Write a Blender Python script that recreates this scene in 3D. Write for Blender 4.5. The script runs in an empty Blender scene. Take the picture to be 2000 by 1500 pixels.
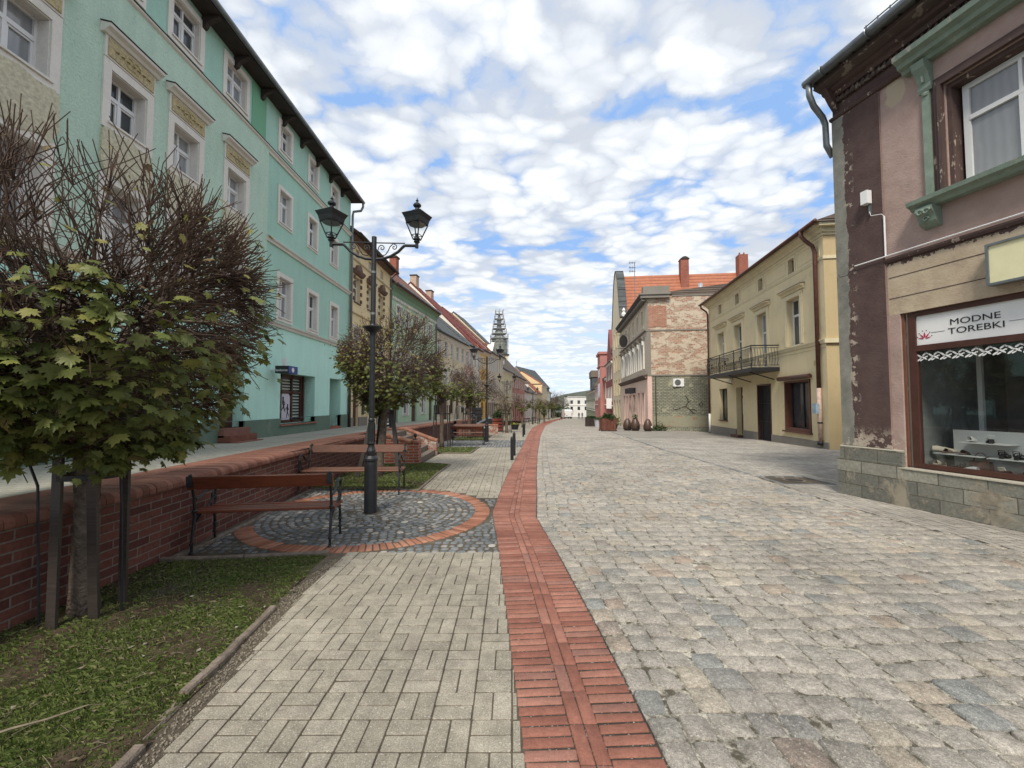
import bpy, math, random
import numpy as np
from mathutils import Vector, Matrix
R=math.radians
rnd=random.Random(7)
scene=bpy.context.scene
COL=scene.collection

# ------------------------------------------------------------------ helpers
def zg(y):
    y=min(y,210.0)
    return 0.0 if y<10 else -.023*(y-10)
def zt(y):
    if y<16: return .83-.007*y
    if y<30: return .718-.0156*(y-16)
    return max(.50-.045*(y-30), zg(y)+.02)
def interp(P):
    P=sorted(P,key=lambda p:p[1])
    def f(y):
        if y<=P[0][1]: return P[0][0]
        for a,b in zip(P,P[1:]):
            if y<=b[1]:
                t=(y-a[1])/(b[1]-a[1]); return a[0]+(b[0]-a[0])*t
        a,b=P[-2],P[-1]; return b[0]+(b[0]-a[0])*(y-b[1])/(b[1]-a[1])
    return f
SL=interp([(.08,1.),(.06,1.96),(0,2.76),(-.14,4.76),(-.29,6.42),(-.16,8.93),(.07,12.54),(.50,19.12),(1.2,30.8),(1.99,41.9),(5.12,69.6),(8.7,91.6),(14,125)])
SR=interp([(.71,1.),(.69,1.96),(.64,2.76),(.50,4.53),(.34,6.14),(.45,7.9),(.53,9.56),(.95,15.97),(1.8,27.17),(3.62,47),(6.61,69.6),(10.1,91.6),(15.5,125)])
RB=interp([(5.6,1),(5.52,4.72),(5.28,5.88),(5.2,6.91),(5.34,9.42),(5.67,15.97),(7.11,29.98),(9.99,56.1),(16.8,108.9),(19,125)])
WL=interp([(-3.55,1),(-3.55,4.3),(-3.8,8),(-3.85,11.7),(-3.7,14.8),(-3.3,24),(-2.6,32),(-1.5,42),(1.2,60),(3.6,74),(8.4,105),(14,143)])
LF=interp([(-6.2,1),(-6.2,16.2),(-6.05,21.2),(-5.07,28.4),(-3.9,35.7),(-3.03,41),(-1.85,48.5),(-1.13,53),(0,60),(2.2,74),(7.2,105),(13,143)])
GE=interp([(-1.66,.8),(-1.71,1.96),(-1.79,2.76),(-1.89,3.69),(-1.89,4.68)])     # edge of the first lawn

class MB:
    def __init__(s): s.v=[];s.f=[];s.m=[];s.r=[]
    def add(s,vs,fs,mi=0,r=None):
        o=len(s.v); s.v+= [tuple(p) for p in vs]
        if r is None: r=rnd.random()
        for f in fs:
            s.f.append(tuple(i+o for i in f)); s.m.append(mi); s.r.append(r)
    def box(s,x0,x1,y0,y1,z0,z1,mi=0,r=None):
        s.add([(x0,y0,z0),(x1,y0,z0),(x1,y1,z0),(x0,y1,z0),(x0,y0,z1),(x1,y0,z1),(x1,y1,z1),(x0,y1,z1)],
              [(3,2,1,0),(4,5,6,7),(0,1,5,4),(1,2,6,5),(2,3,7,6),(3,0,4,7)],mi,r)
    def tube(s,path,rad,n=6,mi=0,cap=True,r=None,flat=None):
        path=[Vector(p) for p in path]
        if not hasattr(rad,'__len__'): rad=[rad]*len(path)
        vs=[];fs=[]
        prev=None
        for i,p in enumerate(path):
            d=(path[min(i+1,len(path)-1)]-path[max(i-1,0)])
            if d.length<1e-9: d=Vector((0,0,1))
            d.normalize()
            if prev is None:
                a=Vector((0,0,1)) if abs(d.z)<.9 else Vector((1,0,0))
                u=d.cross(a).normalized()
            else:
                u=(prev-d*prev.dot(d))
                if u.length<1e-6: u=d.orthogonal()
                u.normalize()
            prev=u; w=d.cross(u)
            for k in range(n):
                t=2*math.pi*k/n
                vs.append(p+(u*math.cos(t)+w*math.sin(t))*rad[i])
        for i in range(len(path)-1):
            for k in range(n):
                k2=(k+1)%n
                fs.append((i*n+k,i*n+k2,(i+1)*n+k2,(i+1)*n+k))
        if cap:
            fs.append(tuple(range(n))[::-1]); fs.append(tuple((len(path)-1)*n+k for k in range(n)))
        s.add(vs,fs,mi,r)
    def lathe(s,prof,n=16,c=(0,0,0),mi=0,r=None,square=False,rot=0.):
        vs=[];fs=[]
        for (q,z) in prof:
            for k in range(n):
                t=2*math.pi*k/n+rot
                vs.append((c[0]+q*math.cos(t),c[1]+q*math.sin(t),c[2]+z))
        for i in range(len(prof)-1):
            for k in range(n):
                k2=(k+1)%n; fs.append((i*n+k,i*n+k2,(i+1)*n+k2,(i+1)*n+k))
        fs.append(tuple(range(n))[::-1]); fs.append(tuple((len(prof)-1)*n+k for k in range(n)))
        s.add(vs,fs,mi,r)
    def prism(s,poly,fn,a0,a1,mi=0,me=None,r=None):
        """poly: 2-D outline; fn(p,q,a)->xyz ; extruded from a0 to a1"""
        n=len(poly)
        vs=[fn(p,q,a0) for p,q in poly]+[fn(p,q,a1) for p,q in poly]
        if r is None: r=rnd.random()
        s.add(vs,[(i,(i+1)%n,(i+1)%n+n,i+n) for i in range(n)],mi,r)
        o=len(s.v)-2*n
        me=mi if me is None else me
        s.f.append(tuple(range(o,o+n))[::-1]); s.m.append(me); s.r.append(r)
        s.f.append(tuple(range(o+n,o+2*n))); s.m.append(me); s.r.append(r)
    def build(s,name,mats,parent=None,smooth=False,loc=None):
        me=bpy.data.meshes.new(name)
        me.from_pydata(s.v,[],s.f)
        if not isinstance(mats,(list,tuple)): mats=[mats]
        for m in mats: me.materials.append(m)
        if len(mats)>1: me.polygons.foreach_set('material_index',s.m)
        a=me.attributes.new('rnd','FLOAT','FACE'); a.data.foreach_set('value',s.r)
        if smooth: me.polygons.foreach_set('use_smooth',[True]*len(s.f))
        me.update()
        o=bpy.data.objects.new(name,me); COL.objects.link(o)
        if parent is not None: o.parent=parent
        if loc is not None: o.location=loc
        return o

def tag(o,label,cat,group=None,kind=None):
    if label: o['label']=label
    if cat: o['category']=cat
    if group: o['group']=group
    if kind: o['kind']=kind
    return o
def struct(o): o['kind']='structure'; return o
def empty(name,loc,rz,label,cat,group=None):
    o=bpy.data.objects.new(name,None); COL.objects.link(o); o.empty_display_size=.2
    o.location=loc; o.rotation_euler=(0,0,rz); return tag(o,label,cat,group)
def copy_tree(o,loc=None,rz=None,label=None,scale=None):
    def rec(q,par):
        c=q.copy(); COL.objects.link(c)
        if par is not None:
            c.parent=par
        for ch in [k for k in q.children]: rec(ch,c)
        return c
    c=rec(o,None)
    if loc is not None: c.location=loc
    if rz is not None: c.rotation_euler=(0,0,rz)
    if label: c['label']=label
    if scale: c.scale=scale
    return c

# ------------------------------------------------------------------ materials
def newmat(name):
    m=bpy.data.materials.new(name); m.use_nodes=True
    nt=m.node_tree; nt.nodes.clear()
    out=nt.nodes.new('ShaderNodeOutputMaterial'); b=nt.nodes.new('ShaderNodeBsdfPrincipled')
    nt.links.new(b.outputs[0],out.inputs[0]); return m,nt,b
class N:
    def __init__(s,nt): s.nt=nt
    def n(s,t,**k):
        q=s.nt.nodes.new(t)
        for a,b in k.items(): setattr(q,a,b)
        return q
    def l(s,a,b): s.nt.links.new(a,b)
    def co(s): return s.n('ShaderNodeTexCoord').outputs['Object']
    def noise(s,scale,detail=4,rough=.55,vec=None,dist=0.):
        q=s.n('ShaderNodeTexNoise'); q.inputs['Scale'].default_value=scale; q.inputs['Detail'].default_value=detail
        q.inputs['Roughness'].default_value=rough; q.inputs['Distortion'].default_value=dist
        s.l(vec if vec is not None else s.co(),q.inputs['Vector']); return q.outputs[0]
    def ramp(s,fac,stops,interp='LINEAR'):
        q=s.n('ShaderNodeValToRGB'); cr=q.color_ramp; cr.interpolation=interp
        while len(cr.elements)<len(stops): cr.elements.new(.5)
        for e,(p,c) in zip(cr.elements,stops):
            e.position=p; e.color=(c,c,c,1) if not hasattr(c,'__len__') else (*c,1)
        s.l(fac,q.inputs[0]); return q.outputs[0]
    def mix(s,fac,a,b,mode='MIX'):
        q=s.n('ShaderNodeMix',data_type='RGBA',blend_type=mode)
        for v,i in ((fac,0),(a,6),(b,7)):
            if hasattr(v,'links') or isinstance(v,bpy.types.NodeSocket): s.l(v,q.inputs[i])
            elif hasattr(v,'__len__'): q.inputs[i].default_value=(*v,1)
            else: q.inputs[i].default_value=v
        return q.outputs[2]
    def math(s,op,a,b=0.,c=None):
        q=s.n('ShaderNodeMath',operation=op)
        for v,i in ((a,0),(b,1),(c,2)):
            if v is None: continue
            if isinstance(v,bpy.types.NodeSocket): s.l(v,q.inputs[i])
            else: q.inputs[i].default_value=v
        return q.outputs[0]
    def bump(s,h,strength,dist,b):
        q=s.n('ShaderNodeBump'); q.inputs['Strength'].default_value=strength; q.inputs['Distance'].default_value=dist
        s.l(h,q.inputs['Height']); s.l(q.outputs[0],b.inputs['Normal'])
    def xyz(s,v=None):
        q=s.n('ShaderNodeSeparateXYZ'); s.l(v if v is not None else s.co(),q.inputs[0]); return q.outputs
    def comb(s,x,y,z=0.):
        q=s.n('ShaderNodeCombineXYZ')
        for v,i in ((x,0),(y,1),(z,2)):
            if isinstance(v,bpy.types.NodeSocket): s.l(v,q.inputs[i])
            else: q.inputs[i].default_value=v
        return q.outputs[0]
    def mapping(s,vec,scale):
        q=s.n('ShaderNodeMapping'); q.inputs['Scale'].default_value=scale; s.l(vec,q.inputs[0]); return q.outputs[0]
def mul(c,k): return tuple(min(1,x*k) for x in c)
def speckle(n,col,sc,lo,hi,amt,dark=False):
    return n.mix(n.math('MULTIPLY',n.ramp(n.noise(sc,2,.5),[(lo,0.),(hi,1.)]),amt),col,(.05,.045,.04) if dark else (.66,.64,.58))
def plain(name,c,rough=.7,metal=0.,var=.18,scale=6.,bump=.0,bscale=60.,spec=.4,coat=0.):
    m,nt,b=newmat(name); n=N(nt)
    f=n.noise(scale,6,.6)
    n.l(n.ramp(f,[(.3,mul(c,1-var)),(.7,mul(c,1+var))]),b.inputs['Base Color'])
    b.inputs['Roughness'].default_value=rough; b.inputs['Metallic'].default_value=metal
    b.inputs['Specular IOR Level'].default_value=spec
    if coat: b.inputs['Coat Weight'].default_value=coat; b.inputs['Coat Roughness'].default_value=.04
    if bump: n.bump(n.noise(bscale,3),bump,.01,b)
    return m
def stucco(name,c,c2=None,dirt=(.25,.23,.2),dirtamt=.25,bump=.35,bscale=45.,big=.7,streak=.5):
    """painted render: mottled, with vertical rain streaks and patchy dirt"""
    m,nt,b=newmat(name); n=N(nt); co=n.co()
    c2=c2 or mul(c,.78)
    a=n.noise(big,8,.65)
    s=n.noise(1.,6,.7,vec=n.mapping(co,(5.,5.,.55)))
    f=n.noise(26.,4,.7)
    k=n.math('MULTIPLY_ADD',a,.45,n.math('MULTIPLY_ADD',s,streak*.6,n.math('MULTIPLY',f,.45)))
    col=n.ramp(k,[(.42,c2),(.62,c),(.85,mul(c,1.14))])
    d=n.ramp(n.noise(1.7,9,.72),[(.56,0.),(.75,dirtamt)])
    col=n.mix(d,col,dirt)
    n.l(col,b.inputs['Base Color']); b.inputs['Roughness'].default_value=.9; b.inputs['Specular IOR Level'].default_value=.2
    n.bump(n.noise(bscale,5,.65),bump,.02,b); return m
def bricks(name,c,c2,mortar,bw=.25,bh=.075,ms=.008,bump=.6,plaster=None,pl=(.45,.55),lines=0,offset=.5,rot=False,pscale=1.2,pst=(1,1,1)):
    m,nt,b=newmat(name); n=N(nt); X=n.xyz()
    h=n.math('ADD',X[0],X[1])
    if lines==1: vec=n.comb(X[0],X[1])
    elif lines==2: vec=n.comb(X[1],X[0])
    else: vec=n.comb(h,X[2])
    q=n.n('ShaderNodeTexBrick'); q.offset=offset
    q.inputs['Scale'].default_value=1.; q.inputs['Brick Width'].default_value=bw; q.inputs['Row Height'].default_value=bh
    q.inputs['Mortar Size'].default_value=ms; q.inputs['Mortar Smooth'].default_value=.25; q.inputs['Bias'].default_value=0.
    q.inputs['Color1'].default_value=(*c,1); q.inputs['Color2'].default_value=(*c2,1); q.inputs['Mortar'].default_value=(*mortar,1)
    wob=n.noise(3.,3); wv=n.n('ShaderNodeVectorMath',operation='MULTIPLY_ADD')
    n.l(n.comb(n.math('SUBTRACT',wob,.5),n.math('SUBTRACT',wob,.5)),wv.inputs[0]); wv.inputs[1].default_value=(.03,.012,0); n.l(vec,wv.inputs[2])
    n.l(wv.outputs[0],q.inputs['Vector'])
    col=n.mix(1.,q.outputs[0],n.ramp(n.noise(30,5,.7),[(.3,.72),(.7,1.2)]),'MULTIPLY')
    col=n.mix(1.,col,n.ramp(n.noise(.9,6,.7),[(.3,.8),(.7,1.12)]),'MULTIPLY')
    hh=n.math('MULTIPLY_ADD',q.outputs[1],-1.,n.math('MULTIPLY',n.noise(40,4,.7),.5))
    if plaster:
        pm=n.ramp(n.noise(pscale,12,.74,dist=.4,vec=n.mapping(n.co(),pst)),[(pl[0],0.),(pl[1],1.)])
        pc=n.ramp(n.noise(4.,8,.7),[(.3,plaster[0]),(.5,plaster[1]),(.72,plaster[2])])
        col=n.mix(pm,col,pc)
        hh=n.math('ADD',n.math('MULTIPLY',hh,n.math('SUBTRACT',1.,pm)),n.math('MULTIPLY',pm,1.1))
    n.l(col,b.inputs['Base Color']); b.inputs['Roughness'].default_value=.88; b.inputs['Specular IOR Level'].default_value=.25
    n.bump(hh,bump,.012,b); return m
def blocks_mat(name,stops,speck=.3,bump=.5,bscale=120.,rough=.8,big=.2,sc=220,specks=0,patch=None,mott=0):
    """stones / pavers: one tone per block from the face value, plus grain"""
    m,nt,b=newmat(name); n=N(nt)
    at=n.n('ShaderNodeAttribute'); at.attribute_name='rnd'
    col=n.ramp(at.outputs['Fac'],stops)
    col=n.mix(1.,col,n.ramp(n.noise(sc,4,.7),[(.3,1-speck),(.7,1+speck)]),'MULTIPLY')
    col=n.mix(1.,col,n.ramp(n.noise(9.,6,.7),[(.3,1-speck*.7),(.7,1+speck*.5)]),'MULTIPLY')
    col=n.mix(1.,col,n.ramp(n.noise(.8,5,.65),[(.3,1-big),(.7,1+big)]),'MULTIPLY')
    if mott: col=n.mix(1.,col,n.ramp(n.noise(48,6,.75),[(.32,1-mott),(.68,1+mott)]),'MULTIPLY')
    if specks: col=speckle(n,speckle(n,col,specks,.62,.70,.55),specks*.8,.66,.74,.5,True)
    if patch: col=n.mix(n.ramp(n.noise(14,8,.75),[(.45,0.),(.56,1.)]),col,patch)
    n.l(col,b.inputs['Base Color']); b.inputs['Roughness'].default_value=rough; b.inputs['Specular IOR Level'].default_value=.3
    n.bump(n.math('ADD',n.noise(bscale,5,.7),n.math('MULTIPLY',n.noise(22,4,.6),1.5)),bump,.006,b); return m
def tiles(name,c,c2,row=.18,bump=.9,moss=None):
    m,nt,b=newmat(name); n=N(nt); X=n.xyz()
    w=n.n('ShaderNodeTexBrick'); w.offset=.5; w.inputs['Scale'].default_value=1.
    w.inputs['Brick Width'].default_value=.24; w.inputs['Row Height'].default_value=row; w.inputs['Mortar Size'].default_value=.03
    w.inputs['Mortar Smooth'].default_value=.6
    w.inputs['Color1'].default_value=(*c,1); w.inputs['Color2'].default_value=(*c2,1); w.inputs['Mortar'].default_value=(*mul(c2,.35),1)
    n.l(n.comb(X[0],X[2]),w.inputs['Vector'])
    col=n.mix(1.,w.outputs[0],n.ramp(n.noise(1.2,7,.7),[(.3,.7),(.7,1.15)]),'MULTIPLY')
    n.l(col,b.inputs['Base Color']); b.inputs['Roughness'].default_value=.85
    n.bump(w.outputs[1],-bump,.04,b) if False else n.bump(n.math('MULTIPLY',w.outputs[1],-1.),bump,.04,b)
    return m
def glass_dark(name,c=(.03,.035,.04),rough=.03,curtain=None):
    m,nt,b=newmat(name); n=N(nt)
    if curtain:
        w=n.n('ShaderNodeTexWave',bands_direction='X'); w.inputs['Scale'].default_value=3.2; w.inputs['Distortion'].default_value=3.
        n.l(n.co(),w.inputs[0]); n.l(n.mix(n.math('MULTIPLY',w.outputs[1],.4),curtain,mul(curtain,.7)),b.inputs['Base Color'])
    else:
        n.l(n.ramp(n.noise(1.2,3),[(.35,mul(c,.5)),(.65,mul(c,1.8))]),b.inputs['Base Color'])
    b.inputs['Roughness'].default_value=.5; b.inputs['Coat Weight'].default_value=1.; b.inputs['Coat Roughness'].default_value=rough
    b.inputs['Specular IOR Level'].default_value=.1; b.inputs['Coat IOR'].default_value=1.6
    return m
def glass_clear(name,tint=(.9,.95,.93),refl=.07):
    m=bpy.data.materials.new(name); m.use_nodes=True; nt=m.node_tree; nt.nodes.clear(); n=N(nt)
    o=n.n('ShaderNodeOutputMaterial'); t=n.n('ShaderNodeBsdfTransparent'); g=n.n('ShaderNodeBsdfGlossy'); mx=n.n('ShaderNodeMixShader')
    t.inputs[0].default_value=(*tint,1); g.inputs[1].default_value=.01
    f=n.n('ShaderNodeLayerWeight'); f.inputs[0].default_value=.5
    n.l(n.math('MULTIPLY_ADD',n.math('POWER',f.outputs['Facing'],3.),.75,refl),mx.inputs[0]); n.l(t.outputs[0],mx.inputs[1]); n.l(g.outputs[0],mx.inputs[2]); n.l(mx.outputs[0],o.inputs[0]); return m
def leafmat(name,stops):
    m,nt,b=newmat(name); n=N(nt)
    at=n.n('ShaderNodeAttribute'); at.attribute_name='rnd'
    col=n.mix(1.,n.ramp(at.outputs['Fac'],stops),n.ramp(n.noise(25,4,.6),[(.3,.8),(.7,1.15)]),'MULTIPLY')
    n.l(col,b.inputs['Base Color']); b.inputs['Roughness'].default_value=.5; b.inputs['Specular IOR Level'].default_value=.35
    tr=n.n('ShaderNodeBsdfTranslucent'); n.l(col,tr.inputs[0]); ad=n.n('ShaderNodeMixShader'); ad.inputs[0].default_value=.3
    n.l(b.outputs[0],ad.inputs[1]); n.l(tr.outputs[0],ad.inputs[2])
    out=[x for x in nt.nodes if x.type=='OUTPUT_MATERIAL'][0]; n.l(ad.outputs[0],out.inputs[0]); return m
M={}
M['sett']=blocks_mat('granite_sett',[(0,(.23,.235,.22)),(.12,(.315,.29,.25)),(.45,(.37,.335,.285)),(.75,(.33,.30,.26)),(.90,(.40,.35,.275)),(.96,(.31,.245,.195)),(1,(.25,.255,.24))],speck=.5,bump=1.2,big=.24,specks=80,mott=.34)
M['grit']=blocks_mat('sandy_grit',[(0,(.46,.43,.36)),(1,(.46,.42,.34))],speck=.6,bump=1.,bscale=180,big=.25,sc=160,patch=(.09,.08,.055))
M['paver']=blocks_mat('concrete_paver',[(0,(.28,.25,.195)),(.5,(.305,.275,.215)),(.9,(.33,.295,.235)),(1,(.29,.255,.205))],speck=.42,bump=.6,bscale=200,big=.24,sc=140,specks=100,mott=.12)
M['pavgrey']=blocks_mat('grey_paver',[(0,(.28,.255,.22)),(.5,(.325,.30,.26)),(1,(.365,.335,.29))],speck=.25,bump=.4,bscale=200,big=.28,specks=110,sc=150)
M['gravel']=plain('sand_crumbs',(.22,.19,.145),.95,var=.5,scale=40)
M['jointdark']=blocks_mat('dark_joint_dirt',[(0,(.055,.045,.035)),(1,(.07,.055,.04))],speck=.6,bump=1.,big=.5,specks=90)
M['joint']=blocks_mat('joint_dirt',[(0,(.085,.07,.05)),(1,(.105,.085,.06))],speck=.6,bump=1.,big=.5)
M['basalt']=blocks_mat('small_basalt_sett',[(0,(.10,.115,.12)),(.5,(.165,.175,.18)),(.85,(.23,.23,.225)),(.97,(.30,.28,.25)),(1,(.40,.38,.34))],speck=.4,bump=.9,big=.2)
M['clinker']=blocks_mat('red_clinker',[(0,(.22,.088,.062)),(.5,(.285,.122,.086)),(.85,(.33,.155,.112)),(1,(.25,.125,.097))],speck=.30,bump=.6,big=.24,mott=.14)
M['clinker2']=blocks_mat('orange_clinker',[(0,(.24,.10,.06)),(.5,(.32,.14,.085)),(1,(.38,.19,.125))],speck=.22,bump=.35,big=.14)
M['coping']=blocks_mat('coping_brick',[(0,(.19,.08,.055)),(.5,(.26,.115,.08)),(1,(.32,.155,.11))],speck=.25,bump=.5,big=.2)
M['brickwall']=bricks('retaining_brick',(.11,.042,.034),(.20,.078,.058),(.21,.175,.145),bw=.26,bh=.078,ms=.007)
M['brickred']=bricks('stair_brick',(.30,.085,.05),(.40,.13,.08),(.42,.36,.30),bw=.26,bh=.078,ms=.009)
M['brickmix']=bricks('weathered_stair_brick',(.32,.10,.06),(.40,.15,.10),(.42,.36,.30),bw=.26,bh=.078,ms=.009,plaster=((.38,.34,.3),(.5,.46,.4),(.3,.25,.2)),pl=(.5,.56),pscale=4.)
M['brickhouse']=bricks('old_wall_brick',(.36,.15,.095),(.50,.28,.19),(.55,.48,.38),bw=.34,bh=.12,ms=.022,bump=1.,plaster=((.36,.28,.20),(.56,.48,.37),(.44,.34,.26)),pl=(.47,.50),pscale=1.6,pst=(.7,.7,1.5))
M['brickred2']=bricks('bare_red_brick',(.36,.13,.08),(.46,.22,.14),(.44,.36,.28),bw=.27,bh=.085,ms=.012,plaster=((.38,.31,.23),(.50,.42,.32),(.42,.33,.25)),pl=(.58,.68),pscale=1.3)
M['greenstone']=bricks('green_painted_brick',(.25,.26,.20),(.38,.37,.29),(.15,.15,.11),bw=.30,bh=.12,ms=.024,bump=1.2,plaster=((.26,.28,.19),(.36,.35,.25),(.30,.27,.2)),pl=(.52,.58),pscale=2.)
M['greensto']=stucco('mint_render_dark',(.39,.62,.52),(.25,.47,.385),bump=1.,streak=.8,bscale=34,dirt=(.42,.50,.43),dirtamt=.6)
M['greenpale']=stucco('mint_render_pale',(.52,.69,.57),(.38,.59,.48),bump=1.2,streak=.7,bscale=30,dirt=(.52,.60,.50),dirtamt=.6)  # paler mint render of the projecting near section
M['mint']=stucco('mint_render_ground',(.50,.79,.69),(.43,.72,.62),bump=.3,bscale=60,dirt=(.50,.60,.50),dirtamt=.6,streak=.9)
M['patch']=stucco('green_repair_patch',(.19,.42,.27),(.17,.39,.25),bump=.1)
M['plinthgreen']=stucco('grey_green_plinth',(.15,.21,.165),(.11,.165,.13),bump=.4,dirt=(.34,.34,.30),dirtamt=.5)
M['trimwhite']=stucco('off_white_trim',(.74,.71,.65),(.63,.60,.54),bump=.2,dirt=(.35,.32,.28),dirtamt=.3)
M['ornament']=plain('ochre_relief',(.45,.38,.22),.9,var=.35,scale=30,bump=1.5,bscale=28)
M['scagliola']=plain('cream_relief',(.55,.52,.38),.9,var=.25,scale=22,bump=1.5,bscale=22)
M['upvc']=plain('white_window_frame',(.72,.72,.71),.35,var=.05)
M['brownframe']=plain('dark_brown_frame',(.075,.032,.024),.4,var=.2)
M['pane']=glass_dark('window_pane')
M['panelt']=glass_dark('window_pane_curtain',curtain=(.25,.26,.27))
M['paneblind']=glass_dark('window_pane_blind',curtain=(.32,.33,.33))
M['clear']=glass_clear('shop_glass',(.93,.96,.95),.10); M['lglass']=glass_clear('lantern_glass',(.97,.98,.98),.02)
M['cream']=stucco('cream_render',(.74,.60,.36),(.66,.53,.31),bump=.2)
M['creamlow']=stucco('pale_cream_render',(.66,.56,.36),bump=.2)
M['brownstone']=plain('brown_stone_trim',(.16,.10,.075),.85,var=.3,bump=.6)
M['lightgreen']=stucco('pale_green_render',(.45,.60,.43),(.39,.53,.38),bump=.15)
M['greencorn']=stucco('sage_cornice',(.22,.33,.22),bump=.15)
M['beige']=stucco('beige_render',(.68,.59,.42),bump=.2)
M['pinkish']=stucco('rose_render',(.70,.49,.43),bump=.2)
M['orange']=stucco('orange_render',(.74,.47,.15),bump=.2)
M['offwhite']=stucco('off_white_render',(.74,.69,.59),bump=.2)
M['taupe']=stucco('taupe_render',(.62,.55,.47),bump=.2)
M['yellowgreen']=stucco('straw_render',(.68,.62,.42),bump=.2)
M['salmon']=stucco('salmon_render',(.50,.25,.21),bump=.2)
M['darkred']=stucco('wine_red_render',(.25,.095,.09),bump=.2)
M['coral']=stucco('coral_render',(.44,.20,.175),bump=.2)
M['greygreen']=stucco('grey_green_render',(.28,.30,.22),bump=.2)
M['whitewall']=stucco('white_render',(.76,.74,.68),bump=.1)
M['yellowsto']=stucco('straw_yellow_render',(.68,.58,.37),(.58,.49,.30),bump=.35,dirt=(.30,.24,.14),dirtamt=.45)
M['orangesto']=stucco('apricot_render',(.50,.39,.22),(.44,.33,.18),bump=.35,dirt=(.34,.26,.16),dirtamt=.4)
M['yellowtrim']=stucco('straw_trim',(.66,.58,.39),bump=.2,dirt=(.3,.26,.18),dirtamt=.4)
M['ledge']=stucco('worn_stone_ledge',(.40,.37,.30),(.30,.27,.22),bump=.6)
M['greyplinth']=stucco('grey_plinth',(.24,.22,.19),bump=.3)
M['rtile_red']=tiles('orange_red_tiles',(.46,.13,.055),(.38,.10,.045))
M['rtile_brown']=tiles('brown_red_tiles',(.28,.115,.07),(.22,.085,.055))
M['rtile_deep']=tiles('deep_red_tiles',(.25,.045,.03),(.21,.038,.026))
M['rtile_grey']=tiles('grey_slates',(.13,.14,.14),(.10,.11,.11))
M['rtile_old']=tiles('weathered_brown_tiles',(.17,.13,.10),(.13,.10,.08))
M['chimney']=bricks('chimney_brick',(.30,.08,.05),(.36,.11,.07),(.3,.22,.18),bw=.25,bh=.08)
M['chimlight']=bricks('pale_chimney_brick',(.50,.34,.25),(.55,.40,.30),(.5,.42,.34),bw=.25,bh=.08)
M['metalgrey']=plain('zinc_metal',(.20,.22,.23),.45,.6,var=.2)
M['metaldark']=plain('dark_eave_timber',(.045,.035,.03),.8,var=.3)
M['brownmetal']=plain('brown_painted_gutter',(.10,.040,.028),.5,var=.3)
M['iron']=plain('black_painted_iron',(.022,.024,.027),.42,.2,var=.3,scale=20,bump=.25,bscale=90,spec=.5)
M['wood']=None
M['dark']=plain('black_plastic',(.02,.02,.022),.5,var=.2)
M['white']=plain('white_paint',(.78,.78,.77),.45,var=.03)
M['yellowpanel']=plain('pale_yellow_panel',(.74,.70,.44),.5,var=.05)
M['stonegrey']=plain('grey_concrete_kerb',(.175,.14,.11),.95,var=.35,scale=14,bump=1.,bscale=50)
M['soil']=plain('bare_soil',(.065,.048,.032),1.,var=.5,scale=9,bump=1.6,bscale=60,spec=.1)

def woodmat(name,c,c2):
    m,nt,b=newmat(name); n=N(nt); co=n.co()
    g=n.noise(3.,7,.7,vec=n.mapping(co,(1.6,30,30)),dist=.5)
    col=n.ramp(g,[(.3,c2),(.52,c),(.75,mul(c,1.5))])
    wear=n.ramp(n.noise(6,8,.75,vec=n.mapping(co,(1,5,5))),[(.62,0.),(.78,.4)])
    col=n.mix(wear,col,(.22,.15,.10))
    n.l(col,b.inputs['Base Color']); b.inputs['Roughness'].default_value=.42
    n.bump(g,.25,.004,b); return m
M['wood']=woodmat('varnished_red_brown_wood',(.145,.038,.018),(.07,.018,.010))
M['wood2']=woodmat('weathered_red_brown_wood',(.13,.055,.032),(.075,.032,.02))
M['timber']=woodmat('dark_stake_timber',(.05,.040,.034),(.025,.02,.018))
M['bark']=plain('grey_brown_bark',(.135,.105,.08),.95,var=.45,scale=18,bump=2.,bscale=45)
M['twig']=plain('dark_twig_bark',(.095,.060,.043),.9,var=.4,scale=12,bump=.6)
M['leaf']=leafmat('spring_maple_leaf',[(0,(.07,.09,.022)),(.4,(.13,.155,.038)),(.72,(.225,.235,.06)),(.9,(.28,.25,.075)),(1,(.16,.11,.045))])
M['leafyoung']=leafmat('young_bronze_leaf',[(0,(.10,.07,.03)),(.5,(.14,.12,.04)),(1,(.17,.17,.05))])
M['grass']=leafmat('grass_blade',[(0,(.065,.095,.024)),(.45,(.13,.175,.045)),(.78,(.21,.24,.08)),(1,(.36,.32,.18))])
M['shrub']=leafmat('shrub_leaf',[(0,(.03,.06,.02)),(1,(.10,.14,.05))])
M['flower']=leafmat('yellow_flower',[(0,(.55,.45,.05)),(1,(.6,.6,.2))])

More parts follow.
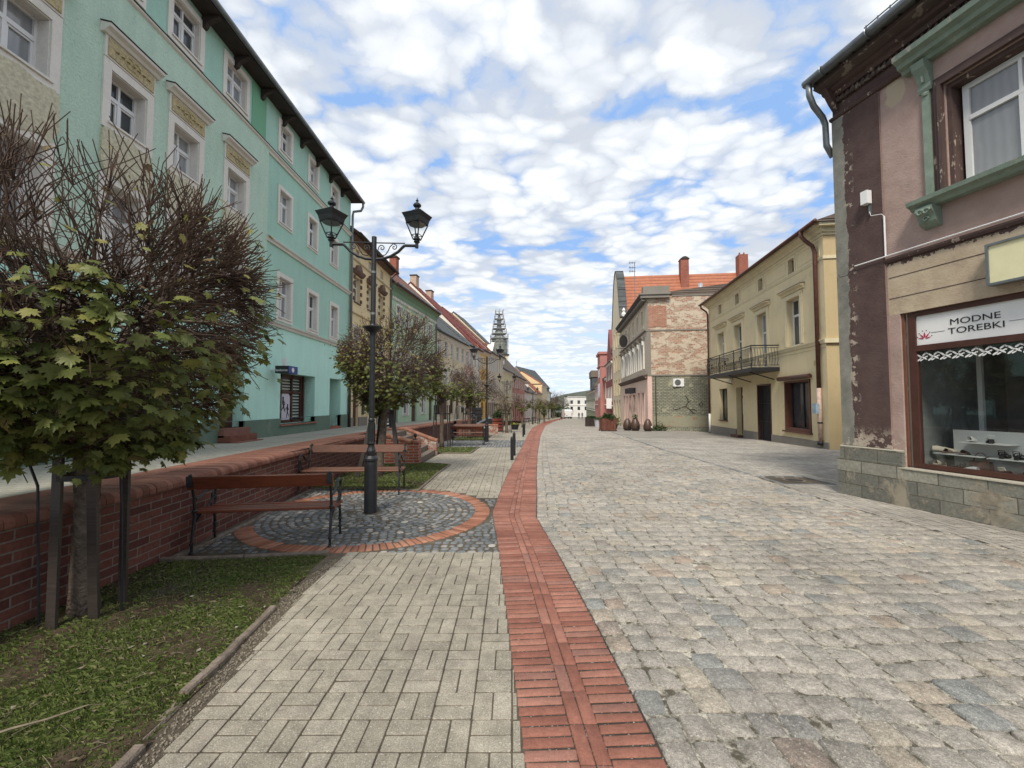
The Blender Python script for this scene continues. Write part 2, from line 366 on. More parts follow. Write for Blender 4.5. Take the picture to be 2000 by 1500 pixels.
# pink house paint with peeling layers (masks are the real patches of lost paint)
def pinkwall():
    m,nt,b=newmat('peeling_pink_facade'); n=N(nt); co=n.co(); X=n.xyz(co); U,Z=X[0],X[2]
    wob=n.math('MULTIPLY',n.math('SUBTRACT',n.noise(3.2,8,.7),.5),.38)
    fin=n.math('MULTIPLY',n.math('SUBTRACT',n.noise(2.2,10,.72),.5),1.)
    def step(v,e,w=.004):
        q=n.n('ShaderNodeMapRange',interpolation_type='SMOOTHSTEP'); n.l(v,q.inputs[0]); q.inputs[1].default_value=e-w; q.inputs[2].default_value=e+w; return q.outputs[0]
    pink=n.ramp(n.noise(2.,9,.7),[(.3,(.34,.24,.205)),(.6,(.44,.32,.28)),(.8,(.50,.38,.33))])
    brown=n.ramp(n.noise(2.5,9,.7),[(.3,(.078,.05,.047)),(.7,(.125,.083,.075))])
    grey=n.ramp(n.noise(4,9,.7),[(.3,(.17,.17,.145)),(.7,(.29,.28,.245))])
    beige=n.ramp(n.noise(2.4,10,.75),[(.25,(.33,.25,.20)),(.45,(.45,.36,.26)),(.6,(.52,.43,.31)),(.8,(.44,.34,.28))])
    base=n.mix(step(U,.83),brown,pink)
    # ground floor band: beige render with loose edge up to the string course, brown remains above
    lowz=n.math('SUBTRACT',3.86,n.math('ABSOLUTE',n.math('MULTIPLY',wob,1.6)))
    low=n.math('SUBTRACT',1.,step(n.math('SUBTRACT',Z,lowz),0.))
    band=n.math('SUBTRACT',1.,step(Z,3.95))
    right=step(n.math('ADD',U,n.math('MULTIPLY',wob,.06)),.84)
    base=n.mix(n.math('MULTIPLY',band,right),base,brown)
    base=n.mix(n.math('MULTIPLY',low,right),base,beige)
    jamb=n.math('MULTIPLY',right,n.math('SUBTRACT',1.,step(n.math('ADD',Z,n.math('MULTIPLY',wob,.1)),3.02)))
    base=n.mix(jamb,base,pink)
    # frieze over the main wall: brown paint
    base=n.mix(step(Z,6.84),base,brown)
    # bare grey corner
    ed=n.math('SUBTRACT',1.,step(n.math('ADD',U,n.math('MULTIPLY',wob,.55)),.215))
    base=n.mix(n.math('MULTIPLY',ed,n.math('SUBTRACT',1.,step(Z,6.8))),base,grey)
    # small chips of the old beige coat
    chips=n.ramp(n.noise(5.5,10,.72),[(.70,0.),(.71,1.)])
    base=n.mix(chips,base,(.46,.38,.28))
    # one big lost patch under the frieze, left of the hood
    du=n.math('MULTIPLY',n.math('SUBTRACT',U,1.05),1.9); dz=n.math('MULTIPLY',n.math('SUBTRACT',Z,6.62),1.25)
    rr=n.math('ADD',n.math('ADD',n.math('MULTIPLY',du,du),n.math('MULTIPLY',dz,dz)),n.math('MULTIPLY',wob,1.2))
    base=n.mix(n.math('MULTIPLY',right,n.math('SUBTRACT',1.,step(rr,.07))),base,(.46,.38,.28))
    # thin chips along the bare corner and at the bottom of the pilaster
    edge=n.math('MULTIPLY',n.ramp(n.noise(6,9,.7),[(.56,0.),(.57,1.)]),n.math('MULTIPLY',step(U,.2,.05),n.math('SUBTRACT',1.,step(U,.34,.05))))
    bot=n.math('MULTIPLY',n.ramp(n.noise(7,9,.7),[(.50,0.),(.51,1.)]),n.math('SUBTRACT',1.,step(Z,1.1,.15)))
    base=n.mix(n.math('MINIMUM',n.math('ADD',n.math('MULTIPLY',edge,.8),n.math('MULTIPLY',bot,.9)),1.),base,(.48,.41,.33))
    # rust-coloured and dark grime
    base=n.mix(n.ramp(n.noise(1.1,9,.7),[(.55,0.),(.8,.45)]),base,(.12,.10,.09))
    n.l(base,b.inputs['Base Color']); b.inputs['Roughness'].default_value=.9; b.inputs['Specular IOR Level'].default_value=.2
    n.bump(n.math('ADD',n.noise(40,5,.7),n.math('MULTIPLY',n.noise(2.2,8,.6),3.)),.45,.02,b); return m
M['pinkwall']=pinkwall()
def peel(name,c,c2,cover=.52,scale=9.,stretch=(1,1,.25)):
    m,nt,b=newmat(name); n=N(nt)
    k=n.ramp(n.noise(scale,9,.7,vec=n.mapping(n.co(),stretch)),[(cover,0.),(cover+.02,1.)])
    n.l(n.mix(k,n.ramp(n.noise(5,7,.7),[(.3,mul(c,.75)),(.7,mul(c,1.2))]),c2),b.inputs['Base Color']); b.inputs['Roughness'].default_value=.75
    n.bump(n.math('SUBTRACT',n.noise(60,4,.6),n.math('MULTIPLY',k,.6)),.5,.006,b); return m
M['browntrim']=peel('peeling_brown_trim',(.085,.050,.042),(.42,.34,.27),.60,7.,(1,1,.35))
M['greentrim']=peel('peeling_green_trim',(.21,.27,.215),(.34,.33,.27),.60)
M['frieze']=peel('brown_frieze_relief',(.085,.058,.05),(.22,.19,.16),.58,5,(1,1,1))
M['plinthstone']=bricks('stone_plinth',(.15,.15,.13),(.36,.35,.285),(.12,.105,.08),bw=.56,bh=.205,ms=.008,bump=.6,plaster=((.27,.22,.16),(.34,.30,.23),(.17,.145,.11)),pl=(.53,.60),pscale=1.6)

# ------------------------------------------------------------------ camera, light, sky
cam=bpy.data.cameras.new('camera'); co=bpy.data.objects.new('camera',cam); COL.objects.link(co)
cam.sensor_width=36; cam.lens=840/2000*36; cam.clip_end=3000; cam.clip_start=.05
co.location=(0,0,1.6); co.rotation_euler=(R(90)+math.atan(38/840),0,0); scene.camera=co
SUN_EL,SUN_AZ=R(50),R(196)        # azimuth measured clockwise from +Y: behind the camera
sl=bpy.data.lights.new('sun','SUN'); sl.energy=2.5; sl.angle=R(14); sl.color=(1.,.93,.82)
so=bpy.data.objects.new('sun',sl); COL.objects.link(so)
d=Vector((math.sin(SUN_AZ)*math.cos(SUN_EL),math.cos(SUN_AZ)*math.cos(SUN_EL),math.sin(SUN_EL)))
so.rotation_euler=d.to_track_quat('Z','Y').to_euler(); so.location=(0,-10,40)
w=bpy.data.worlds.new('World'); scene.world=w; w.use_nodes=True
w.cycles.sampling_method='MANUAL'; w.cycles.sample_map_resolution=512
nt=w.node_tree; nt.nodes.clear(); n=N(nt)
out=n.n('ShaderNodeOutputWorld'); bg=n.n('ShaderNodeBackground'); n.l(bg.outputs[0],out.inputs[0])
sky=n.n('ShaderNodeTexSky'); sky.sky_type='NISHITA'; sky.sun_disc=False; sky.sun_elevation=SUN_EL; sky.sun_rotation=SUN_AZ
bg.inputs[1].default_value=.1
g=n.n('ShaderNodeTexCoord').outputs['Generated']; X=n.xyz(g)
zz=n.math('MAXIMUM',X[2],0.)
den=n.math('ADD',zz,.10)
P=n.comb(n.math('DIVIDE',X[0],den),n.math('DIVIDE',X[1],den),0.)
nz=n.n('ShaderNodeTexNoise'); nz.inputs['Scale'].default_value=3.2; nz.inputs['Detail'].default_value=6; nz.inputs['Roughness'].default_value=.58; n.l(P,nz.inputs[0])
wrp=n.n('ShaderNodeVectorMath',operation='MULTIPLY_ADD'); n.l(nz.outputs[1],wrp.inputs[0]); wrp.inputs[1].default_value=(.30,.24,0); n.l(P,wrp.inputs[2])
def cells(sc,sm):
    q=n.n('ShaderNodeTexVoronoi',feature='SMOOTH_F1' if sm else 'F1'); q.inputs['Scale'].default_value=sc
    if sm: q.inputs['Smoothness'].default_value=sm
    n.l(n.mapping(wrp.outputs[0],(1.,1.25,1.)),q.inputs['Vector']); return q.outputs[0]
c1=cells(4.3,.35); c2=cells(11.5,.0)
big=n.noise(1.05,3,.5,vec=n.mapping(P,(1,1,1)))
fine=n.noise(9.,9,.62,vec=wrp.outputs[0],dist=.15)
dens=n.math('ADD',n.math('MULTIPLY_ADD',big,.7,.20),n.math('MULTIPLY',n.math('SUBTRACT',.40,c1),.85))
dens=n.math('ADD',dens,n.math('MULTIPLY',n.math('SUBTRACT',.40,c2),.45))
dens=n.math('ADD',dens,n.math('MULTIPLY',n.math('SUBTRACT',fine,.5),.55))
mask=n.ramp(dens,[(.02,0.),(.12,.32),(.24,.78),(.40,1.)])
gl_=n.noise(1.7,5,.55,vec=wrp.outputs[0])
lum=n.math('ADD',n.math('MULTIPLY',gl_,.75),n.math('MULTIPLY',n.math('SUBTRACT',.45,c2),.35))
lum=n.math('ADD',lum,n.math('MULTIPLY',n.math('SUBTRACT',.45,c1),.42))
cloud=n.ramp(lum,[(.22,(4.5,4.85,5.4)),(.38,(5.9,6.2,6.6)),(.60,(7.8,7.9,8.0))])
skyc=n.mix(.8,sky.outputs[0],(2.3,3.9,6.9))
hzc=n.ramp(X[2],[(.0,1.),(.12,.6),(.32,.0)])
skyc=n.mix(n.math('MULTIPLY',hzc,.8),skyc,(5.2,6.6,7.9))
fin=n.mix(mask,skyc,cloud)
fin=n.mix(n.math('MULTIPLY',hzc,.5),fin,(6.0,6.9,7.7))
n.l(fin,bg.inputs[0])
scene.view_settings.view_transform='Standard'; scene.view_settings.look='None'; scene.view_settings.exposure=.60; scene.view_settings.gamma=1
scene.cycles.max_bounces=6; scene.cycles.diffuse_bounces=3; scene.cycles.glossy_bounces=3; scene.cycles.transparent_max_bounces=8
scene.cycles.use_denoising=True

# ------------------------------------------------------------------ ground and paving
def sheet(name,fl,fr,y0,y1,fz,mat,dy=.5,nx=4):
    mb=MB(); ys=[y0+(y1-y0)*i/max(1,int((y1-y0)/dy)) for i in range(int((y1-y0)/dy)+1)]
    vs=[];fs=[]
    for y in ys:
        a,b=fl(y),fr(y)
        for k in range(nx+1): vs.append((a+(b-a)*k/nx,y,fz(y)))
    for i in range(len(ys)-1):
        for k in range(nx):
            a=i*(nx+1)+k; fs.append((a,a+1,a+nx+2,a+nx+1))
    mb.add(vs,fs); return struct(mb.build(name,mat))
def blocks(name,quads,mat,edge=.007,drop=.014,jit=.003,dome=.003,seed=1,zf=None,roundc=0.25,skirt=.03,smooth=True):
    """quads: list of (4 xy corners ccw, z). Every block becomes a slab with rounded corners and a worn, slightly domed top."""
    g=np.random.default_rng(seed); Q=np.array([q[0] for q in quads]); Z=np.array([q[1] for q in quads]); nq=len(Q)
    c=Q.mean(1,keepdims=True)
    def ring8(Q,cut):
        pts=[]
        for i in range(4):
            a=Q[:,i];p=Q[:,(i-1)%4];q=Q[:,(i+1)%4]
            dp=p-a; dq=q-a
            lp=np.linalg.norm(dp,axis=1,keepdims=True)+1e-9; lq=np.linalg.norm(dq,axis=1,keepdims=True)+1e-9
            t=np.minimum(cut,np.minimum(lp,lq)*.3)
            pts+= [a+dp/lp*t, a+dq/lq*t]
        return np.stack(pts,1)
    w=np.minimum(np.linalg.norm(Q[:,1]-Q[:,0],axis=1),np.linalg.norm(Q[:,2]-Q[:,1],axis=1))[:,None,None]
    R8=ring8(Q,w[:,:,0]*roundc*.5 if roundc else .002)
    R8=R8+g.normal(0,jit*.4,R8.shape)
    ex=Q[:,1]-Q[:,0]; lx=np.linalg.norm(ex,axis=1,keepdims=True)+1e-9; ex=ex/lx
    ey=Q[:,3]-Q[:,0]; ly=np.linalg.norm(ey,axis=1,keepdims=True)+1e-9; ey=ey/ly
    dd_=R8-c; aa=(dd_*ex[:,None,:]).sum(2); bb=(dd_*ey[:,None,:]).sum(2)
    top=R8-(np.sign(aa)*np.minimum(edge,np.abs(aa)*.6))[:,:,None]*ex[:,None,:]-(np.sign(bb)*np.minimum(edge,np.abs(bb)*.6))[:,:,None]*ey[:,None,:]
    zt_=Z[:,None]+g.normal(0,jit*.5,(nq,1))
    tilt=g.normal(0,jit*1.2,(nq,2))/np.maximum(w[:,:,0],.05)
    def zat(P,base): return base+((P-c)*tilt[:,None,:]).sum(2)
    v=np.concatenate([
        np.concatenate([R8,(Z[:,None]-skirt+0*R8[:,:,0])[:,:,None]],2),
        np.concatenate([R8,zat(R8,zt_-edge*.8)[:,:,None]],2),
        np.concatenate([top,zat(top,zt_)[:,:,None]+g.normal(0,jit*.25,(nq,8,1))],2),
        np.concatenate([c,(zt_+dome)[:,:,None]],2)],1).reshape(-1,3)
    f=[];base=25
    pat=[]
    for a in (0,8):
        for i in range(8): pat.append((a+i,a+(i+1)%8,a+8+(i+1)%8,a+8+i))
    tri=[(16+i,16+(i+1)%8,24) for i in range(8)]
    rv=g.random(nq); fl=[];rr=[]
    pq=np.array(pat); pt=np.array(tri)
    off=(np.arange(nq)*base)[:,None,None]
    fq=(pq[None]+off).reshape(-1,4); ft=(pt[None]+off).reshape(-1,3)
    me=bpy.data.meshes.new(name); 
    me.from_pydata(v.tolist(),[],fq.tolist()+ft.tolist()); me.materials.append(mat)
    a=me.attributes.new('rnd','FLOAT','FACE'); a.data.foreach_set('value',np.concatenate([np.repeat(rv,16),np.repeat(rv,8)]))
    me.polygons.foreach_set('use_smooth',[smooth]*len(me.polygons)); me.update()
    o=bpy.data.objects.new(name,me); COL.objects.link(o); return struct(o)

# big ground sheet to the horizon
mb=MB(); ys=[-60,-20,0,4,8,10]+list(range(15,215,5))+[260,400,700,1200,2400]; xs=[-2400,-600,-150,-60,-20,0,20,60,150,600,2400]
vs=[(x,y,zg(max(y,0))-.16) for y in ys for x in xs]; nx=len(xs)
mb.add(vs,[(i*nx+k,i*nx+k+1,(i+1)*nx+k+1,(i+1)*nx+k) for i in range(len(ys)-1) for k in range(nx-1)])
struct(mb.build('ground',M['soil']))

PADC=(-2.05,6.4)
inpad=lambda x,y,r=1.72: (x-PADC[0])**2+(y-PADC[1])**2<r*r
# bases under the stones
sheet('road_bed',lambda y:SR(y)-.03,lambda y:RB(y)+.02,.6,150,lambda y:zg(y)-.0095,M['grit'])
sheet('footpath_bed',lambda y:WL(y)-.3,lambda y:SL(y)+.02,.6,150,lambda y:zg(y)-.0048,M['joint'])
sheet('gutter_bed',lambda y:SL(y)-.01,lambda y:SR(y)+.01,.6,150,lambda y:zg(y)-.0050,M['jointdark'])
# granite setts of the roadway
q=[];y=1.0;row=0
rnd.seed(3)
rnd.seed(3)
while y<52:
    d=rnd.uniform(.165,.20) if y<30 else .2
    a,b=SR(y+d/2),RB(y+d/2); x=a+.004
    k=0
    while x<b-.05:
        wd=rnd.uniform(.15,.17) if k<2 else rnd.uniform(.15,.235)
        x1=min(x+wd,b)
        g_=rnd.uniform(.004,.010)
        jy=lambda: rnd.uniform(-.008,.008)
        s=.05*math.sin(x*1.3+y*.5)+.022*math.sin(x*3.1+y*1.7)+.012*math.sin(x*7.3+y*2.9)      # rows wander a little
        q.append(([(x+g_*.5+rnd.uniform(0,.006),y+g_*.5+s+jy()),(x1-g_*.5,y+g_*.5+s+jy()),(x1-g_*.5-rnd.uniform(0,.006),y+d-g_*.5+s+jy()),(x+g_*.5,y+d-g_*.5+s+jy())],zg(y+d/2)+rnd.uniform(-.005,.004)))
        x=x1;k+=1
    y+=d
blocks('road_setts',q,M['sett'],edge=.010,jit=.0048,dome=.002,seed=3,roundc=.20)
far=bricks('sett_far',(.34,.32,.27),(.27,.26,.22),(.40,.37,.3),bw=.2,bh=.19,ms=.012,lines=1)
sheet('road_far',lambda y:SR(y)+.0,lambda y:RB(y),51.8,150,lambda y:zg(y)+.001,far)

# basket-weave concrete pavers (0.2 m cells)
def basket(fl,fr,y0,y1,keep=None,c=.205,ph=0,ga=.0032,gb=.0056):
    out=[]
    j0=int(math.floor(y0/c)); j1=int(math.ceil(y1/c))
    for j in range(j0,j1):
        ya=j*c; 
        if ya+c*.5<y0 or ya+c*.5>y1: continue
        A,B=fl(ya+c/2),fr(ya+c/2)
        for i in range(int(math.floor(A/c))-1,int(math.ceil(B/c))+1):
            xa=i*c
            hor=(i+j+ph)%2
            for h in (0,1):
                if hor: x0,x1,yy0,yy1=xa,xa+c,ya+h*c/2,ya+(h+1)*c/2
                else: x0,x1,yy0,yy1=xa+h*c/2,xa+(h+1)*c/2,ya,ya+c
                x0=max(x0,A);x1=min(x1,B)
                if x1-x0<.010: continue
                cx,cy=(x0+x1)/2,(yy0+yy1)/2
                if keep and not keep(cx,cy): continue
                g_=rnd.uniform(ga,gb)
                out.append(([(x0+g_,yy0+g_),(x1-g_,yy0+g_),(x1-g_,yy1-g_),(x0+g_,yy1-g_)],zg(cy)+rnd.uniform(-.0015,.0015)))
    return out
cl=lambda a:(lambda y:a)
gl2=lambda y:-1.74+.03*(y-7.7)
q=basket(lambda y:GE(min(y,4.6))+.12,SL,.9,4.66,lambda x,y:not inpad(x,y,1.76))
q+=basket(lambda y:-1.72 if y<11.55 else -2.56+.0*y if y<12.1 else -3.6,SL,7.3,17.45,lambda x,y:not inpad(x,y,1.78) and not(y>14.7 and x<-1.35-.0*(y)) and not (11.9<y<14.7 and x<-2.45))
q+=basket(lambda y:max(WL(y)+.2,-1.3),SL,22.1,46)
q+=basket(lambda y:WL(y)+.1,lambda y:-1.3,26.5,46)
blocks('footpath_pavers',q,M['paver'],edge=.0020,jit=.0008,dome=.0001,seed=5,roundc=.10,smooth=False)
farp=bricks('paver_far',(.38,.35,.27),(.35,.32,.25),(.2,.18,.13),bw=.2,bh=.1,ms=.01,lines=1)
sheet('footpath_far',lambda y:WL(y)-.2,SL,45.9,150,lambda y:zg(y)+.001,farp)

# red clinker gutter strip: soldiers on both sides, two sunken runner rows in the middle
q=[];q2=[];y=1.0
while y<60:
    p=.072; ys_=y+p/2
    a,b=SL(ys_),SR(ys_); m=(a+b)/2
    sk=(SR(ys_+.2)-SR(ys_-.2))/.4
    g_=.0068
    for (x0,x1) in ((a+.004,m-.073),(m+.073,b-.004)):
        dy0=-.0*(x0-m); 
        s0=-sk*(x0-m)*.9; s1=-sk*(x1-m)*.9
        j=rnd.uniform(-.0015,.0015)
        q.append(([(x0+rnd.uniform(-.004,.003),y+g_+s0+j),(x1,y+g_+s1+j),(x1+rnd.uniform(-.003,.003),y+p-g_+s1+j),(x0,y+p-g_+s0+j)],zg(ys_)+rnd.uniform(-.001,.002)))
    y+=p
y=1.0
while y<60:
    L=.245
    for k in (0,1):
        def cx(t): return (SL(t)+SR(t))/2+(-.072 if k==0 else .001)
        q2.append(([(cx(y)+.002,y+.003),(cx(y)+.070,y+.003),(cx(y+L)+.070,y+L-.003),(cx(y+L)+.002,y+L-.003)],zg(y)+.0005))
    y+=L
blocks('gutter_bricks',q+q2,M['clinker'],edge=.004,jit=.0005,dome=.0005,seed=8,roundc=.12)
farc=bricks('clinker_far',(.34,.10,.065),(.30,.09,.06),(.10,.06,.05),bw=.25,bh=.07,ms=.01,lines=1)
sheet('gutter_far',lambda y:SL(y)-.0,SR,59.9,150,lambda y:zg(y)+.001,farc)

# circle around the lamp and the second dark band
def pad(name,c,xl,y0,y1,y1r,seed):
    q=[];qr=[]
    r=.14
    while r<1.47:
        nseg=max(5,int(2*math.pi*r/.098)); off=rnd.random()
        for k in range(nseg):
            t0=2*math.pi*(k+off)/nseg; t1=2*math.pi*(k+1+off)/nseg; g_=.0055
            def P(rr,t,s): return (c[0]+rr*math.cos(t+s*g_/rr)+rnd.uniform(-.004,.004),c[1]+rr*math.sin(t+s*g_/rr)+rnd.uniform(-.004,.004))
            qq=[P(r+g_,t0,1),P(r+.098-g_,t0,1),P(r+.098-g_,t1,-1),P(r+g_,t1,-1)]
            if min(x for x,_ in qq)<WL(c[1])+.04: continue
            q.append((qq,zg(c[1])+rnd.uniform(-.004,.003)))
        r+=.098
    nseg=int(2*math.pi*1.6/.074)
    for k in range(nseg):
        t0=2*math.pi*k/nseg; t1=2*math.pi*(k+1)/nseg; g_=.007
        P=lambda rr,t,s:(c[0]+rr*math.cos(t+s*g_/rr),c[1]+rr*math.sin(t+s*g_/rr))
        qq=[P(1.50,t0,1),P(1.72,t0,1),P(1.72,t1,-1),P(1.50,t1,-1)]
        if min(x for x,_ in qq)<xl(qq[0][1])+.01 or max(x-SL(yy) for x,yy in qq)>.01: continue
        qr.append((qq,zg(c[1])+.002+rnd.uniform(-.002,.002)))
    y=y0
    while y<max(y1,y1r):
        x=xl(y)+.03
        while x<SL(y)-.01:
            x1=min(x+rnd.uniform(.08,.115),SL(y)-.003)
            lim=y1r if x>c[0]+.35 else y1
            if y<lim and x1-x>.03 and not inpad((x+x1)/2,y+.05,1.765):
                g_=.006; j=lambda: rnd.uniform(-.006,.006)
                q.append(([(x+g_,y+g_+j()),(x1-g_,y+g_+j()),(x1-g_,y+.1-g_+j()),(x+g_,y+.1-g_+j())],zg(y)+rnd.uniform(-.004,.003)))
            x=x1
        y+=.1
    blocks(name+'_setts',q,M['basalt'],edge=.011,jit=.005,dome=.003,seed=seed,roundc=.4)
    if qr: blocks(name+'_brick_ring',qr,M['clinker2'],edge=.004,jit=.002,dome=.0006,seed=seed+1,roundc=.12)
pad('circle',PADC,lambda y:WL(y)+.05,4.68,8.1,7.26,21)
q=[];y=17.5
while y<22.05:
    x=max(WL(y)+.1,-3.4)
    while x<SL(y)-.01:
        x1=min(x+.125,SL(y)-.003); j=lambda: rnd.uniform(-.006,.006)
        if x1-x>.03: q.append(([(x+.006,y+.006+j()),(x1-.006,y+.006+j()),(x1-.006,y+.119+j()),(x+.006,y+.119+j())],zg(y)+rnd.uniform(-.004,.003)))
        x=x1
    y+=.125
blocks('dark_sett_band',q,M['basalt'],edge=.011,jit=.004,dome=.003,seed=31,roundc=.4)

# grey pavement in front of the right-hand houses
RF=lambda y: 6.1+.21*(7.75-y) if y<7.9 else 13.5
q=basket(RB,RF,1.0,24,lambda x,y:not(5.42<x<6.35 and 8.62<y<9.5),ga=.0065,gb=.0095)
blocks('right_pavement_pavers',q,M['pavgrey'],edge=.002,jit=.0003,dome=.0001,seed=6,roundc=.08,smooth=False)
sheet('right_pavement_bed',RB,lambda y:RF(y)+3,.6,24.1,lambda y:zg(y)-.0035,M['joint'])
fargrey=bricks('grey_far',(.335,.31,.27),(.30,.275,.24),(.19,.175,.15),bw=.2,bh=.1,ms=.008,lines=1)
RFf=interp([(14,24),(14,34.5),(14.5,50),(15,58),(16,67),(18.5,90),(22.5,123),(26,150)])
sheet('right_pavement_far',RB,RFf,24.0,150,lambda y:zg(y)+.001,fargrey)
# dark edging stones between road and pavement
mb=MB();y=9.8
while y<50:
    mb.box(-.05,.05,0,.98,-.03,.006); vs=mb.v[-8:]; del mb.v[-8:]
    mb.v+= [(RB(y+b_)+a_,y+b_,zg(y+b_)+c_) for a_,b_,c_ in vs]; y+=1.
struct(mb.build('edging_stones',M['basalt']))

# terrace in front of the left-hand houses
tm=bricks('terrace_pavers',(.40,.38,.32),(.36,.34,.285),(.22,.21,.18),bw=.2,bh=.1,ms=.006,lines=1,bump=.25)
sheet('terrace',lambda y:LF(y)-.6,lambda y:WL(y)-.40,.8,150,lambda y:zt(y),tm)

# ------------------------------------------------------------------ lawns
def lawn(name,poly,n_,hmin,hmax,label,seed,zoff=.0,wid=.0035,bare=None):
    g=np.random.default_rng(seed)
    xs=[p[0] for p in poly]; ysx=[p[1] for p in poly]
    def inside(x,y):
        c=np.zeros(len(x),bool); j=len(poly)-1
        for i in range(len(poly)):
            xi,yi=poly[i];xj,yj=poly[j]
            t=((yi>y)!=(yj>y))&(x<(xj-xi)*(y-yi)/((yj-yi)+1e-12)+xi); c^=t; j=i
        return c
    x=g.uniform(min(xs),max(xs),n_*3); y=g.uniform(min(ysx),max(ysx),n_*3)
    clump=np.sin(x*7+1.3*np.sin(y*5))+np.sin(y*8.3+1.7*np.sin(x*6.1))+np.sin(x*17+y*13)*.6+np.sin(x*2.1-y*2.7)*.9
    ok=inside(x,y)&(g.random(len(x))<np.clip(.55+.22*clump,.12,1))
    if bare is not None: ok&=g.random(len(x))<bare(x,y)
    x=x[ok][:n_];y=y[ok][:n_]; m=len(x)
    zb=np.array([zg(t) for t in y])+zoff
    h=g.uniform(hmin,hmax,m)*g.uniform(.5,1,m); a=g.uniform(0,2*np.pi,m); ln=g.uniform(.3,1.5,m); w=g.uniform(.6,1.3,m)*wid
    ca,sa=np.cos(a),np.sin(a)
    v=np.zeros((m,4,3))
    v[:,0]=np.stack([x-sa*w,y+ca*w,zb-.004],1); v[:,1]=np.stack([x+sa*w,y-ca*w,zb-.004],1)
    v[:,2]=np.stack([x+ca*h*ln*.45+sa*w*.7,y+sa*h*ln*.45-ca*w*.7,zb+h*.65],1)
    v[:,3]=np.stack([x+ca*h*ln*1.1,y+sa*h*ln*1.1,zb+h*(1-.28*ln)],1)
    me=bpy.data.meshes.new(name); idx=np.arange(m)[:,None]*4
    f=np.concatenate([idx+np.array([0,1,2]),idx+np.array([0,2,3])],0)
    me.from_pydata(v.reshape(-1,3).tolist(),[],f.tolist()); me.materials.append(M['grass'])
    r=np.clip(g.normal(.45,.25,m),0,1); at=me.attributes.new('rnd','FLOAT','FACE'); at.data.foreach_set('value',np.concatenate([r,r])); me.update()
    o=bpy.data.objects.new(name,me); COL.objects.link(o); tag(o,label,'grass',kind='stuff'); return o
def soilbed(poly,amp=.012,zoff=.004,name='soil'):
    xs=[p[0] for p in poly]; ysx=[p[1] for p in poly]
    st=.05; nx_=int((max(xs)-min(xs))/st)+1; ny_=int((max(ysx)-min(ysx))/st)+1
    mb=MB(); vs=[];fs=[]
    def ins(x,y):
        c=False;j=len(poly)-1
        for i in range(len(poly)):
            xi,yi=poly[i];xj,yj=poly[j]
            if (yi>y)!=(yj>y) and x<(xj-xi)*(y-yi)/(yj-yi)+xi: c=not c
            j=i
        return c
    for j in range(ny_+1):
        for i in range(nx_+1):
            x=min(xs)+i*st;y=min(ysx)+j*st
            vs.append((x,y,zg(y)+zoff+amp*(math.sin(x*5.3+y*2)+math.sin(y*7.1-x*3))*.5+rnd.uniform(-.004,.004)))
    for j in range(ny_):
        for i in range(nx_):
            if ins(min(xs)+(i+.5)*st,min(ysx)+(j+.5)*st):
                a=j*(nx_+1)+i; fs.append((a,a+1,a+nx_+2,a+nx_+1))
    mb.add(vs,fs); return struct(mb.build(name,M['soil'],smooth=True))
L1=[(-3.6,.8),(-1.66,.8),(-1.71,1.96),(-1.80,2.76),(-1.90,3.69),(-1.96,4.60),(-3.55,4.45)]
L2=[(-3.78,8.13),(-1.72,8.0),(-1.66,11.5),(-2.5,12.0),(-3.85,12.0)]
L3=[(-3.5,14.7),(-1.42,14.7),(-1.3,17.4),(-3.4,17.4)]
L4=[(-3.1,22.1),(-1.3,22.1),(-1.25,26.4),(-3.0,26.4)]
soilbed(L1); 
for L in (L2,L3,L4): soilbed(L,.004)
bare1=lambda x,y: np.clip(1.0-.88*np.exp(-(((x+3.0)/.7)**2+((y-3.75)/.65)**2))-.35*np.exp(-(((x+2.4)/.4)**2+((y-2.7)/.4)**2)),.10,1)*np.where(x<-3.35,.35,1)
lawn('grass',L1,80000,.012,.045,'thin trampled lawn with bare soil around the nearest tree, bottom left',11,bare=bare1,wid=.0017)
lawn('grass',L2,26000,.02,.05,'green lawn between the two-bench circle and the low brick stair wall',12,wid=.004)
lawn('grass',L3,9000,.03,.06,'small lawn patch in front of the bench seen from behind',13,wid=.008)
lawn('grass',L4,6000,.03,.06,'small far lawn behind the second double lamp',14,wid=.01)
# dead leaves, straw and twigs on the first lawn
mb=MB()
for i in range(260):
    x=rnd.uniform(-3.45,-1.8); y=rnd.uniform(1.2,4.4); s=rnd.uniform(.008,.024); a=rnd.uniform(0,6.3); z=.012+rnd.uniform(0,.012)
    P=[(math.cos(a+t)*s*(1 if k%2 else .5),math.sin(a+t)*s*(1 if k%2 else .5)) for k,t in enumerate((0,1.57,3.14,4.71))]
    mb.add([(x+p,y+q_,z+rnd.uniform(0,.012)) for p,q_ in P],[(0,1,2,3)])
tag(mb.build('dead_leaves',leafmat('dead_leaf',[(0,(.10,.07,.04)),(.6,(.22,.18,.11)),(1,(.40,.38,.30))])),'scattered pale dead leaves on the nearest lawn','leaf litter',kind='stuff')
mb=MB()
for i in range(420):
    x=rnd.uniform(-3.45,-1.8); y=rnd.uniform(1.2,4.4); L=rnd.uniform(.03,.13); a=rnd.gauss(.6,.9); z=.012+rnd.uniform(0,.018)
    mb.tube([(x,y,z),(x+math.cos(a)*L*.5,y+math.sin(a)*L*.5,z+rnd.uniform(0,.012)),(x+math.cos(a)*L,y+math.sin(a)*L,z)],rnd.uniform(.0006,.0015),3)
tag(mb.build('straw_litter',leafmat('dry_straw',[(0,(.12,.095,.06)),(1,(.26,.22,.145))])),'dry straw and fine twigs strewn over the nearest lawn','litter',kind='stuff')
mb=MB(); mb.tube([(-2.52,2.06,.03),(-2.40,2.13,.045),(-2.3,2.2,.04),(-2.2,2.31,.035)],[.003,.006,.005,.003],6)
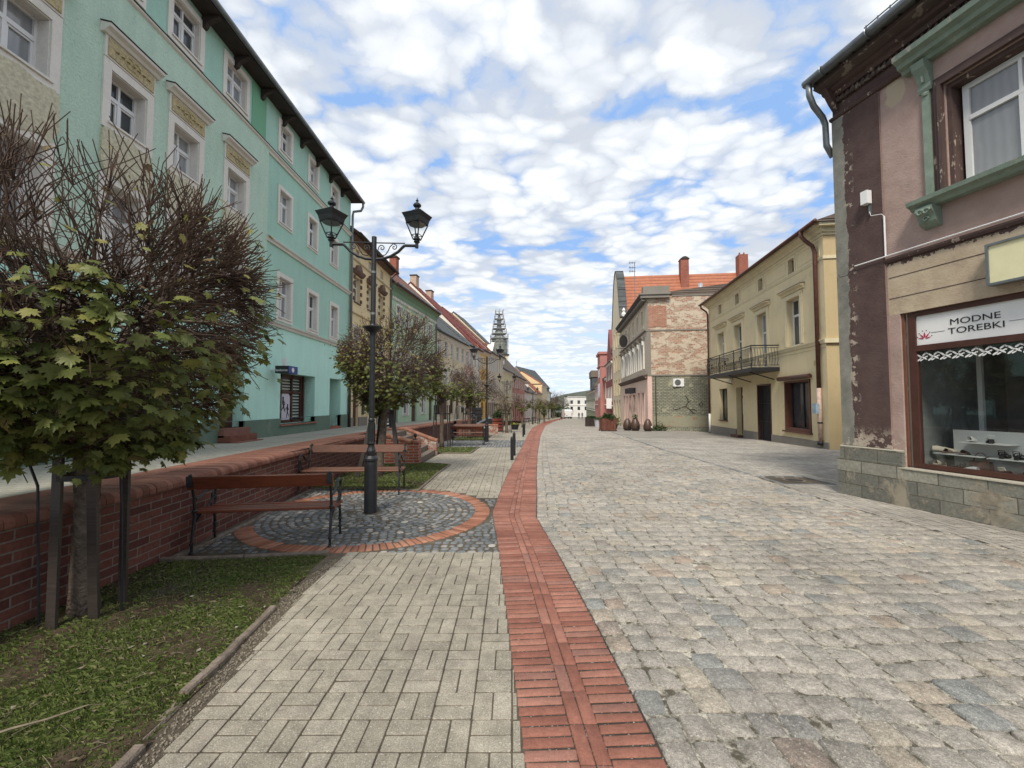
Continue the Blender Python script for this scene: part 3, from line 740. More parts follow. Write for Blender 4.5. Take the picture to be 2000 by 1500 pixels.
tag(mb.build('fallen_stick',plain('peeled_stick',(.20,.165,.11),.8,var=.3,scale=30)),'pale broken stick lying in the grass, bottom left','stick')
# kerbs
def kerb(name,pts,w_,h,label=None,gaps=(),jz=.0):
    mb=MB()
    for i,((x0,y0),(x1,y1)) in enumerate(zip(pts,pts[1:])):
        dx,dy=x1-x0,y1-y0; L=math.hypot(dx,dy); nx_,ny_=-dy/L*w_/2,dx/L*w_/2
        nn=max(1,int(L/.12)); prof=[(-1,-.08),(-1,h-.012),(-.7,h),(.7,h),(1,h-.012),(1,-.08)]
        vs=[];fs=[]
        for k in range(nn+1):
            t=k/nn; t=.004/L+t*(1-.008/L); e=rnd.uniform(-.005,.005); ez=rnd.uniform(-.004,.004)+jz*math.sin(i*2.3+t*1.5)
            for (s,z) in prof: vs.append((x0+dx*t+nx_*s+e,y0+dy*t+ny_*s+e*.3,zg(y0+dy*t)+z+ (ez if z>0 else 0)))
        for k in range(nn):
            for j in range(6): fs.append((k*6+j,k*6+(j+1)%6,(k+1)*6+(j+1)%6,(k+1)*6+j))
        fs.append(tuple(range(6))); fs.append(tuple(nn*6+j for j in range(6))[::-1])
        mb.add(vs,fs)
    return mb.build(name,M['stonegrey'],smooth=False)
pp=[(-1.715,1.96),(-1.745,2.24),(-1.77,2.5),(-1.80,2.8),(-1.83,3.1),(-1.86,3.45),(-1.885,3.75)]
struct(kerb('kerb',[(-1.69,1.2),(-1.69,1.7),(-1.72,2.06)],.055,.035,jz=.01))
struct(kerb('kerb',[(-1.76,2.1),(-1.775,2.36)],.05,.018)); struct(kerb('kerb',[(-1.80,2.42),(-1.79,2.66),(-1.83,2.98),(-1.86,3.42)],.055,.032,jz=.008))
struct(kerb('kerb',[(-3.55,4.42),(-2.75,4.50),(-1.93,4.62)],.05,.045))
struct(kerb('kerb',[(-3.48,4.5),(-3.52,6.0),(-3.72,8.0)],.07,.03))
struct(kerb('kerb',[(-3.75,8.10),(-2.7,8.14),(-1.70,8.0)],.04,.02)); struct(kerb('kerb',[(-1.72,7.9),(-1.70,9),(-1.68,10.2),(-1.64,11.5)],.045,.03)); struct(kerb('kerb',[(-1.64,11.55),(-2.5,12.02)],.045,.03))
struct(kerb('kerb',[(-2.45,14.68),(-1.44,14.68),(-1.32,17.4)],.05,.04)); struct(kerb('kerb',[(-1.32,22.1),(-1.25,26.4)],.05,.04))
# loose crumbs of sand between kerb and pavers
mb=MB()
for i in range(1500):
    y=rnd.uniform(1.2,4.5); x=GE(y)+rnd.gauss(.075,.035); s=rnd.uniform(.002,.007); z=rnd.uniform(-.004,.004)
    mb.lathe([(0.001,s*.9),(s*.8,s*.4),(s,-s*.5)],4,(x,y,z),rot=rnd.random())
struct(mb.build('gravel',M['gravel']))
# manhole with its sunken concrete frame
mb=MB(); mb.box(5.45,6.33,8.66,9.46,-.05,-.004); 
struct(mb.build('manhole_surround',M['grit']))
r_=empty('manhole_cover',(5.89,9.06,0),0,'round iron manhole cover in a pale square on the grey pavement','manhole cover')
mb=MB(); mb.lathe([(.16,-.03),(.16,.002),(.15,.004),(.02,.004)],24); mb.build('lid',M['iron'],r_)
mb=MB()
for t in range(24):
    a0=2*math.pi*t/24;a1=2*math.pi*(t+1)/24
    mb.add([(.17*math.cos(a0),.17*math.sin(a0),.003),(.21*math.cos(a0),.21*math.sin(a0),.003),(.21*math.cos(a1),.21*math.sin(a1),.003),(.17*math.cos(a1),.17*math.sin(a1),.003)],[(0,1,2,3)])
mb.build('rim',M['stonegrey'],r_)
mb=MB()
for (x0,x1,y0,y1) in ((5.36,6.42,8.56,8.62),(5.36,6.42,9.5,9.56),(5.36,5.42,8.62,9.5),(6.36,6.42,8.62,9.5)): mb.box(x0,x1,y0,y1,-.03,.006)
struct(mb.build('manhole_edging',M['basalt']))

# ------------------------------------------------------------------ retaining wall with rounded brick coping
def retaining(name,y0,y1,label,group=None,zfun=zt,step=.0755,xw=WL,back=.72,mat='brickwall'):
    root=empty(name,(xw(y0),y0,0),0,label,'brick wall',group)
    ox,oy=xw(y0),y0
    mb=MB(); N_=max(1,int((y1-y0)/.5))
    for i in range(N_):
        a=y0+(y1-y0)*i/N_; b=y0+(y1-y0)*(i+1)/N_
        vs=[]
        for yy in (a,b):
            x=xw(yy)
            vs+=[(x-ox,yy-oy,zg(yy)-.2),(x-ox,yy-oy,zfun(yy)-.055),(x-.36-ox,yy-oy,zfun(yy)-.055),(x-.36-ox,yy-oy,zg(yy)-.2)]
        fs=[(0,1,5,4),(1,2,6,5),(2,3,7,6)]
        if i==0: fs.append((3,2,1,0))
        if i==N_-1: fs.append((4,5,6,7))
        mb.add(vs,fs)
    mb.build('wall',M[mat],root)
    mb=MB(); y=y0
    prof=[(-.40,-.06),(-.40,.0),(-.06,.0),(-.015,-.006),(.018,-.024),(.034,-.05),(.036,-.085),(.03,-.10),(-.01,-.10),(-.01,-.06)]
    while y<y1-.02:
        e=min(y+step,y1)
        x=xw(y); z=zfun(y)+.012; j=rnd.uniform(-.003,.003)
        mb.prism(prof,lambda p,q,a:(x+p+j-ox,a-oy,z+q+j*.5),y+.0035,e-.0035)
        y=e
    mb.build('coping',M['coping'],root,smooth=False)
    mb=MB()
    a_=[(xw(y)-.37-ox,y-oy,zfun(y)+.003) for y in (y0,y1)]+[(xw(y)-.02-ox,y-oy,zfun(y)+.003) for y in (y1,y0)]
    mb.add(a_,[(0,1,2,3)]); mb.build('mortar_bed',M['joint'],root)
    return root
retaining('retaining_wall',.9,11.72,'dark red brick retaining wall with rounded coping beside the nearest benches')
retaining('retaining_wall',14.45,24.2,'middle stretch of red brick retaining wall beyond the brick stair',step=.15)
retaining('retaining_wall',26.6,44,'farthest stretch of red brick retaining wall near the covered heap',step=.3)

# brick rear paving behind the coping
sheet('terrace_edge_bricks',lambda y:WL(y)-.72,lambda y:WL(y)-.403,.9,24,lambda y:zt(y)+.006,bricks('edge_brick',(.32,.12,.08),(.38,.16,.11),(.2,.14,.1),bw=.3,bh=.075,ms=.008,lines=1))

def cheek(ox,oy,dx,h0,h1,flat,label,mat,th=.3,lowp=.12):
    """brick stair wall running right (dx) from the retaining wall, sloping down to a level end"""
    root=empty('stair_wall',(ox,oy,0),0,label,'brick wall')
    z0=zg(oy)-.15
    top=[(0,h0),(dx*.12,h0),(dx*flat,h1),(dx,h1)]
    poly=[(0,z0)]+top+[(dx,z0)]
    poly=[poly[0]]+[(p,q-.05) for p,q in top]+[poly[-1]]
    mb=MB(); mb.prism(poly[::-1],lambda p,q,a:(p,a,q),0,th); mb.build('wall',M[mat],root)
    mb=MB()
    L=0;x=0
    def zt_(x):
        for (a,b),(c,d) in zip(top,top[1:]):
            if x<=c: return b+(d-b)*(x-a)/(c-a)
        return h1
    while x<dx-.02:
        e=min(x+.078,dx+.015)
        prof=[(-.02,-.075),(-.025,-.03),(-.012,-.008),(.02,.004),(th-.02,.004),(th+.012,-.008),(th+.025,-.03),(th+.02,-.075)]
        za,zb_=zt_(x),zt_(e)
        n0=len(prof); vs=[(x+.003,p,za+q) for p,q in prof]+[(e-.003,p,zb_+q) for p,q in prof]
        mb.add(vs,[(i,(i+1)%n0,(i+1)%n0+n0,i+n0) for i in range(n0)]+[tuple(range(n0))[::-1],tuple(range(n0,2*n0))])
        x=e
    mb.build('coping',M['clinker2'],root)
    return root
cheek(-3.84,11.74,1.31,.82,.60,.8,'low red brick stair wall nearer to the camera, sloping down to a square end','brickred')
cheek(-3.72,14.30,1.22,.80,.42,.95,'patched brick stair wall behind the first one, with pale orange rounded coping','brickmix')
r_=empty('stairs',(-3.8,12.05,0),0,'short flight of stone steps between the two brick stair walls','stairs')
for i in range(5):
    mb=MB(); mb.box(-.45+0*i,1.25-.24*i,0,2.24,zg(12)-.1+.0*i+.16*i-.0,zg(12)+.13+.16*i-.012); mb.build('step',M['stonegrey'],r_)
# small red cap on the wall end
r_=empty('wall_finial',(-2.66,11.89,.58),0,'small dark iron ball on a stub on the end of the nearer stair wall','finial')
mb=MB(); mb.lathe([(.06,0),(.06,.04),(.025,.05),(.02,.09),(.05,.12),(.055,.15),(.03,.19),(.005,.2)],12); mb.build('ball',M['iron'],r_,smooth=True)

# ------------------------------------------------------------------ buildings
class Bld:
    """local frame: x along the facade, outward = sgn*y, z absolute minus zb"""
    def __init__(s,name,label,O,D,zb=0.,sgn=-1,cat='house'):
        L=math.hypot(*D); s.D=(D[0]/L,D[1]/L); s.O=O; s.zb=zb; s.sgn=sgn
        s.root=empty(name,(O[0],O[1],zb),math.atan2(D[1],D[0]),label,cat)
    def p(s,u,n_,z): return (u,s.sgn*n_,z-s.zb)
    def box(s,mb,u0,u1,n0,n1,z0,z1,mi=0): 
        a,b=s.sgn*n0,s.sgn*n1
        mb.box(u0,u1,min(a,b),max(a,b),z0-s.zb,z1-s.zb,mi)
    def obox(s,name,mat,*boxes,parent=None):
        mb=MB()
        for b in boxes: s.box(mb,*b)
        return mb.build(name,mat,parent or s.root)
    def face(s,mb,u0,u1,z0,z1,ops,n_=0.,mi=0,rd=None):
        """front face at depth n with rectangular holes and their reveals"""
        us=sorted({u0,u1}|{min(max(v,u0),u1) for o in ops for v in (o[0],o[1])}); zs=sorted({z0,z1}|{min(max(v,z0),z1) for o in ops for v in (o[2],o[3])})
        for a,b in zip(us,us[1:]):
            for c,d in zip(zs,zs[1:]):
                mu,mz=(a+b)/2,(c+d)/2
                if any(o[0]<mu<o[1] and o[2]<mz<o[3] for o in ops): continue
                mb.add([s.p(a,n_,c),s.p(b,n_,c),s.p(b,n_,d),s.p(a,n_,d)],[(0,1,2,3)],mi)
        for o in ops:
            a,b,c,d=max(o[0],u0),min(o[1],u1),max(o[2],z0),min(o[3],z1)
            if a>=b or c>=d: continue
            k=-(o[4] if len(o)>4 else .16) if rd is None else -rd
            for P in ([(a,c),(a,d)],[(b,c),(b,d)],[(a,d),(b,d)],[(a,c),(b,c)]):
                if P[0][1]==z0==P[1][1] and o[2]<=z0: continue
                mb.add([s.p(P[0][0],n_,P[0][1]),s.p(P[1][0],n_,P[1][1]),s.p(P[1][0],k,P[1][1]),s.p(P[0][0],k,P[0][1])],[(0,1,2,3)],mi)
    def shell(s,mb,u0,u1,z0,z1,depth,mi=0,mside=None):
        ms=mi if mside is None else mside
        mb.add([s.p(u0,0,z0),s.p(u0,0,z1),s.p(u0,-depth,z1),s.p(u0,-depth,z0)],[(0,1,2,3)],ms)
        mb.add([s.p(u1,0,z0),s.p(u1,0,z1),s.p(u1,-depth,z1),s.p(u1,-depth,z0)],[(0,1,2,3)],ms)
        mb.add([s.p(u0,-depth,z0),s.p(u1,-depth,z0),s.p(u1,-depth,z1),s.p(u0,-depth,z1)],[(0,1,2,3)],ms)
        mb.add([s.p(u0,0,z1),s.p(u1,0,z1),s.p(u1,-depth,z1),s.p(u0,-depth,z1)],[(0,1,2,3)],ms)
    def window(s,u0,u1,z0,z1,dep=.14,cols=2,trans=.66,fr=.055,pane='pane',sur=None,surm='trimwhite',sill=True,sillm='trimwhite',frm='upvc',name='window',sash=True,outn=.0,parent=None,hbars=()):
        """white frame (thing part) with pane, surround and sill as sub-parts"""
        n1=-dep+.03; n0=-dep-.02
        mb=MB()
        B=lambda a,b,c,d,x=0.: s.box(mb,a,b,n0,n1+x,c,d)
        B(u0,u0+fr,z0,z1);B(u1-fr,u1,z0,z1);B(u0+fr,u1-fr,z0,z0+fr);B(u0+fr,u1-fr,z1-fr,z1)
        zt2=z0+(z1-z0)*trans if trans else z1-fr
        if trans: B(u0+fr,u1-fr,zt2-.032,zt2+.032,.008)
        m_=(u1-u0-2*fr)/cols
        for k in range(1,cols):
            x=u0+fr+m_*k
            B(x-.026,x+.026,z0+fr,(zt2-.032 if trans else z1-fr),.006)
            if trans: B(x-.018,x+.018,zt2+.032,z1-fr,.004)
        if sash:
            zt3=(zt2-.032 if trans else z1-fr)
            for k in range(cols):
                a=u0+fr+m_*k+(.026 if k else 0); b=u0+fr+m_*(k+1)-(.026 if k<cols-1 else 0); t=.028
                B(a,a+t,z0+fr,zt3,-.008);B(b-t,b,z0+fr,zt3,-.008);B(a+t,b-t,z0+fr,z0+fr+t,-.008);B(a+t,b-t,zt3-t,zt3,-.008)
        for h in hbars: B(u0+fr,u1-fr,h-.015,h+.015,.002)
        w_=mb.build(name,M[frm],parent or s.root)
        mb=MB(); mb.add([s.p(u0,n0+.018,z0),s.p(u1,n0+.018,z0),s.p(u1,n0+.018,z1),s.p(u0,n0+.018,z1)],[(0,1,2,3)])
        mb.build('pane',M[pane],w_)
        if sill: s.obox('sill',M[sillm],(u0-.04,u1+.04,n1,.05+outn,z0-.03,z0),parent=w_)
        if sur:
            mb=MB(); t=sur; e=.022+outn
            s.box(mb,u0-t,u0-.002,outn-.0,e,z0-t*.9,z1+t);s.box(mb,u1+.002,u1+t,outn,e,z0-t*.9,z1+t)
            s.box(mb,u0-.002,u1+.002,outn,e,z1+.002,z1+t);s.box(mb,u0-.002,u1+.002,outn,e,z0-t*.9,z0-.031)
            mb.build('surround',M[surm],w_)
            mb=MB(); s.box(mb,u0+.001,u0+.014,n1,outn,z0+.001,z1-.001);s.box(mb,u1-.014,u1-.001,n1,outn,z0+.001,z1-.001);s.box(mb,u0+.014,u1-.014,n1,outn,z1-.014,z1-.001)
            mb.build('reveal',M[surm],w_)
        return w_
    def cornice(s,name,mat,u0,u1,prof,parent=None,rets=True):
        """prof: (n,z) outline extruded along the facade"""
        mb=MB(); mb.prism(prof,lambda p_,q,a: s.p(a,p_,q),u0,u1); return mb.build(name,mat,parent or s.root)
    def roof(s,u0,u1,ze,depth,rise,ov,mat,wallm,name='roof',side=.0,th=.14):
        mb=MB(); h=-depth/2
        # two tiled slopes with real thickness and the gable walls under them
        k=rise/(depth/2)
        pf=[(ov,ze-ov*k),(h,ze+rise),(-depth-ov,ze-ov*k),(-depth-ov,ze-ov*k-th),(h,ze+rise-th),(ov,ze-ov*k-th)]
        mb.prism(pf,lambda p_,q,a:s.p(a,p_,q+.02),u0-side,u1+side,0)
        r_=mb.build(name,M[mat],s.root)
        mb=MB(); mb.prism([(0,ze-.01),(h,ze+rise-th-.03),(-depth,ze-.01)],lambda p_,q,a:s.p(a,p_,q),u0+.01,u1-.01)
        mb.build('gable_wall',M[wallm],s.root)
        return r_
    def chimney(s,u,n_,z0,z1,w_=.6,d_=.5,mat='chimlight',cap=True):
        c=s.obox('chimney',M[mat],(u-w_/2,u+w_/2,n_-d_/2,n_+d_/2,z0,z1))
        if cap: s.obox('chimney_cap',M['metaldark'],(u-w_/2-.05,u+w_/2+.05,n_-d_/2-.05,n_+d_/2+.05,z1,z1+.1),parent=c)
        return c
    def pipe(s,name,mat,path,r=.05,parent=None,n_=8):
        mb=MB(); mb.tube([s.p(*q) for q in path],r,n_); return mb.build(name,mat,parent or s.root,smooth=True)

# ---- green house ------------------------------------------------------
g_=Bld('green_house','tall mint green house on the left with off-white window surrounds and dark overhanging eaves',(-6.2,0),(0,1),.5,1)
g_.sgn=-1  # x runs away from the camera (+Y), y points into the house
U1=16.22
topw=[(5.75-.0,6.65,8.3,9.2),(7.55,8.22,8.33,9.12),(9.03,9.71,8.33,9.12),(11.2,11.73,8.4,9.1),(12.86,13.38,8.4,9.1),(14.48,15.0,8.4,9.1)]
hoodw=[(4.1,4.95),(4.9,5.5),(6.36,6.99),(7.58,8.2),(9.06,9.68)]
hoodw=[(3.2,3.95),(4.75,5.50),(6.36,7.0),(7.58,8.21),(9.06,9.68)]
topw=[(3.2,3.95,8.33,9.12),(4.78,5.5,8.33,9.12),(6.2,6.85,8.33,9.12)]+topw[1:]
mid=[(11.24,11.82,6.45,7.33),(12.88,13.42,6.42,7.31),(14.5,15.02,6.42,7.3)]
low=[(11.3,11.9,3.9,4.98),(12.94,13.53,3.88,4.98),(14.58,15.14,3.88,4.97)]
lowA=[(4.75,5.5,3.75,4.95),(6.36,7.0,3.75,4.95),(7.58,8.21,3.75,4.95),(9.06,9.68,3.75,4.95)]
shop=(11.50,13.52,1.04,2.44); door2=(14.62,15.55,.6,2.46); door1=(9.1,9.95,1.03,2.5); shopA=(6.2,8.0,1.25,2.5)
hw=[(a,b,5.88,6.70,.2) for a,b in hoodw]
ops_all=[(*o,.2) for o in topw+mid+low+lowA]+hw
mb=MB()
g_.face(mb,10.6,U1,3.7,9.35,[o for o in ops_all if o[0]>10.6],0)
g_.face(mb,0.5,10.6,8.05,9.35,[o for o in ops_all if o[0]<10.6 and o[2]>8],.0)
g_.shell(mb,.5,U1,.45,9.35,9)
g_.face(mb,.5,U1,9.35,9.36,[],0)
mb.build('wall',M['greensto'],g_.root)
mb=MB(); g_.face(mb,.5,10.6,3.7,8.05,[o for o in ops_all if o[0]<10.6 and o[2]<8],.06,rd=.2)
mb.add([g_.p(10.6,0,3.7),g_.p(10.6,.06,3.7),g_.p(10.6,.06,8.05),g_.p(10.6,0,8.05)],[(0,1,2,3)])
mb.build('projecting_wall',M['greenpale'],g_.root)
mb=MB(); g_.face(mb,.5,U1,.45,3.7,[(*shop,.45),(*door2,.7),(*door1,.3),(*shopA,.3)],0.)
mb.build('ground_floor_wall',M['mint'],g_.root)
mb=MB(); mb.add([g_.p(*q) for q in [(9.94,.012,8.1),(10.52,.012,8.1),(10.52,.012,9.3),(9.94,.012,9.3)]],[(0,1,2,3)])
g_.obox('repair_patch',M['patch'],(9.94,10.52,0,.012,8.12,9.34))
mb=MB(); g_.face(mb,.5,U1,.45,1.2,[(*shop,.2),(*door2,.4),(*door1,.2)],.035,rd=.1)
for a,b in ((.5,9.1),(9.95,11.5),(13.52,14.62),(15.55,U1)): mb.add([g_.p(a,.035,1.2),g_.p(b,.035,1.2),g_.p(b,0,1.2),g_.p(a,0,1.2)],[(0,1,2,3)])
mb.add([g_.p(*shop[:1],.035,1.04),g_.p(shop[1],.035,1.04),g_.p(shop[1],0,1.04),g_.p(shop[0],0,1.04)],[(0,1,2,3)])
mb.build('plinth',M['plinthgreen'],g_.root)
for z,u0,e in ((3.69,.5,.0),(5.80,10.6,0),(8.05,.5,.06)):
    x0=.0 if u0>1 or z<4 else .0
    g_.cornice('string_course',M['trimwhite'],u0,U1,[(-.01,z-.08),(.04,z-.08),(.055,z-.03),(.10,z),(.11,z+.03),(-.01,z+.055)])
g_.cornice('string_flashing',M['metaldark'],.5,U1,[(.02,8.106),(.125,8.082),(.125,8.092),(.02,8.118)])
for i,(a,b,c,d) in enumerate(topw): g_.window(a,b,c,d,.12,2,.66,.04,pane=['panelt','pane'][i%2],sur=.12)
for i,(a,b,c,d) in enumerate(mid): g_.window(a,b,c,d,.13,2,.66,.04,pane=['panelt','pane','pane'][i%3],sur=.10)
for i,(a,b,c,d) in enumerate(low): g_.window(a,b,c,d,.13,2,.62,.045,pane=['panelt','pane','panelt'][i%3],sur=.12)
for i,(a,b,c,d) in enumerate(lowA): g_.window(a,b,c,d,.18,2,.62,.045,pane='panelt',sur=.12,outn=.06)
for i,(a,b) in enumerate(hoodw):
    w_=g_.window(a,b,5.88,6.70,.13,2,.62,.045,pane=['paneblind','panelt','pane','paneblind','paneblind'][i],sur=.13,outn=.06,hbars=())
    g_.obox('frieze_frame',M['trimwhite'],(a-.13,b+.13,.06,.09,6.84,7.17),parent=w_)
    mb=MB(); g_.box(mb,a-.09,b+.09,.088,.108,6.87,7.14)
    m_=(a+b)/2
    for k in range(-3,4):
        cc=g_.p(m_+k*.095,.11,7.0)
        mb.lathe([(.035,-.001),(.03,.006)],8,cc)
    for (r0,cx) in ((.085,-.06),(.085,.06)):
        mb.tube([g_.p(m_+cx+r0*math.cos(t*.523),.112,7.005+r0*math.sin(t*.523)) for t in range(13)],.010,5)
    mb.build('relief_panel',M['ornament'],w_)
    g_.cornice('hood',M['trimwhite'],a-.19,b+.19,[(.06,7.17),(.12,7.17),(.15,7.21),(.21,7.24),(.22,7.28),(.06,7.32)],parent=w_)
    g_.cornice('hood_flashing',M['metaldark'],a-.20,b+.20,[(.06,7.325),(.235,7.285),(.235,7.297),(.06,7.34)],parent=w_)
    # cream relief under the sill
    P=[(a-.12,5.72),(a-.06,5.78),(a+.12,5.74),((a+b)/2,5.80),(b-.12,5.74),(b+.06,5.78),(b+.12,5.72),(b+.14,5.25),(b+.02,5.02),(b-.1,5.10),((a+b)/2,4.98),(a+.1,5.10),(a-.02,5.02),(a-.14,5.25)]
    mb=MB(); mb.prism(P[::-1],lambda p_,q,n0:g_.p(p_,n0,q),.058,.10); mb.build('relief_apron',M['scagliola'],w_)
# eaves: soffit, brackets, gutter, downpipe, low roof
mb=MB(); g_.box(mb,.3,U1+.15,-.1,.38,9.36,9.43); mb.build('soffit',M['metaldark'],g_.root)
mb=MB(); mb.prism([(.40,9.435),(-4.5,11.2),(-9.3,9.435)],lambda p_,q,a:g_.p(a,p_,q),.3,U1+.15); mb.build('roof',M['rtile_brown'],g_.root)
for k in range(15):
    u=2.3+k*1.0
    if u>U1: break
    mb=MB(); mb.prism([(0,9.35),(.34,9.35),(.34,9.31),(.24,9.28),(.11,9.21),(.07,9.12),(0,9.09)],lambda p_,q,a:g_.p(a,p_,q),u-.05,u+.05)
    mb.build('eave_bracket',M['metaldark'],g_.root)
mb=MB(); mb.tube([g_.p(.3,.43,9.42),g_.p(U1+.2,.43,9.40)],.055,10); mb.build('gutter',M['metalgrey'],g_.root,smooth=True)
g_.pipe('downpipe',M['metalgrey'],[(U1+.12,.43,9.38),(U1+.12,.43,9.2),(U1+.10,.36,9.04),(U1+.02,.10,8.97),(U1,.08,8.8),(U1,.08,1.9)],.045)
g_.pipe('downpipe_foot',M['metaldark'],[(U1,.08,1.9),(U1,.08,.72)],.055)
# shop window with posters, blinds and cash machine
w_=g_.obox('shop_window',M['brownframe'],*[(a,b,-.36,-.29,c,d) for a,b,c,d in ((11.5,11.58,1.04,2.44),(13.2,13.30,1.04,2.44),(12.05,12.13,1.04,2.44),(12.66,12.73,1.04,2.44),(11.58,13.2,2.34,2.44),(11.58,13.2,1.04,1.12),(11.58,13.2,1.90,1.96))],(13.28,13.34,-.30,-.24,1.04,2.44))
mb=MB(); mb.add([g_.p(*q) for q in [(11.5,-.34,1.04),(13.3,-.34,1.04),(13.3,-.34,2.44),(11.5,-.34,2.44)]],[(0,1,2,3)]); mb.build('pane',M['pane'],w_)
mb=MB()
for k in range(13):
    z=1.20+k*.09
    if 1.86<z<2.0: continue
    g_.box(mb,12.76,13.18,-.332,-.326,z,z+.035)
for k in range(4): g_.box(mb,12.16,12.63,-.332,-.326,2.0+k*.085,2.035+k*.085)
mb.build('blinds',plain('grey_green_blind',(.42,.47,.42),.5),w_)
mb=MB(); P=[(12.15,1.13),(12.64,1.13),(12.64,1.80),(12.56,1.88),(12.23,1.88),(12.15,1.80)]
mb.prism(P,lambda p_,q,a:g_.p(p_,a,q),-.331,-.322); mb.build('poster',plain('pale_lilac_poster',(.62,.58,.66),.5,var=.03),w_)
mb=MB()
def tw(mb,pts,r0,nn=-.318): mb.tube([g_.p(a,nn,b) for a,b in pts],r0,5)
tw(mb,[(12.24,1.79),(12.25,1.73)],[.03,.02]);tw(mb,[(12.25,1.73),(12.24,1.62),(12.29,1.52)],[.025,.03,.02]);tw(mb,[(12.29,1.52),(12.22,1.45),(12.18,1.40)],[.02,.012,.008]);tw(mb,[(12.29,1.52),(12.33,1.42),(12.37,1.36)],[.02,.012,.008]);tw(mb,[(12.26,1.68),(12.36,1.62),(12.33,1.56)],[.015,.01,.014])
tw(mb,[(12.50,1.58),(12.50,1.54)],[.024,.016]);tw(mb,[(12.50,1.54),(12.49,1.44),(12.50,1.36)],[.018,.024,.016]);tw(mb,[(12.5,1.36),(12.46,1.25),(12.46,1.18)],[.015,.01,.008]);tw(mb,[(12.5,1.36),(12.56,1.27),(12.55,1.22)],[.015,.01,.008]);tw(mb,[(12.49,1.5),(12.40,1.44),(12.36,1.42)],[.012,.01,.006]);tw(mb,[(12.5,1.5),(12.57,1.42)],[.012,.012])
mb.build('poster_dancers',M['dark'],w_)
g_.obox('sill',plain('terracotta_sill',(.30,.12,.08)),(11.44,13.58,-.3,.09,1.0,1.035),parent=w_)
a_=g_.obox('cash_machine',M['stonegrey'],(11.60,12.02,-.34,-.25,1.32,1.86))
g_.obox('screen_panel',plain('blue_panel',(.03,.06,.16),.3),(11.63,11.99,-.25,-.243,1.70,1.83),parent=a_)
g_.obox('keypad_niche',M['dark'],(11.64,11.98,-.25,-.243,1.42,1.66),parent=a_)
def text(s,b,u,z,n0,h,wd,mat,parent,name='lettering',flip=1,ext=.003,u1=None):
    c=bpy.data.curves.new('t','FONT'); c.body=s; c.size=1; c.extrude=.02; c.align_x='LEFT'
    o=bpy.data.objects.new('t',c); COL.objects.link(o)
    bpy.context.view_layer.update()
    dg=bpy.context.evaluated_depsgraph_get(); me=bpy.data.meshes.new_from_object(o.evaluated_get(dg))
    xs=[v.co.x for v in me.vertices]; ys=[v.co.y for v in me.vertices]
    kx=wd/(max(xs)-min(xs)); kz=h/(max(ys)-min(ys)); x0=min(xs); y0=min(ys)
    for v in me.vertices:
        x,y,zc=v.co
        v.co=b.p(u+flip*(x-x0)*kx,n0+zc*.1+ext,z+(y-y0)*kz)
    bpy.data.objects.remove(o); bpy.data.curves.remove(c)
    me.materials.clear(); me.materials.append(mat); q=bpy.data.objects.new(name,me); COL.objects.link(q); q.parent=parent; return q
sg=empty('bank_sign',(-5.62,11.42,2.37),math.atan2(.22,.976),'black and blue projecting sign reading bankomat over the green house shop window','sign')
class Loc:   # small frame for flat signs: x along, y towards viewer is negative
    def __init__(s,sg): s.sg=sg
    def p(s,u,n_,z): return (u,-n_,z)
LS=Loc(0)
sg.location=(-6.02,10.9,2.37); sg.rotation_euler=(0,0,0)
mb=MB(); mb.box(0,.34,.0,.45,0,.19); mb.build('black_box',M['dark'],sg)
mb=MB(); mb.box(.3405,.352,.0,.45,.0,.19); mb.build('blue_side',plain('blue_board',(.03,.07,.25),.4),sg)
text('bankomat',LS,.02,.05,.001,.06,.30,M['white'],sg)
mb=MB(); mb.prism([(.2+.062*math.cos(k*.524),.09+.062*math.sin(k*.524)) for k in range(12)],lambda p_,q,a:(a,p_,q),.352,.358); mb.build('round_mark',M['white'],sg)
mb=MB(); mb.box(.14,.24,.05,.12,.19,.40); mb.box(-.18,0,.15,.2,.08,.12); mb.build('lamp_bracket',M['white'],sg)
# second door recess
d_=g_.obox('door',M['brownframe'],(14.72,15.5,-.68,-.62,.82,2.3)); g_.obox('handle',M['metalgrey'],(15.38,15.42,-.62,-.58,1.4,1.55),parent=d_)
g_.obox('doorstep',plain('red_step',(.30,.10,.07)),(14.62,15.55,-.62,.03,.6,.80),(14.62,15.55,.03,.22,.6,.72))
d_=g_.obox('door',M['brownframe'],(9.12,9.93,-.29,-.24,1.05,2.48)); g_.obox('door_panel',plain('ochre_door_panel',(.2,.11,.05)),(9.24,9.81,-.24,-.225,1.35,2.3),parent=d_)
mb=MB()
for k in range(3): g_.box(mb,9.05,9.98,-.23,.46-.15*k,.6+.14*k+(0 if k==0 else .001),.78+.14*k-.0)
mb.build('entrance_steps',M['clinker'],g_.root)
w_=g_.window(6.2,8.0,1.25,2.5,.22,2,0,.07,pane='pane',frm='brownframe',sill=True,name='shop_window')

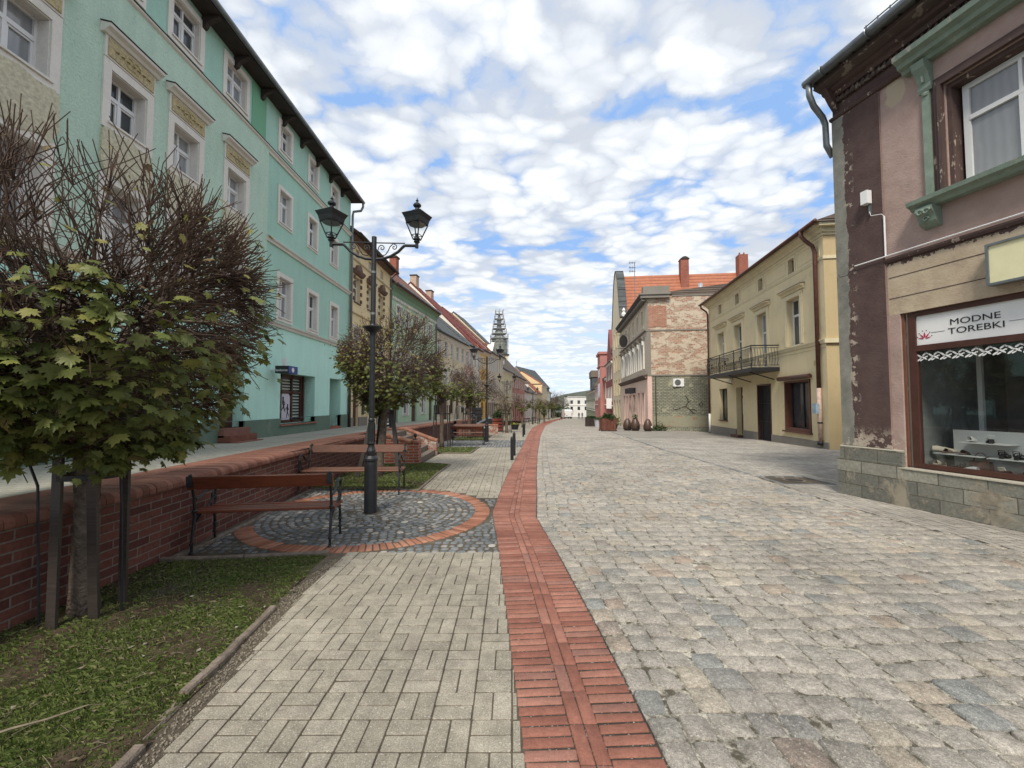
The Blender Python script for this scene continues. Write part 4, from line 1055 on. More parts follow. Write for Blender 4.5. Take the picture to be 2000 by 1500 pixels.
# ---- cream house ------------------------------------------------------
def frontwall(b,mat,u1,z0,z1,ops,depth=9,u0=0.,side=None,dep=.16,name='wall'):
    mb=MB(); b.face(mb,u0,u1,z0,z1,[(*o[:4],o[4] if len(o)>4 else dep) for o in ops]); b.shell(mb,u0,u1,z0,z1,depth,0,1 if side else 0)
    return mb.build(name,[M[mat],M[side]] if side else M[mat],b.root)
c_=Bld('cream_house','cream yellow house with brown hooded windows, between the mint house and the pale green one',(-6.2,16.28),(.03,1),.4,-1)
W=4.88; aw=[(.42,.95),(1.75,2.2),(3.35,3.8)]
ws=[(.42,1.0,5.60,6.62),(1.85,2.38,5.60,6.62),(3.3,3.85,5.60,6.62)]
aw=[(.5,.86,7.36,7.72),(1.9,2.3,7.36,7.72),(3.4,3.8,7.36,7.8)]
wl=[(.42,1.0,3.6,4.6),(1.85,2.38,3.6,4.6),(3.3,3.85,3.6,4.6)]
gr=[(.45,1.0,.5,2.3),(1.95,3.1,1.2,2.35),(3.55,4.3,.5,2.3)]
frontwall(c_,'cream',W,.4,8.35,ws+aw+wl+gr)
for i,o in enumerate(ws):
    w_=c_.window(*o,.16,2,.6,.05,pane=['pane','panelt','pane'][i],sillm='brownstone')
    a,b=o[0],o[1]; m_=(a+b)/2
    c_.cornice('hood',M['brownstone'],a-.16,b+.16,[(0,6.70),(.08,6.70),(.16,6.80),(.18,6.86),(0,6.90)],parent=w_)
    mb=MB(); mb.prism([(m_+.26*math.cos(R(t)),6.88+.24*math.sin(R(t))) for t in range(0,181,20)],lambda p_,q,aa:c_.p(p_,aa,q),.0,.12); mb.build('hood_arch',M['brownstone'],w_)
    mb=MB()
    for k,(zz) in enumerate((5.65,5.95,6.25,6.5)):
        for x0,x1 in ((a-.12,a-.0),(b+.0,b+.12)): c_.box(mb,x0,x1,0,.05,zz,zz+.13)
    mb.build('quoin_blocks',M['brownstone'],w_)
for o in aw: c_.window(*o,.12,1,0,.04,pane='pane')
for o in wl: c_.window(*o,.16,2,.6,.05,sur=.1)
d_=c_.obox('door',M['brownframe'],(.45,1.0,-.15,-.10,.5,2.3)); c_.window(*gr[1],.14,2,0,.06,frm='brownframe'); c_.obox('door',M['brownframe'],(3.55,4.3,-.15,-.10,.5,2.3))
for q0,q1 in ((.02,.45),(1.,1.95),(3.1,3.55),(4.3,W-.02)): c_.obox('plinth',M['greyplinth'],(q0,q1,0,.03,.4,1.05))
c_.obox('meter_box',M['dark'],(1.35,1.6,0,.03,1.15,1.65))
for z in (2.75,5.1,7.22): c_.cornice('string_course',M['creamlow'],0,W,[(0,z),(.06,z+.03),(.07,z+.07),(0,z+.1)])
c_.roof(-.02,W+.05,8.42,9,3.2,.35,'rtile_brown','cream'); c_.obox('eaves_soffit',M['metaldark'],(0,W,0,.32,8.1,8.17))
c_.cornice('eaves_cornice',M['brownstone'],0,W,[(0,7.95),(.1,7.97),(.22,8.08),(0,8.1)])
c_.pipe('gutter',M['metaldark'],[(-.05,.38,8.12),(W+.05,.38,8.08)],.06)
c_.chimney(3.9,-4.3,10.8,12.3)
c_.pipe('downpipe',M['metalgrey'],[(W,.3,8.05),(W-.02,.06,7.8),(W-.02,.06,.6)],.04)

# ---- pale green house -------------------------------------------------
def ho(name,label,O,E_,zb,**k): return Bld(name,label,O,(E_[0]-O[0],E_[1]-O[1]),zb,-1,**k), math.hypot(E_[0]-O[0],E_[1]-O[1])
l_,W=ho('pale_green_house','pale green house with dentilled cornice and brown tiled roof, third from the left',(-6.04,21.2),(-5.07,28.4),.3)
uw=[(.75+1.28*k,1.35+1.28*k,5.75,6.65) for k in range(5)]; lw=[(.75+1.28*k,1.35+1.28*k,3.3,4.4) for k in range(5)]
gw=[(.5,1.1,.4,2.1),(1.7,2.5,1.0,2.1),(3.0,3.8,.4,2.2),(4.5,5.3,1.0,2.1),(6.0,6.7,.4,2.1)]
frontwall(l_,'lightgreen',W,.2,7.6,uw+lw+gw)
for i,o in enumerate(uw+lw): l_.window(*o,.12,2,.62,.05,pane=['pane','panelt'][i%2],sur=.1)
for o in gw: 
    if o[2]>.9: l_.window(*o,.12,2,0,.05,sur=.08)
    else: l_.obox('door',M['brownframe'],(o[0],o[1],-.15,-.1,o[2],o[3]))
l_.cornice('cornice',M['greencorn'],0,W,[(0,7.0),(.06,7.02),(.10,7.25),(.28,7.45),(.30,7.6),(0,7.6)])
mb=MB(); k=.1
while k<W-.1: l_.box(mb,k,k+.10,0,.09,6.86,7.0); k+=.2
mb.build('dentils',M['trimwhite'],l_.root)
l_.cornice('string_course',M['trimwhite'],0,W,[(0,2.7),(.07,2.74),(.08,2.8),(0,2.84)])
l_.roof(0,W+.02,7.85,10,4.5,.34,'rtile_brown','lightgreen'); l_.pipe('gutter',M['metalgrey'],[(0,.38,7.58),(W,.38,7.55)],.06)
l_.chimney(2.5,-4.6,11.4,12.9,.5,.5,'chimney'); l_.chimney(5.5,-2.2,9.6,10.8,.45,.45,'chimney'); l_.pipe('downpipe',M['metalgrey'],[(W-.05,.3,7.5),(W-.05,.06,7.2),(W-.05,.06,.3)],.045)

def simple(name,label,O,E_,zb,h,wallm,roofm,rise,depth=10,fl=2,nw=3,ww=.7,trim='trimwhite',side=None,chim=(),gh=2.4,dormers=0,ov=.3,wh=1.3,doors=True,attic=False,frame='upvc',deepdoor='brownframe',sgn=-1,gwall=None):
    """ordinary two/three storey terraced house"""
    b=Bld(name,label,O,(E_[0]-O[0],E_[1]-O[1]),zb,sgn); W=math.hypot(E_[0]-O[0],E_[1]-O[1])
    z0=zb+.25; ops=[];gro=[]
    fh=(h-z0-gh)/fl; pit=W/nw
    for f in range(fl):
        for k in range(nw):
            m_=pit*(k+.5); zc=z0+gh+fh*f+fh*.22; ops.append((m_-ww/2,m_+ww/2,zc,min(zc+wh,z0+gh+fh*(f+1)-.3)))
    for k in range(nw):
        m_=pit*(k+.5)
        gro.append((m_-ww*.62,m_+ww*.62,zb+.3 if k%2 else zb+.85,z0+gh-.45))
    frontwall(b,wallm,W,zb-.4,h,ops+gro,depth,side=side)
    for i,o in enumerate(ops): b.window(*o,.12,2,.62,.06,pane=['pane','panelt','pane'][i%3],sur=.1,surm=trim,sillm=trim,frm=frame,sash=False)
    for k,o in enumerate(gro):
        if k%2: 
            b.obox('door',M[deepdoor],(o[0],o[1],-.13,-.09,o[2],o[3]))
        else: b.window(*o,.12,2,.75,.07,frm='brownframe',sash=False,pane='pane')
    b.cornice('string_course',M[trim],0,W,[(0,z0+gh-.06),(.08,z0+gh),(.09,z0+gh+.06),(0,z0+gh+.1)])
    b.cornice('cornice',M[trim],0,W,[(0,h-.35),(.05,h-.33),(.2,h-.1),(.22,h),(0,h)])
    b.roof(-.02,W+.02,h+.25,depth,rise,ov,roofm,gwall or side or wallm)
    b.pipe('gutter',M['metalgrey'],[(0,ov+.05,h),(W,ov+.05,h-.02)],.06)
    for (u,n_,z1,m_) in chim: b.chimney(u,n_,h+.5,z1,.7,.6,m_)
    for k in range(dormers):
        u=W*(k+.5)/dormers; kk=rise/(depth/2); n0=-1.0; zb0=h+.25-n0*0+kk*1.0
        dd=b.obox('dormer',M[trim],(u-.45,u+.45,-2.4,n0,zb0-.1,zb0+.9))
        mb=MB(); mb.prism([(u-.6,zb0+.85),(u,zb0+1.35),(u+.6,zb0+.85)],lambda p_,q,a:b.p(p_,a,q),-3.2,n0+.15); mb.build('dormer_roof',M['rtile_old'],dd)
        mb=MB(); mb.add([b.p(*q) for q in [(u-.28,n0+.012,zb0+.1),(u+.28,n0+.012,zb0+.1),(u+.28,n0+.012,zb0+.75),(u-.28,n0+.012,zb0+.75)]],[(0,1,2,3)]); mb.build('dormer_pane',M['pane'],dd)
    return b,W
h5,W=simple('beige_house','beige house under a long grey slate roof, on the left behind the second tree',(-5.07,28.42),(-3.9,35.7),.0,6.45,'beige','rtile_grey',4.3,nw=5,fl=2,gh=2.3,wh=1.1)
h6,W=simple('rose_house','rose pink house with grey slate roof edge, left side, beyond the beige house',(-3.9,35.72),(-3.45,38.3),-.2,6.55,'pinkish','rtile_grey',4.2,nw=2,fl=2,gh=2.3,wh=1.1,chim=())
h7,W=simple('white_house','off-white house with a deep red roof and pale chimneys, left side',(-3.45,38.32),(-3.03,41),-.3,6.6,'offwhite','rtile_deep',6.0,depth=12,nw=2,fl=2,gh=2.3,wh=1.1,chim=((1.,-6,13.6,'chimlight'),))
h8,W=simple('orange_house','narrow orange house with a red roof, behind the second double lamp',(-3.03,41.02),(-2.45,44.3),-.4,6.8,'orange','rtile_deep',5.6,depth=12,nw=2,fl=2,gh=2.3,wh=1.1,chim=((2.2,-6,13.2,'chimlight'),))
h9,W=simple('gabled_house','tall taupe house with a small white triangular pediment at the roof edge, left side',(-2.45,44.32),(-1.85,48.5),-.5,7.0,'taupe','rtile_brown',4.6,nw=4,fl=2,gh=2.4,wh=1.5)
mb=MB(); mb.prism([(1.0,7.0),(3.2,7.0),(2.1,8.0)],lambda p_,q,a:h9.p(p_,a,q),-.5,.12); pd=mb.build('pediment',M['offwhite'],h9.root)
mb=MB(); mb.prism([(.9,7.03),(2.1,8.16),(3.3,7.03)],lambda p_,q,a:h9.p(p_,a,q),-3.4,-.51); mb.build('pediment_roof',M['rtile_brown'],pd)
mb=MB(); mb.prism([(.85,7.03),(2.1,8.22),(3.35,7.03),(3.1,7.03),(2.1,7.98),(1.1,7.03)],lambda p_,q,a:h9.p(p_,a,q),-.1,.25); mb.build('pediment_cornice',M['trimwhite'],pd)
mb=MB(); mb.prism([(1.9,7.15),(2.3,7.15),(2.3,7.5),(2.1,7.65),(1.9,7.5)],lambda p_,q,a:h9.p(p_,a,q),.121,.14); mb.build('pediment_window',M['pane'],pd)
h10,W=simple('grey_gabled_house','tall narrow grey beige house next to the pedimented one, left side',(-1.85,48.52),(-1.1,53),-.6,7.2,'beige','rtile_grey',4.8,nw=3,fl=2,gh=2.4,wh=1.5,ww=.6)
h11,W=simple('straw_house','low straw yellow house with three dark dormers in an old brown roof, left side',(-1.1,53.02),(0.05,60),-.8,5.8,'yellowgreen','rtile_old',4.4,nw=4,fl=1,gh=2.6,dormers=3,wh=1.5)
h12,W=simple('brick_pink_house','salmon pink house with an old brown roof, left side beyond the dormered house',(.05,60.02),(2.2,74),-1.2,5.6,'salmon','rtile_old',5.4,nw=7,fl=2,gh=2.4,wh=1.1,dormers=0)
h13,W=simple('arcaded_house','low white house with dark arches and a wine brown roof, far down the left side',(2.2,74.02),(5.0,90.5),-1.6,3.6,'whitewall','rtile_old',4.6,nw=6,fl=1,gh=2.4,wh=1.2,dormers=2,chim=())
h14,W=simple('long_roof_house','far beige house under a long orange tiled roof, left side',(5.0,90.52),(7.2,105),-1.9,3.9,'creamlow','rtile_red',7.6,depth=16,nw=6,fl=1,gh=2.6,wh=1.4)
h15,W=simple('end_house','tall cream corner house at the far end of the left row',(7.25,105.2),(9.6,119),-2.2,6.2,'cream','rtile_red',3.2,depth=10,nw=5,fl=2,gh=2.8,wh=1.6)
h16,W=simple('last_house','pale house closing the left row, just left of the white van',(9.65,119.2),(13,143),-2.6,5.0,'offwhite','rtile_old',3,depth=10,nw=7,fl=2,gh=2.6,wh=1.5)

# church tower wrapped in scaffolding, and church roof
t_=empty('church_tower',(-3.0,100,0),R(8),'pale church tower wrapped in scaffolding rising above the left roofs','tower')
mb=MB(); mb.box(-1.2,1.9,-1.9,1.9,-1,12.6); sh=mb.build('shaft',M['yellowgreen'],t_)
mb=MB(); mb.box(-1.4,2.1,-2.1,2.1,12.6,12.95); mb.build('cornice',M['metaldark'],sh)
mb=MB()
for x in (-.9,.9): mb.box(x-.3,x+.3,-1.93,-1.9,10.2,11.9)
mb.build('belfry_opening',M['dark'],sh)
netm=plain('scaffold_netting',(.22,.24,.20),.9,var=.5,scale=1.5,bump=.6,bscale=8)
mb=MB(); mb.lathe([(1.9,12.95),(1.95,13.5),(1.9,16.2),(1.5,17.0),(1.1,17.3)],8,rot=.39); mb.build('wrapped_dome',netm,t_)
mb=MB()
for i in range(9):
    z=13.2+i*1.15; hw_=1.95 if z<17 else 1.75-(z-17)*.17
    if i>=3:
        mb.box(-hw_,hw_,-hw_,hw_,z,z+.12)
    for sx in (-1,1):
        for sy in (-1,1): 
            mb.tube([(sx*hw_,sy*hw_,z),(sx*max(.9,hw_-.1),sy*max(.9,hw_-.1),z+1.15)],.045,4)
            mb.tube([(0,sy*hw_,z),(0,sy*hw_,z+1.15)],.04,4); mb.tube([(sx*hw_,0,z),(sx*hw_,0,z+1.15)],.04,4)
    for zz in (.45,.9):
        for sy in (-1,1):
            mb.tube([(-hw_,sy*hw_,z+zz),(hw_,sy*hw_,z+zz)],.035,4); mb.tube([(sy*hw_,-hw_,z+zz),(sy*hw_,hw_,z+zz)],.035,4)
mb.build('scaffolding',plain('galvanised_scaffold',(.30,.31,.31),.6),t_)
mb=MB(); mb.lathe([(1.0,17),(1.1,18),(.6,19.2),(.45,20.4),(.6,21),(.3,21.9),(.05,22.9)],8); mb.build('spire_core',netm,t_)
ch=Bld('church','church with a steep grey roof rising behind the far left houses',(6.5,138),(.35,1),-2.5,-1,cat='church')
frontwall(ch,'greyplinth',22,-3,7.5,[],11); ch.roof(0,22,7.6,11,6.2,.4,'rtile_grey','greyplinth')
mb=MB(); mb.tube([ch.p(.6,-5.5,13.8),ch.p(.6,-5.5,15.6)],.05,5); mb.tube([ch.p(.2,-5.5,15.1),ch.p(1.,-5.5,15.1)],.05,5); mb.build('cross',M['metaldark'],ch.root)
# white building closing the street, and wooded hill
e_=Bld('white_end_building','long white three-storey building closing the far end of the street',(23.2,180),(1,.02),-4,-1,cat='building')
ops=[(1.2+3.0*k,2.3+3.0*k,z,z+1.5) for k in range(9) for z in (-1.2,1.4)]
frontwall(e_,'whitewall',30,-4.2,4.3,ops,10)
for o in ops: 
    e_.obox('window',M['pane'],(o[0],o[1],-.14,-.10,o[2],o[3]))
e_.obox('parapet',M['trimwhite'],(0,30,-.0,.25,4.3,4.6)); e_.obox('roof_edge',M['metaldark'],(-.1,30.1,-10,.3,4.602,4.75))
e_.cornice('string_course',M['trimwhite'],0,30,[(0,.7),(.15,.75),(.15,.95),(0,1.)])

# ---- pink shop house (nearest on the right) ---------------------------
p_=Bld('pink_shop_house','peeling pink and brown shop house with green window hood, nearest on the right',(5.95,7.75),(.205,-.979),0,-1)
SH=(1.0,3.9,.60,3.02); UW=(1.72,3.1,4.66,6.24)
mb=MB()
p_.face(mb,0,6.2,0,7.45,[(SH[0],SH[1],SH[2],SH[3],1.45),(UW[0],UW[1],UW[2],UW[3],.24),(4.6,5.8,4.66,6.24,.24)])
p_.shell(mb,0,6.2,0,7.45,9)
mb.build('wall',M['pinkwall'],p_.root)
# grooves of the ground floor render
mb=MB()
for z in (3.28,3.62): p_.box(mb,.86,2.15,-.004,.0035,z,z+.012)
mb.build('render_joints',M['browntrim'],p_.root)
# stone plinth in courses
mb=MB()
p_.box(mb,-.06,1.0,.0,.085,.0,.655);p_.box(mb,1.0,6.2,.0,.085,.0,.40)
p_.box(mb,-.03,.99,0,.055,.655,.845); p_.box(mb,1.0,6.2,0,.075,.40,.585)
mb.build('plinth',M['plinthstone'],p_.root)
mb=MB(); P=[(.0,.846),(.03,.852),(.055,.846)]
p_.cornice('plinth_ledge',M['ledge'],-.03,.99,[(0,.845),(.058,.845),(.05,.856),(0,.868)]); 
p_.cornice('shop_sill',M['ledge'],.96,3.9,[(-.2,.585),(.09,.585),(.085,.603),(-.2,.612)])
# pilaster, string course
p_.obox('corner_pilaster',M['pinkwall'],(.0,.83,.001,.03,.87,6.80))
p_.cornice('string_course',M['browntrim'],.83,6.2,[(0,3.88),(.03,3.88),(.05,3.92),(.03,3.95),(0,3.96)])
p_.cornice('frieze_line',M['browntrim'],-.02,6.2,[(0,6.80),(.05,6.81),(.07,6.84),(.05,6.87),(0,6.87)])
mb=MB(); k=.06
while k<6.1:
    if True:
        c=p_.p(k,.035,7.14)
        mb.lathe([(.035,-.05),(.045,-.02),(.03,.02),(.012,.06)],6,c)
        mb.tube([p_.p(k+.045,.02,7.08),p_.p(k+.045,.05,7.12),p_.p(k+.045,.02,7.18)],.014,5)
    k+=.09
mb.build('frieze_ornament',M['frieze'],p_.root,smooth=True)
p_.cornice('main_cornice',M['browntrim'],-.05,6.2,[(0,7.20),(.06,7.21),(.09,7.27),(.16,7.30),(.20,7.37),(.34,7.41),(.36,7.47),(0,7.47)])
p_.cornice('main_cornice_chips',M['frieze'],-.05,6.2,[(.205,7.345),(.36,7.392),(.365,7.41),(.2,7.375)])
# corner bracket under the gutter
mb=MB(); mb.prism([(0,6.95),(.12,7.1),(.3,7.4),(0,7.4)],lambda q,z,a:p_.p(a,q,z),.02,.12); mb.build('eave_bracket',M['browntrim'],p_.root)
# roof, gutter, snow guard
mb=MB(); mb.prism([(.42,7.50),(-4.5,10.8),(-9.3,7.50)],lambda q,z,a:p_.p(a,q,z),-.1,6.2); mb.build('roof',M['rtile_grey'],p_.root)
mb=MB(); mb.tube([p_.p(-.12,.47,7.53),p_.p(6.2,.47,7.53)],.075,12); mb.build('gutter',M['metalgrey'],p_.root,smooth=True)
for k in range(8):
    mb=MB(); mb.tube([p_.p(.25+.8*k+.09*math.cos(t*.6)*0,.47+.082*math.cos(t*.524),7.53+.082*math.sin(t*.524)) for t in range(13)],.008,4); mb.build('gutter_bracket',M['metalgrey'],p_.root)
p_.pipe('downpipe',M['metalgrey'],[(-.04,.47,7.50),(-.04,.46,7.28),(-.05,.36,7.1),(-.06,.16,6.92),(-.07,.09,6.8),(-.07,.08,6.4),(-.07,-.06,6.2)],.052,n_=12)
mb=MB()
for z in (7.78,7.93,): mb.tube([p_.p(.75,.16,z),p_.p(6.2,.16,z)],.011,5)
k=.78
while k<6.2: 
    mb.tube([p_.p(k,.16,7.70),p_.p(k,.16,7.95)],.011,5); k+=.19
mb.build('snow_guard',M['metalgrey'],p_.root)
# upper window with its green hood, corbels, pilaster strips and sill
for (a,b) in ((1.72,3.1),(4.6,5.8)):
    w_=p_.window(a+.10,b-.06,4.68,6.16,.20,2 if a<2 else 2,.66,.075,pane='panelt',sill=False,sash=False,frm='upvc')
    # glass bars also for the narrow outer leaf
    mb=MB()
    for i,(t,e,dz) in enumerate(((.16,.018,0),(.11,.045,0),(.06,.07,0))):
        for u0,u1 in ((a-t,a-t+.05),(b+t-.05,b+t)): p_.box(mb,u0,u1,.0,e,4.66,6.24+t)
        p_.box(mb,a-t+.05,b+t-.05,.0,e-.003,6.24+t-.05,6.24+t)
    p_.box(mb,a+.001,a+.055,-.24,-.03,4.66,6.24); p_.box(mb,a+.055,b-.001,-.24,-.03,6.17,6.239)
    mb.build('brown_moulding',M['browntrim'],w_)
    for u0,u1 in ((a-.26,a-.165),(b+.165,b+.26)):
        p_.obox('pilaster_strip',M['greentrim'],(u0,u1,0,.05,4.66,6.28),parent=w_)
        mb=MB(); um=(u0+u1)/2
        mb.prism([(0,6.28),(.05,6.28),(.07,6.33),(.055,6.40),(.10,6.52),(.17,6.62),(.19,6.72),(0,6.72)],lambda q,z,aa:p_.p(aa,q,z),u0-.035,u1+.035)
        mb.tube([p_.p(um-.05,.13,6.63),p_.p(um,.155,6.66),p_.p(um+.05,.13,6.63)],.025,6); mb.tube([p_.p(um,.1,6.52),p_.p(um,.09,6.42)],.02,6)
        mb.lathe([(.045,0),(.05,.03),(.03,.06)],8,p_.p(um,.03,6.22))
        mb.build('hood_corbel',M['greentrim'],w_)
        mb=MB()
        mb.prism([(0,4.50),(.20,4.50),(.21,4.44),(.15,4.36),(.13,4.28),(.06,4.22),(0,4.20)],lambda q,z,aa:p_.p(aa,q,z),u0-.05,u1+.07)
        for (cx,cz,rr,nn) in ((um-.03,4.42,.05,.21),(um+.05,4.42,.05,.21),(um+.01,4.32,.04,.16)):
            mb.tube([p_.p(cx+rr*math.cos(t*.7)*(1-t*.08),nn,cz+rr*math.sin(t*.7)*(1-t*.08)) for t in range(10)],.012,5)
        mb.build('sill_corbel',M['greentrim'],w_)
    p_.cornice('green_hood',M['greentrim'],a-.47,b+.47,[(0,6.70),(.10,6.71),(.13,6.76),(.20,6.78),(.22,6.84),(.30,6.88),(.31,6.96),(.05,7.0),(0,7.0)],parent=w_)
    p_.cornice('green_sill',M['greentrim'],a-.40,b+.40,[(-.2,4.50),(.14,4.50),(.17,4.54),(.24,4.57),(.25,4.63),(.05,4.66),(-.2,4.665)],parent=w_)
# small fittings
mb=MB(); mb.tube([p_.p(.36,.06,3.985),p_.p(6.2,.06,3.985)],.011,6); mb.tube([p_.p(.86,.045,3.99),p_.p(.86,.045,4.66)],.013,6); mb.tube([p_.p(.86,.045,4.66),p_.p(.84,.07,4.70),p_.p(.68,.08,4.74),p_.p(.66,.08,4.82)],.005,5); mb.build('white_conduit',M['white'],p_.root)
mb=MB(); mb.tube([p_.p(.05,.05,3.93),p_.p(.12,.10,3.86),p_.p(.24,.10,3.85),p_.p(.34,.06,3.95)],.006,5); mb.build('loose_cable',M['dark'],p_.root)
a_=p_.obox('signal_box',M['white'],(.57,.68,.05,.15,4.96,5.18)); p_.obox('signal_box_bracket',M['metalgrey'],(.635,.66,.03,.07,4.78,4.96),parent=a_)
a_=p_.obox('yellow_sign_panel',M['yellowpanel'],(2.20,3.6,.03,.14,3.17,3.66)); mb=MB()  # pale yellow sign panel standing off the wall, metal frame around it
for q in ((2.17,3.63,3.14,3.17),(2.17,3.63,3.66,3.69),(2.17,2.20,3.17,3.66),(3.6,3.63,3.17,3.66)): p_.box(mb,q[0],q[1],.03,.16,q[2],q[3])
mb.build('panel_frame',M['metalgrey'],a_)
# shop front: brown frame, sign glass, lace pattern, display
FU0,FU1=1.08,3.72
s_=empty('shop_front',(0,0,0),0,'x','x'); bpy.data.objects.remove(s_)
mb=MB()
for q in ((FU0,FU0+.10,.62,3.02),(FU1-.1,FU1,.62,3.02),(FU0+.1,FU1-.1,2.94,3.02),(FU0+.1,FU1-.1,.62,.685),(FU0+.1,FU1-.1,2.40,2.49)): p_.box(mb,q[0],q[1],-.12,-.04,q[2],q[3])
s_=mb.build('shop_window',M['brownframe'],p_.root)
p_.obox('rust_jamb',peel('rusty_jamb',(.15,.065,.04),(.34,.22,.16),.6,9),(1.001,1.035,-.13,-.03,.62,3.019),parent=s_)
p_.obox('plaster_jamb',M['ledge'],(1.036,FU0-.001,-.13,-.07,.62,3.019),parent=s_)
p_.obox('sign_board',M['white'],(FU0+.1,FU1-.1,-.10,-.07,2.49,2.94),parent=s_)
blk=M['dark']
text('MODNE',p_,1.615,2.735,-.07,.085,.555,blk,s_); text('TOREBKI',p_,1.585,2.605,-.07,.085,.62,blk,s_)
p_.obox('sign_lines',blk,(1.375,1.545,-.071,-.066,2.662,2.666),(2.25,2.52,-.071,-.066,2.672,2.676),parent=s_)
rm=plain('raspberry_mark',(.42,.03,.08),.5,var=.03)
mb=MB()
def petal(cu,cz,an,l_,w_):
    d0,d1=math.cos(R(an)),math.sin(R(an)); P=[]
    for t in range(14):
        tt=t/14*2*math.pi; x=l_*.5*(1+math.cos(tt)); y=w_*math.sin(tt)*(.55-.45*math.cos(tt))*1.2*(.3+.7*(1+math.cos(tt))/2+.3); P.append((cu+d0*x-d1*y,cz+d1*x+d0*y))
    mb.prism(P,lambda a,z,q:p_.p(a,q,z),-.07,-.0655)
petal(1.285,2.60,90,.085,.017)
for q in (-1,1): petal(1.285+q*.012,2.598,90-q*38,.082,.015); petal(1.285+q*.014,2.585,90-q*74,.072,.013)
mb.build('sign_flower',rm,s_)
mb=MB()
for an in range(10,171,32):
    c=(1.285+.095*math.cos(R(an)),2.60+.11*math.sin(R(an))); mb.prism([(c[0]+.007*math.cos(t*.785),c[1]+.007*math.sin(t*.785)) for t in range(8)],lambda a,z,q:p_.p(a,q,z),-.07,-.066)
mb.build('sign_dots',blk,s_)
mb=MB()   # white leaf garland on the glass
def leafp(u,z,an,l,w_): 
    d0,d1=math.cos(an),math.sin(an); P=[]
    for t in range(10):
        tt=t/10*2*math.pi; x=l*.5*math.cos(tt); y=w_*math.sin(tt)*(1-.3*math.cos(tt)); P.append((u+d0*x-d1*y,z+d1*x+d0*y))
    mb.prism(P,lambda a,z_,q:p_.p(a,q,z_),-.068,-.0655)
k=1.20;i=0
while k<3.6:
    for (dz,an) in (((.04,R(38)),(-.022,R(-38))) if i%2 else ((.022,R(-36)),(-.04,R(36)))):
        leafp(k,2.31+dz,an,.078,.0115)
    leafp(k+.036,2.31+(.045 if i%2 else -.045),R(-30 if i%2 else 30),.06,.0095); leafp(k+.02,2.31,R(28 if i%2 else -28),.05,.008)
    mb.prism([(k+.035+.008*math.cos(t),2.31+.008*math.sin(t)) for t in range(6)],lambda a,z_,q:p_.p(a,q,z_),-.068,-.0655)
    k+=.075;i+=1
mb.build('leaf_garland',M['white'],s_)
mb=MB(); mb.add([p_.p(*q) for q in [(FU0+.1,-.075,.685),(FU1-.1,-.075,.685),(FU1-.1,-.075,2.40),(FU0+.1,-.075,2.40)]],[(0,1,2,3)]); mb.build('shop_glass',M['clear'],s_)
# display behind the glass
rm_=plain('shop_interior_wall',(.22,.23,.22),.8); wh=plain('white_shelf',(.62,.62,.60),.5,var=.04)
p_.obox('interior',rm_,(1.001,3.899,-2.2,-2.15,.6,3.0),(1.001,3.899,-2.15,-.13,.58,.60),(1.0,1.02,-2.15,-.13,.60,3.0),(3.87,3.895,-2.15,-.13,.6,3.0),(1.02,3.87,-2.15,-.13,3.0,3.02),parent=s_)
p_.obox('display_back',wh,(1.25,3.8,-.62,-.60,.62,1.20),parent=s_)
p_.obox('shop_post',wh,(1.30,1.36,-1.1,-1.05,.62,2.9),(1.72,1.86,-1.75,-1.7,.62,2.9),(2.4,3.4,-1.9,-1.86,1.6,1.64),(2.4,3.4,-1.9,-1.86,2.0,2.03),parent=s_)
shelf=[(1.45,2.0,-.60,-.36,1.035),(1.14,1.72,-.60,-.34,.84),(1.80,2.5,-.60,-.32,.84),(2.3,3.0,-.6,-.36,1.035),(2.7,3.4,-.6,-.32,.84)]
for q in shelf: p_.obox('shelf',wh,(q[0],q[1],q[2],q[3],q[4]-.012,q[4]),parent=s_)
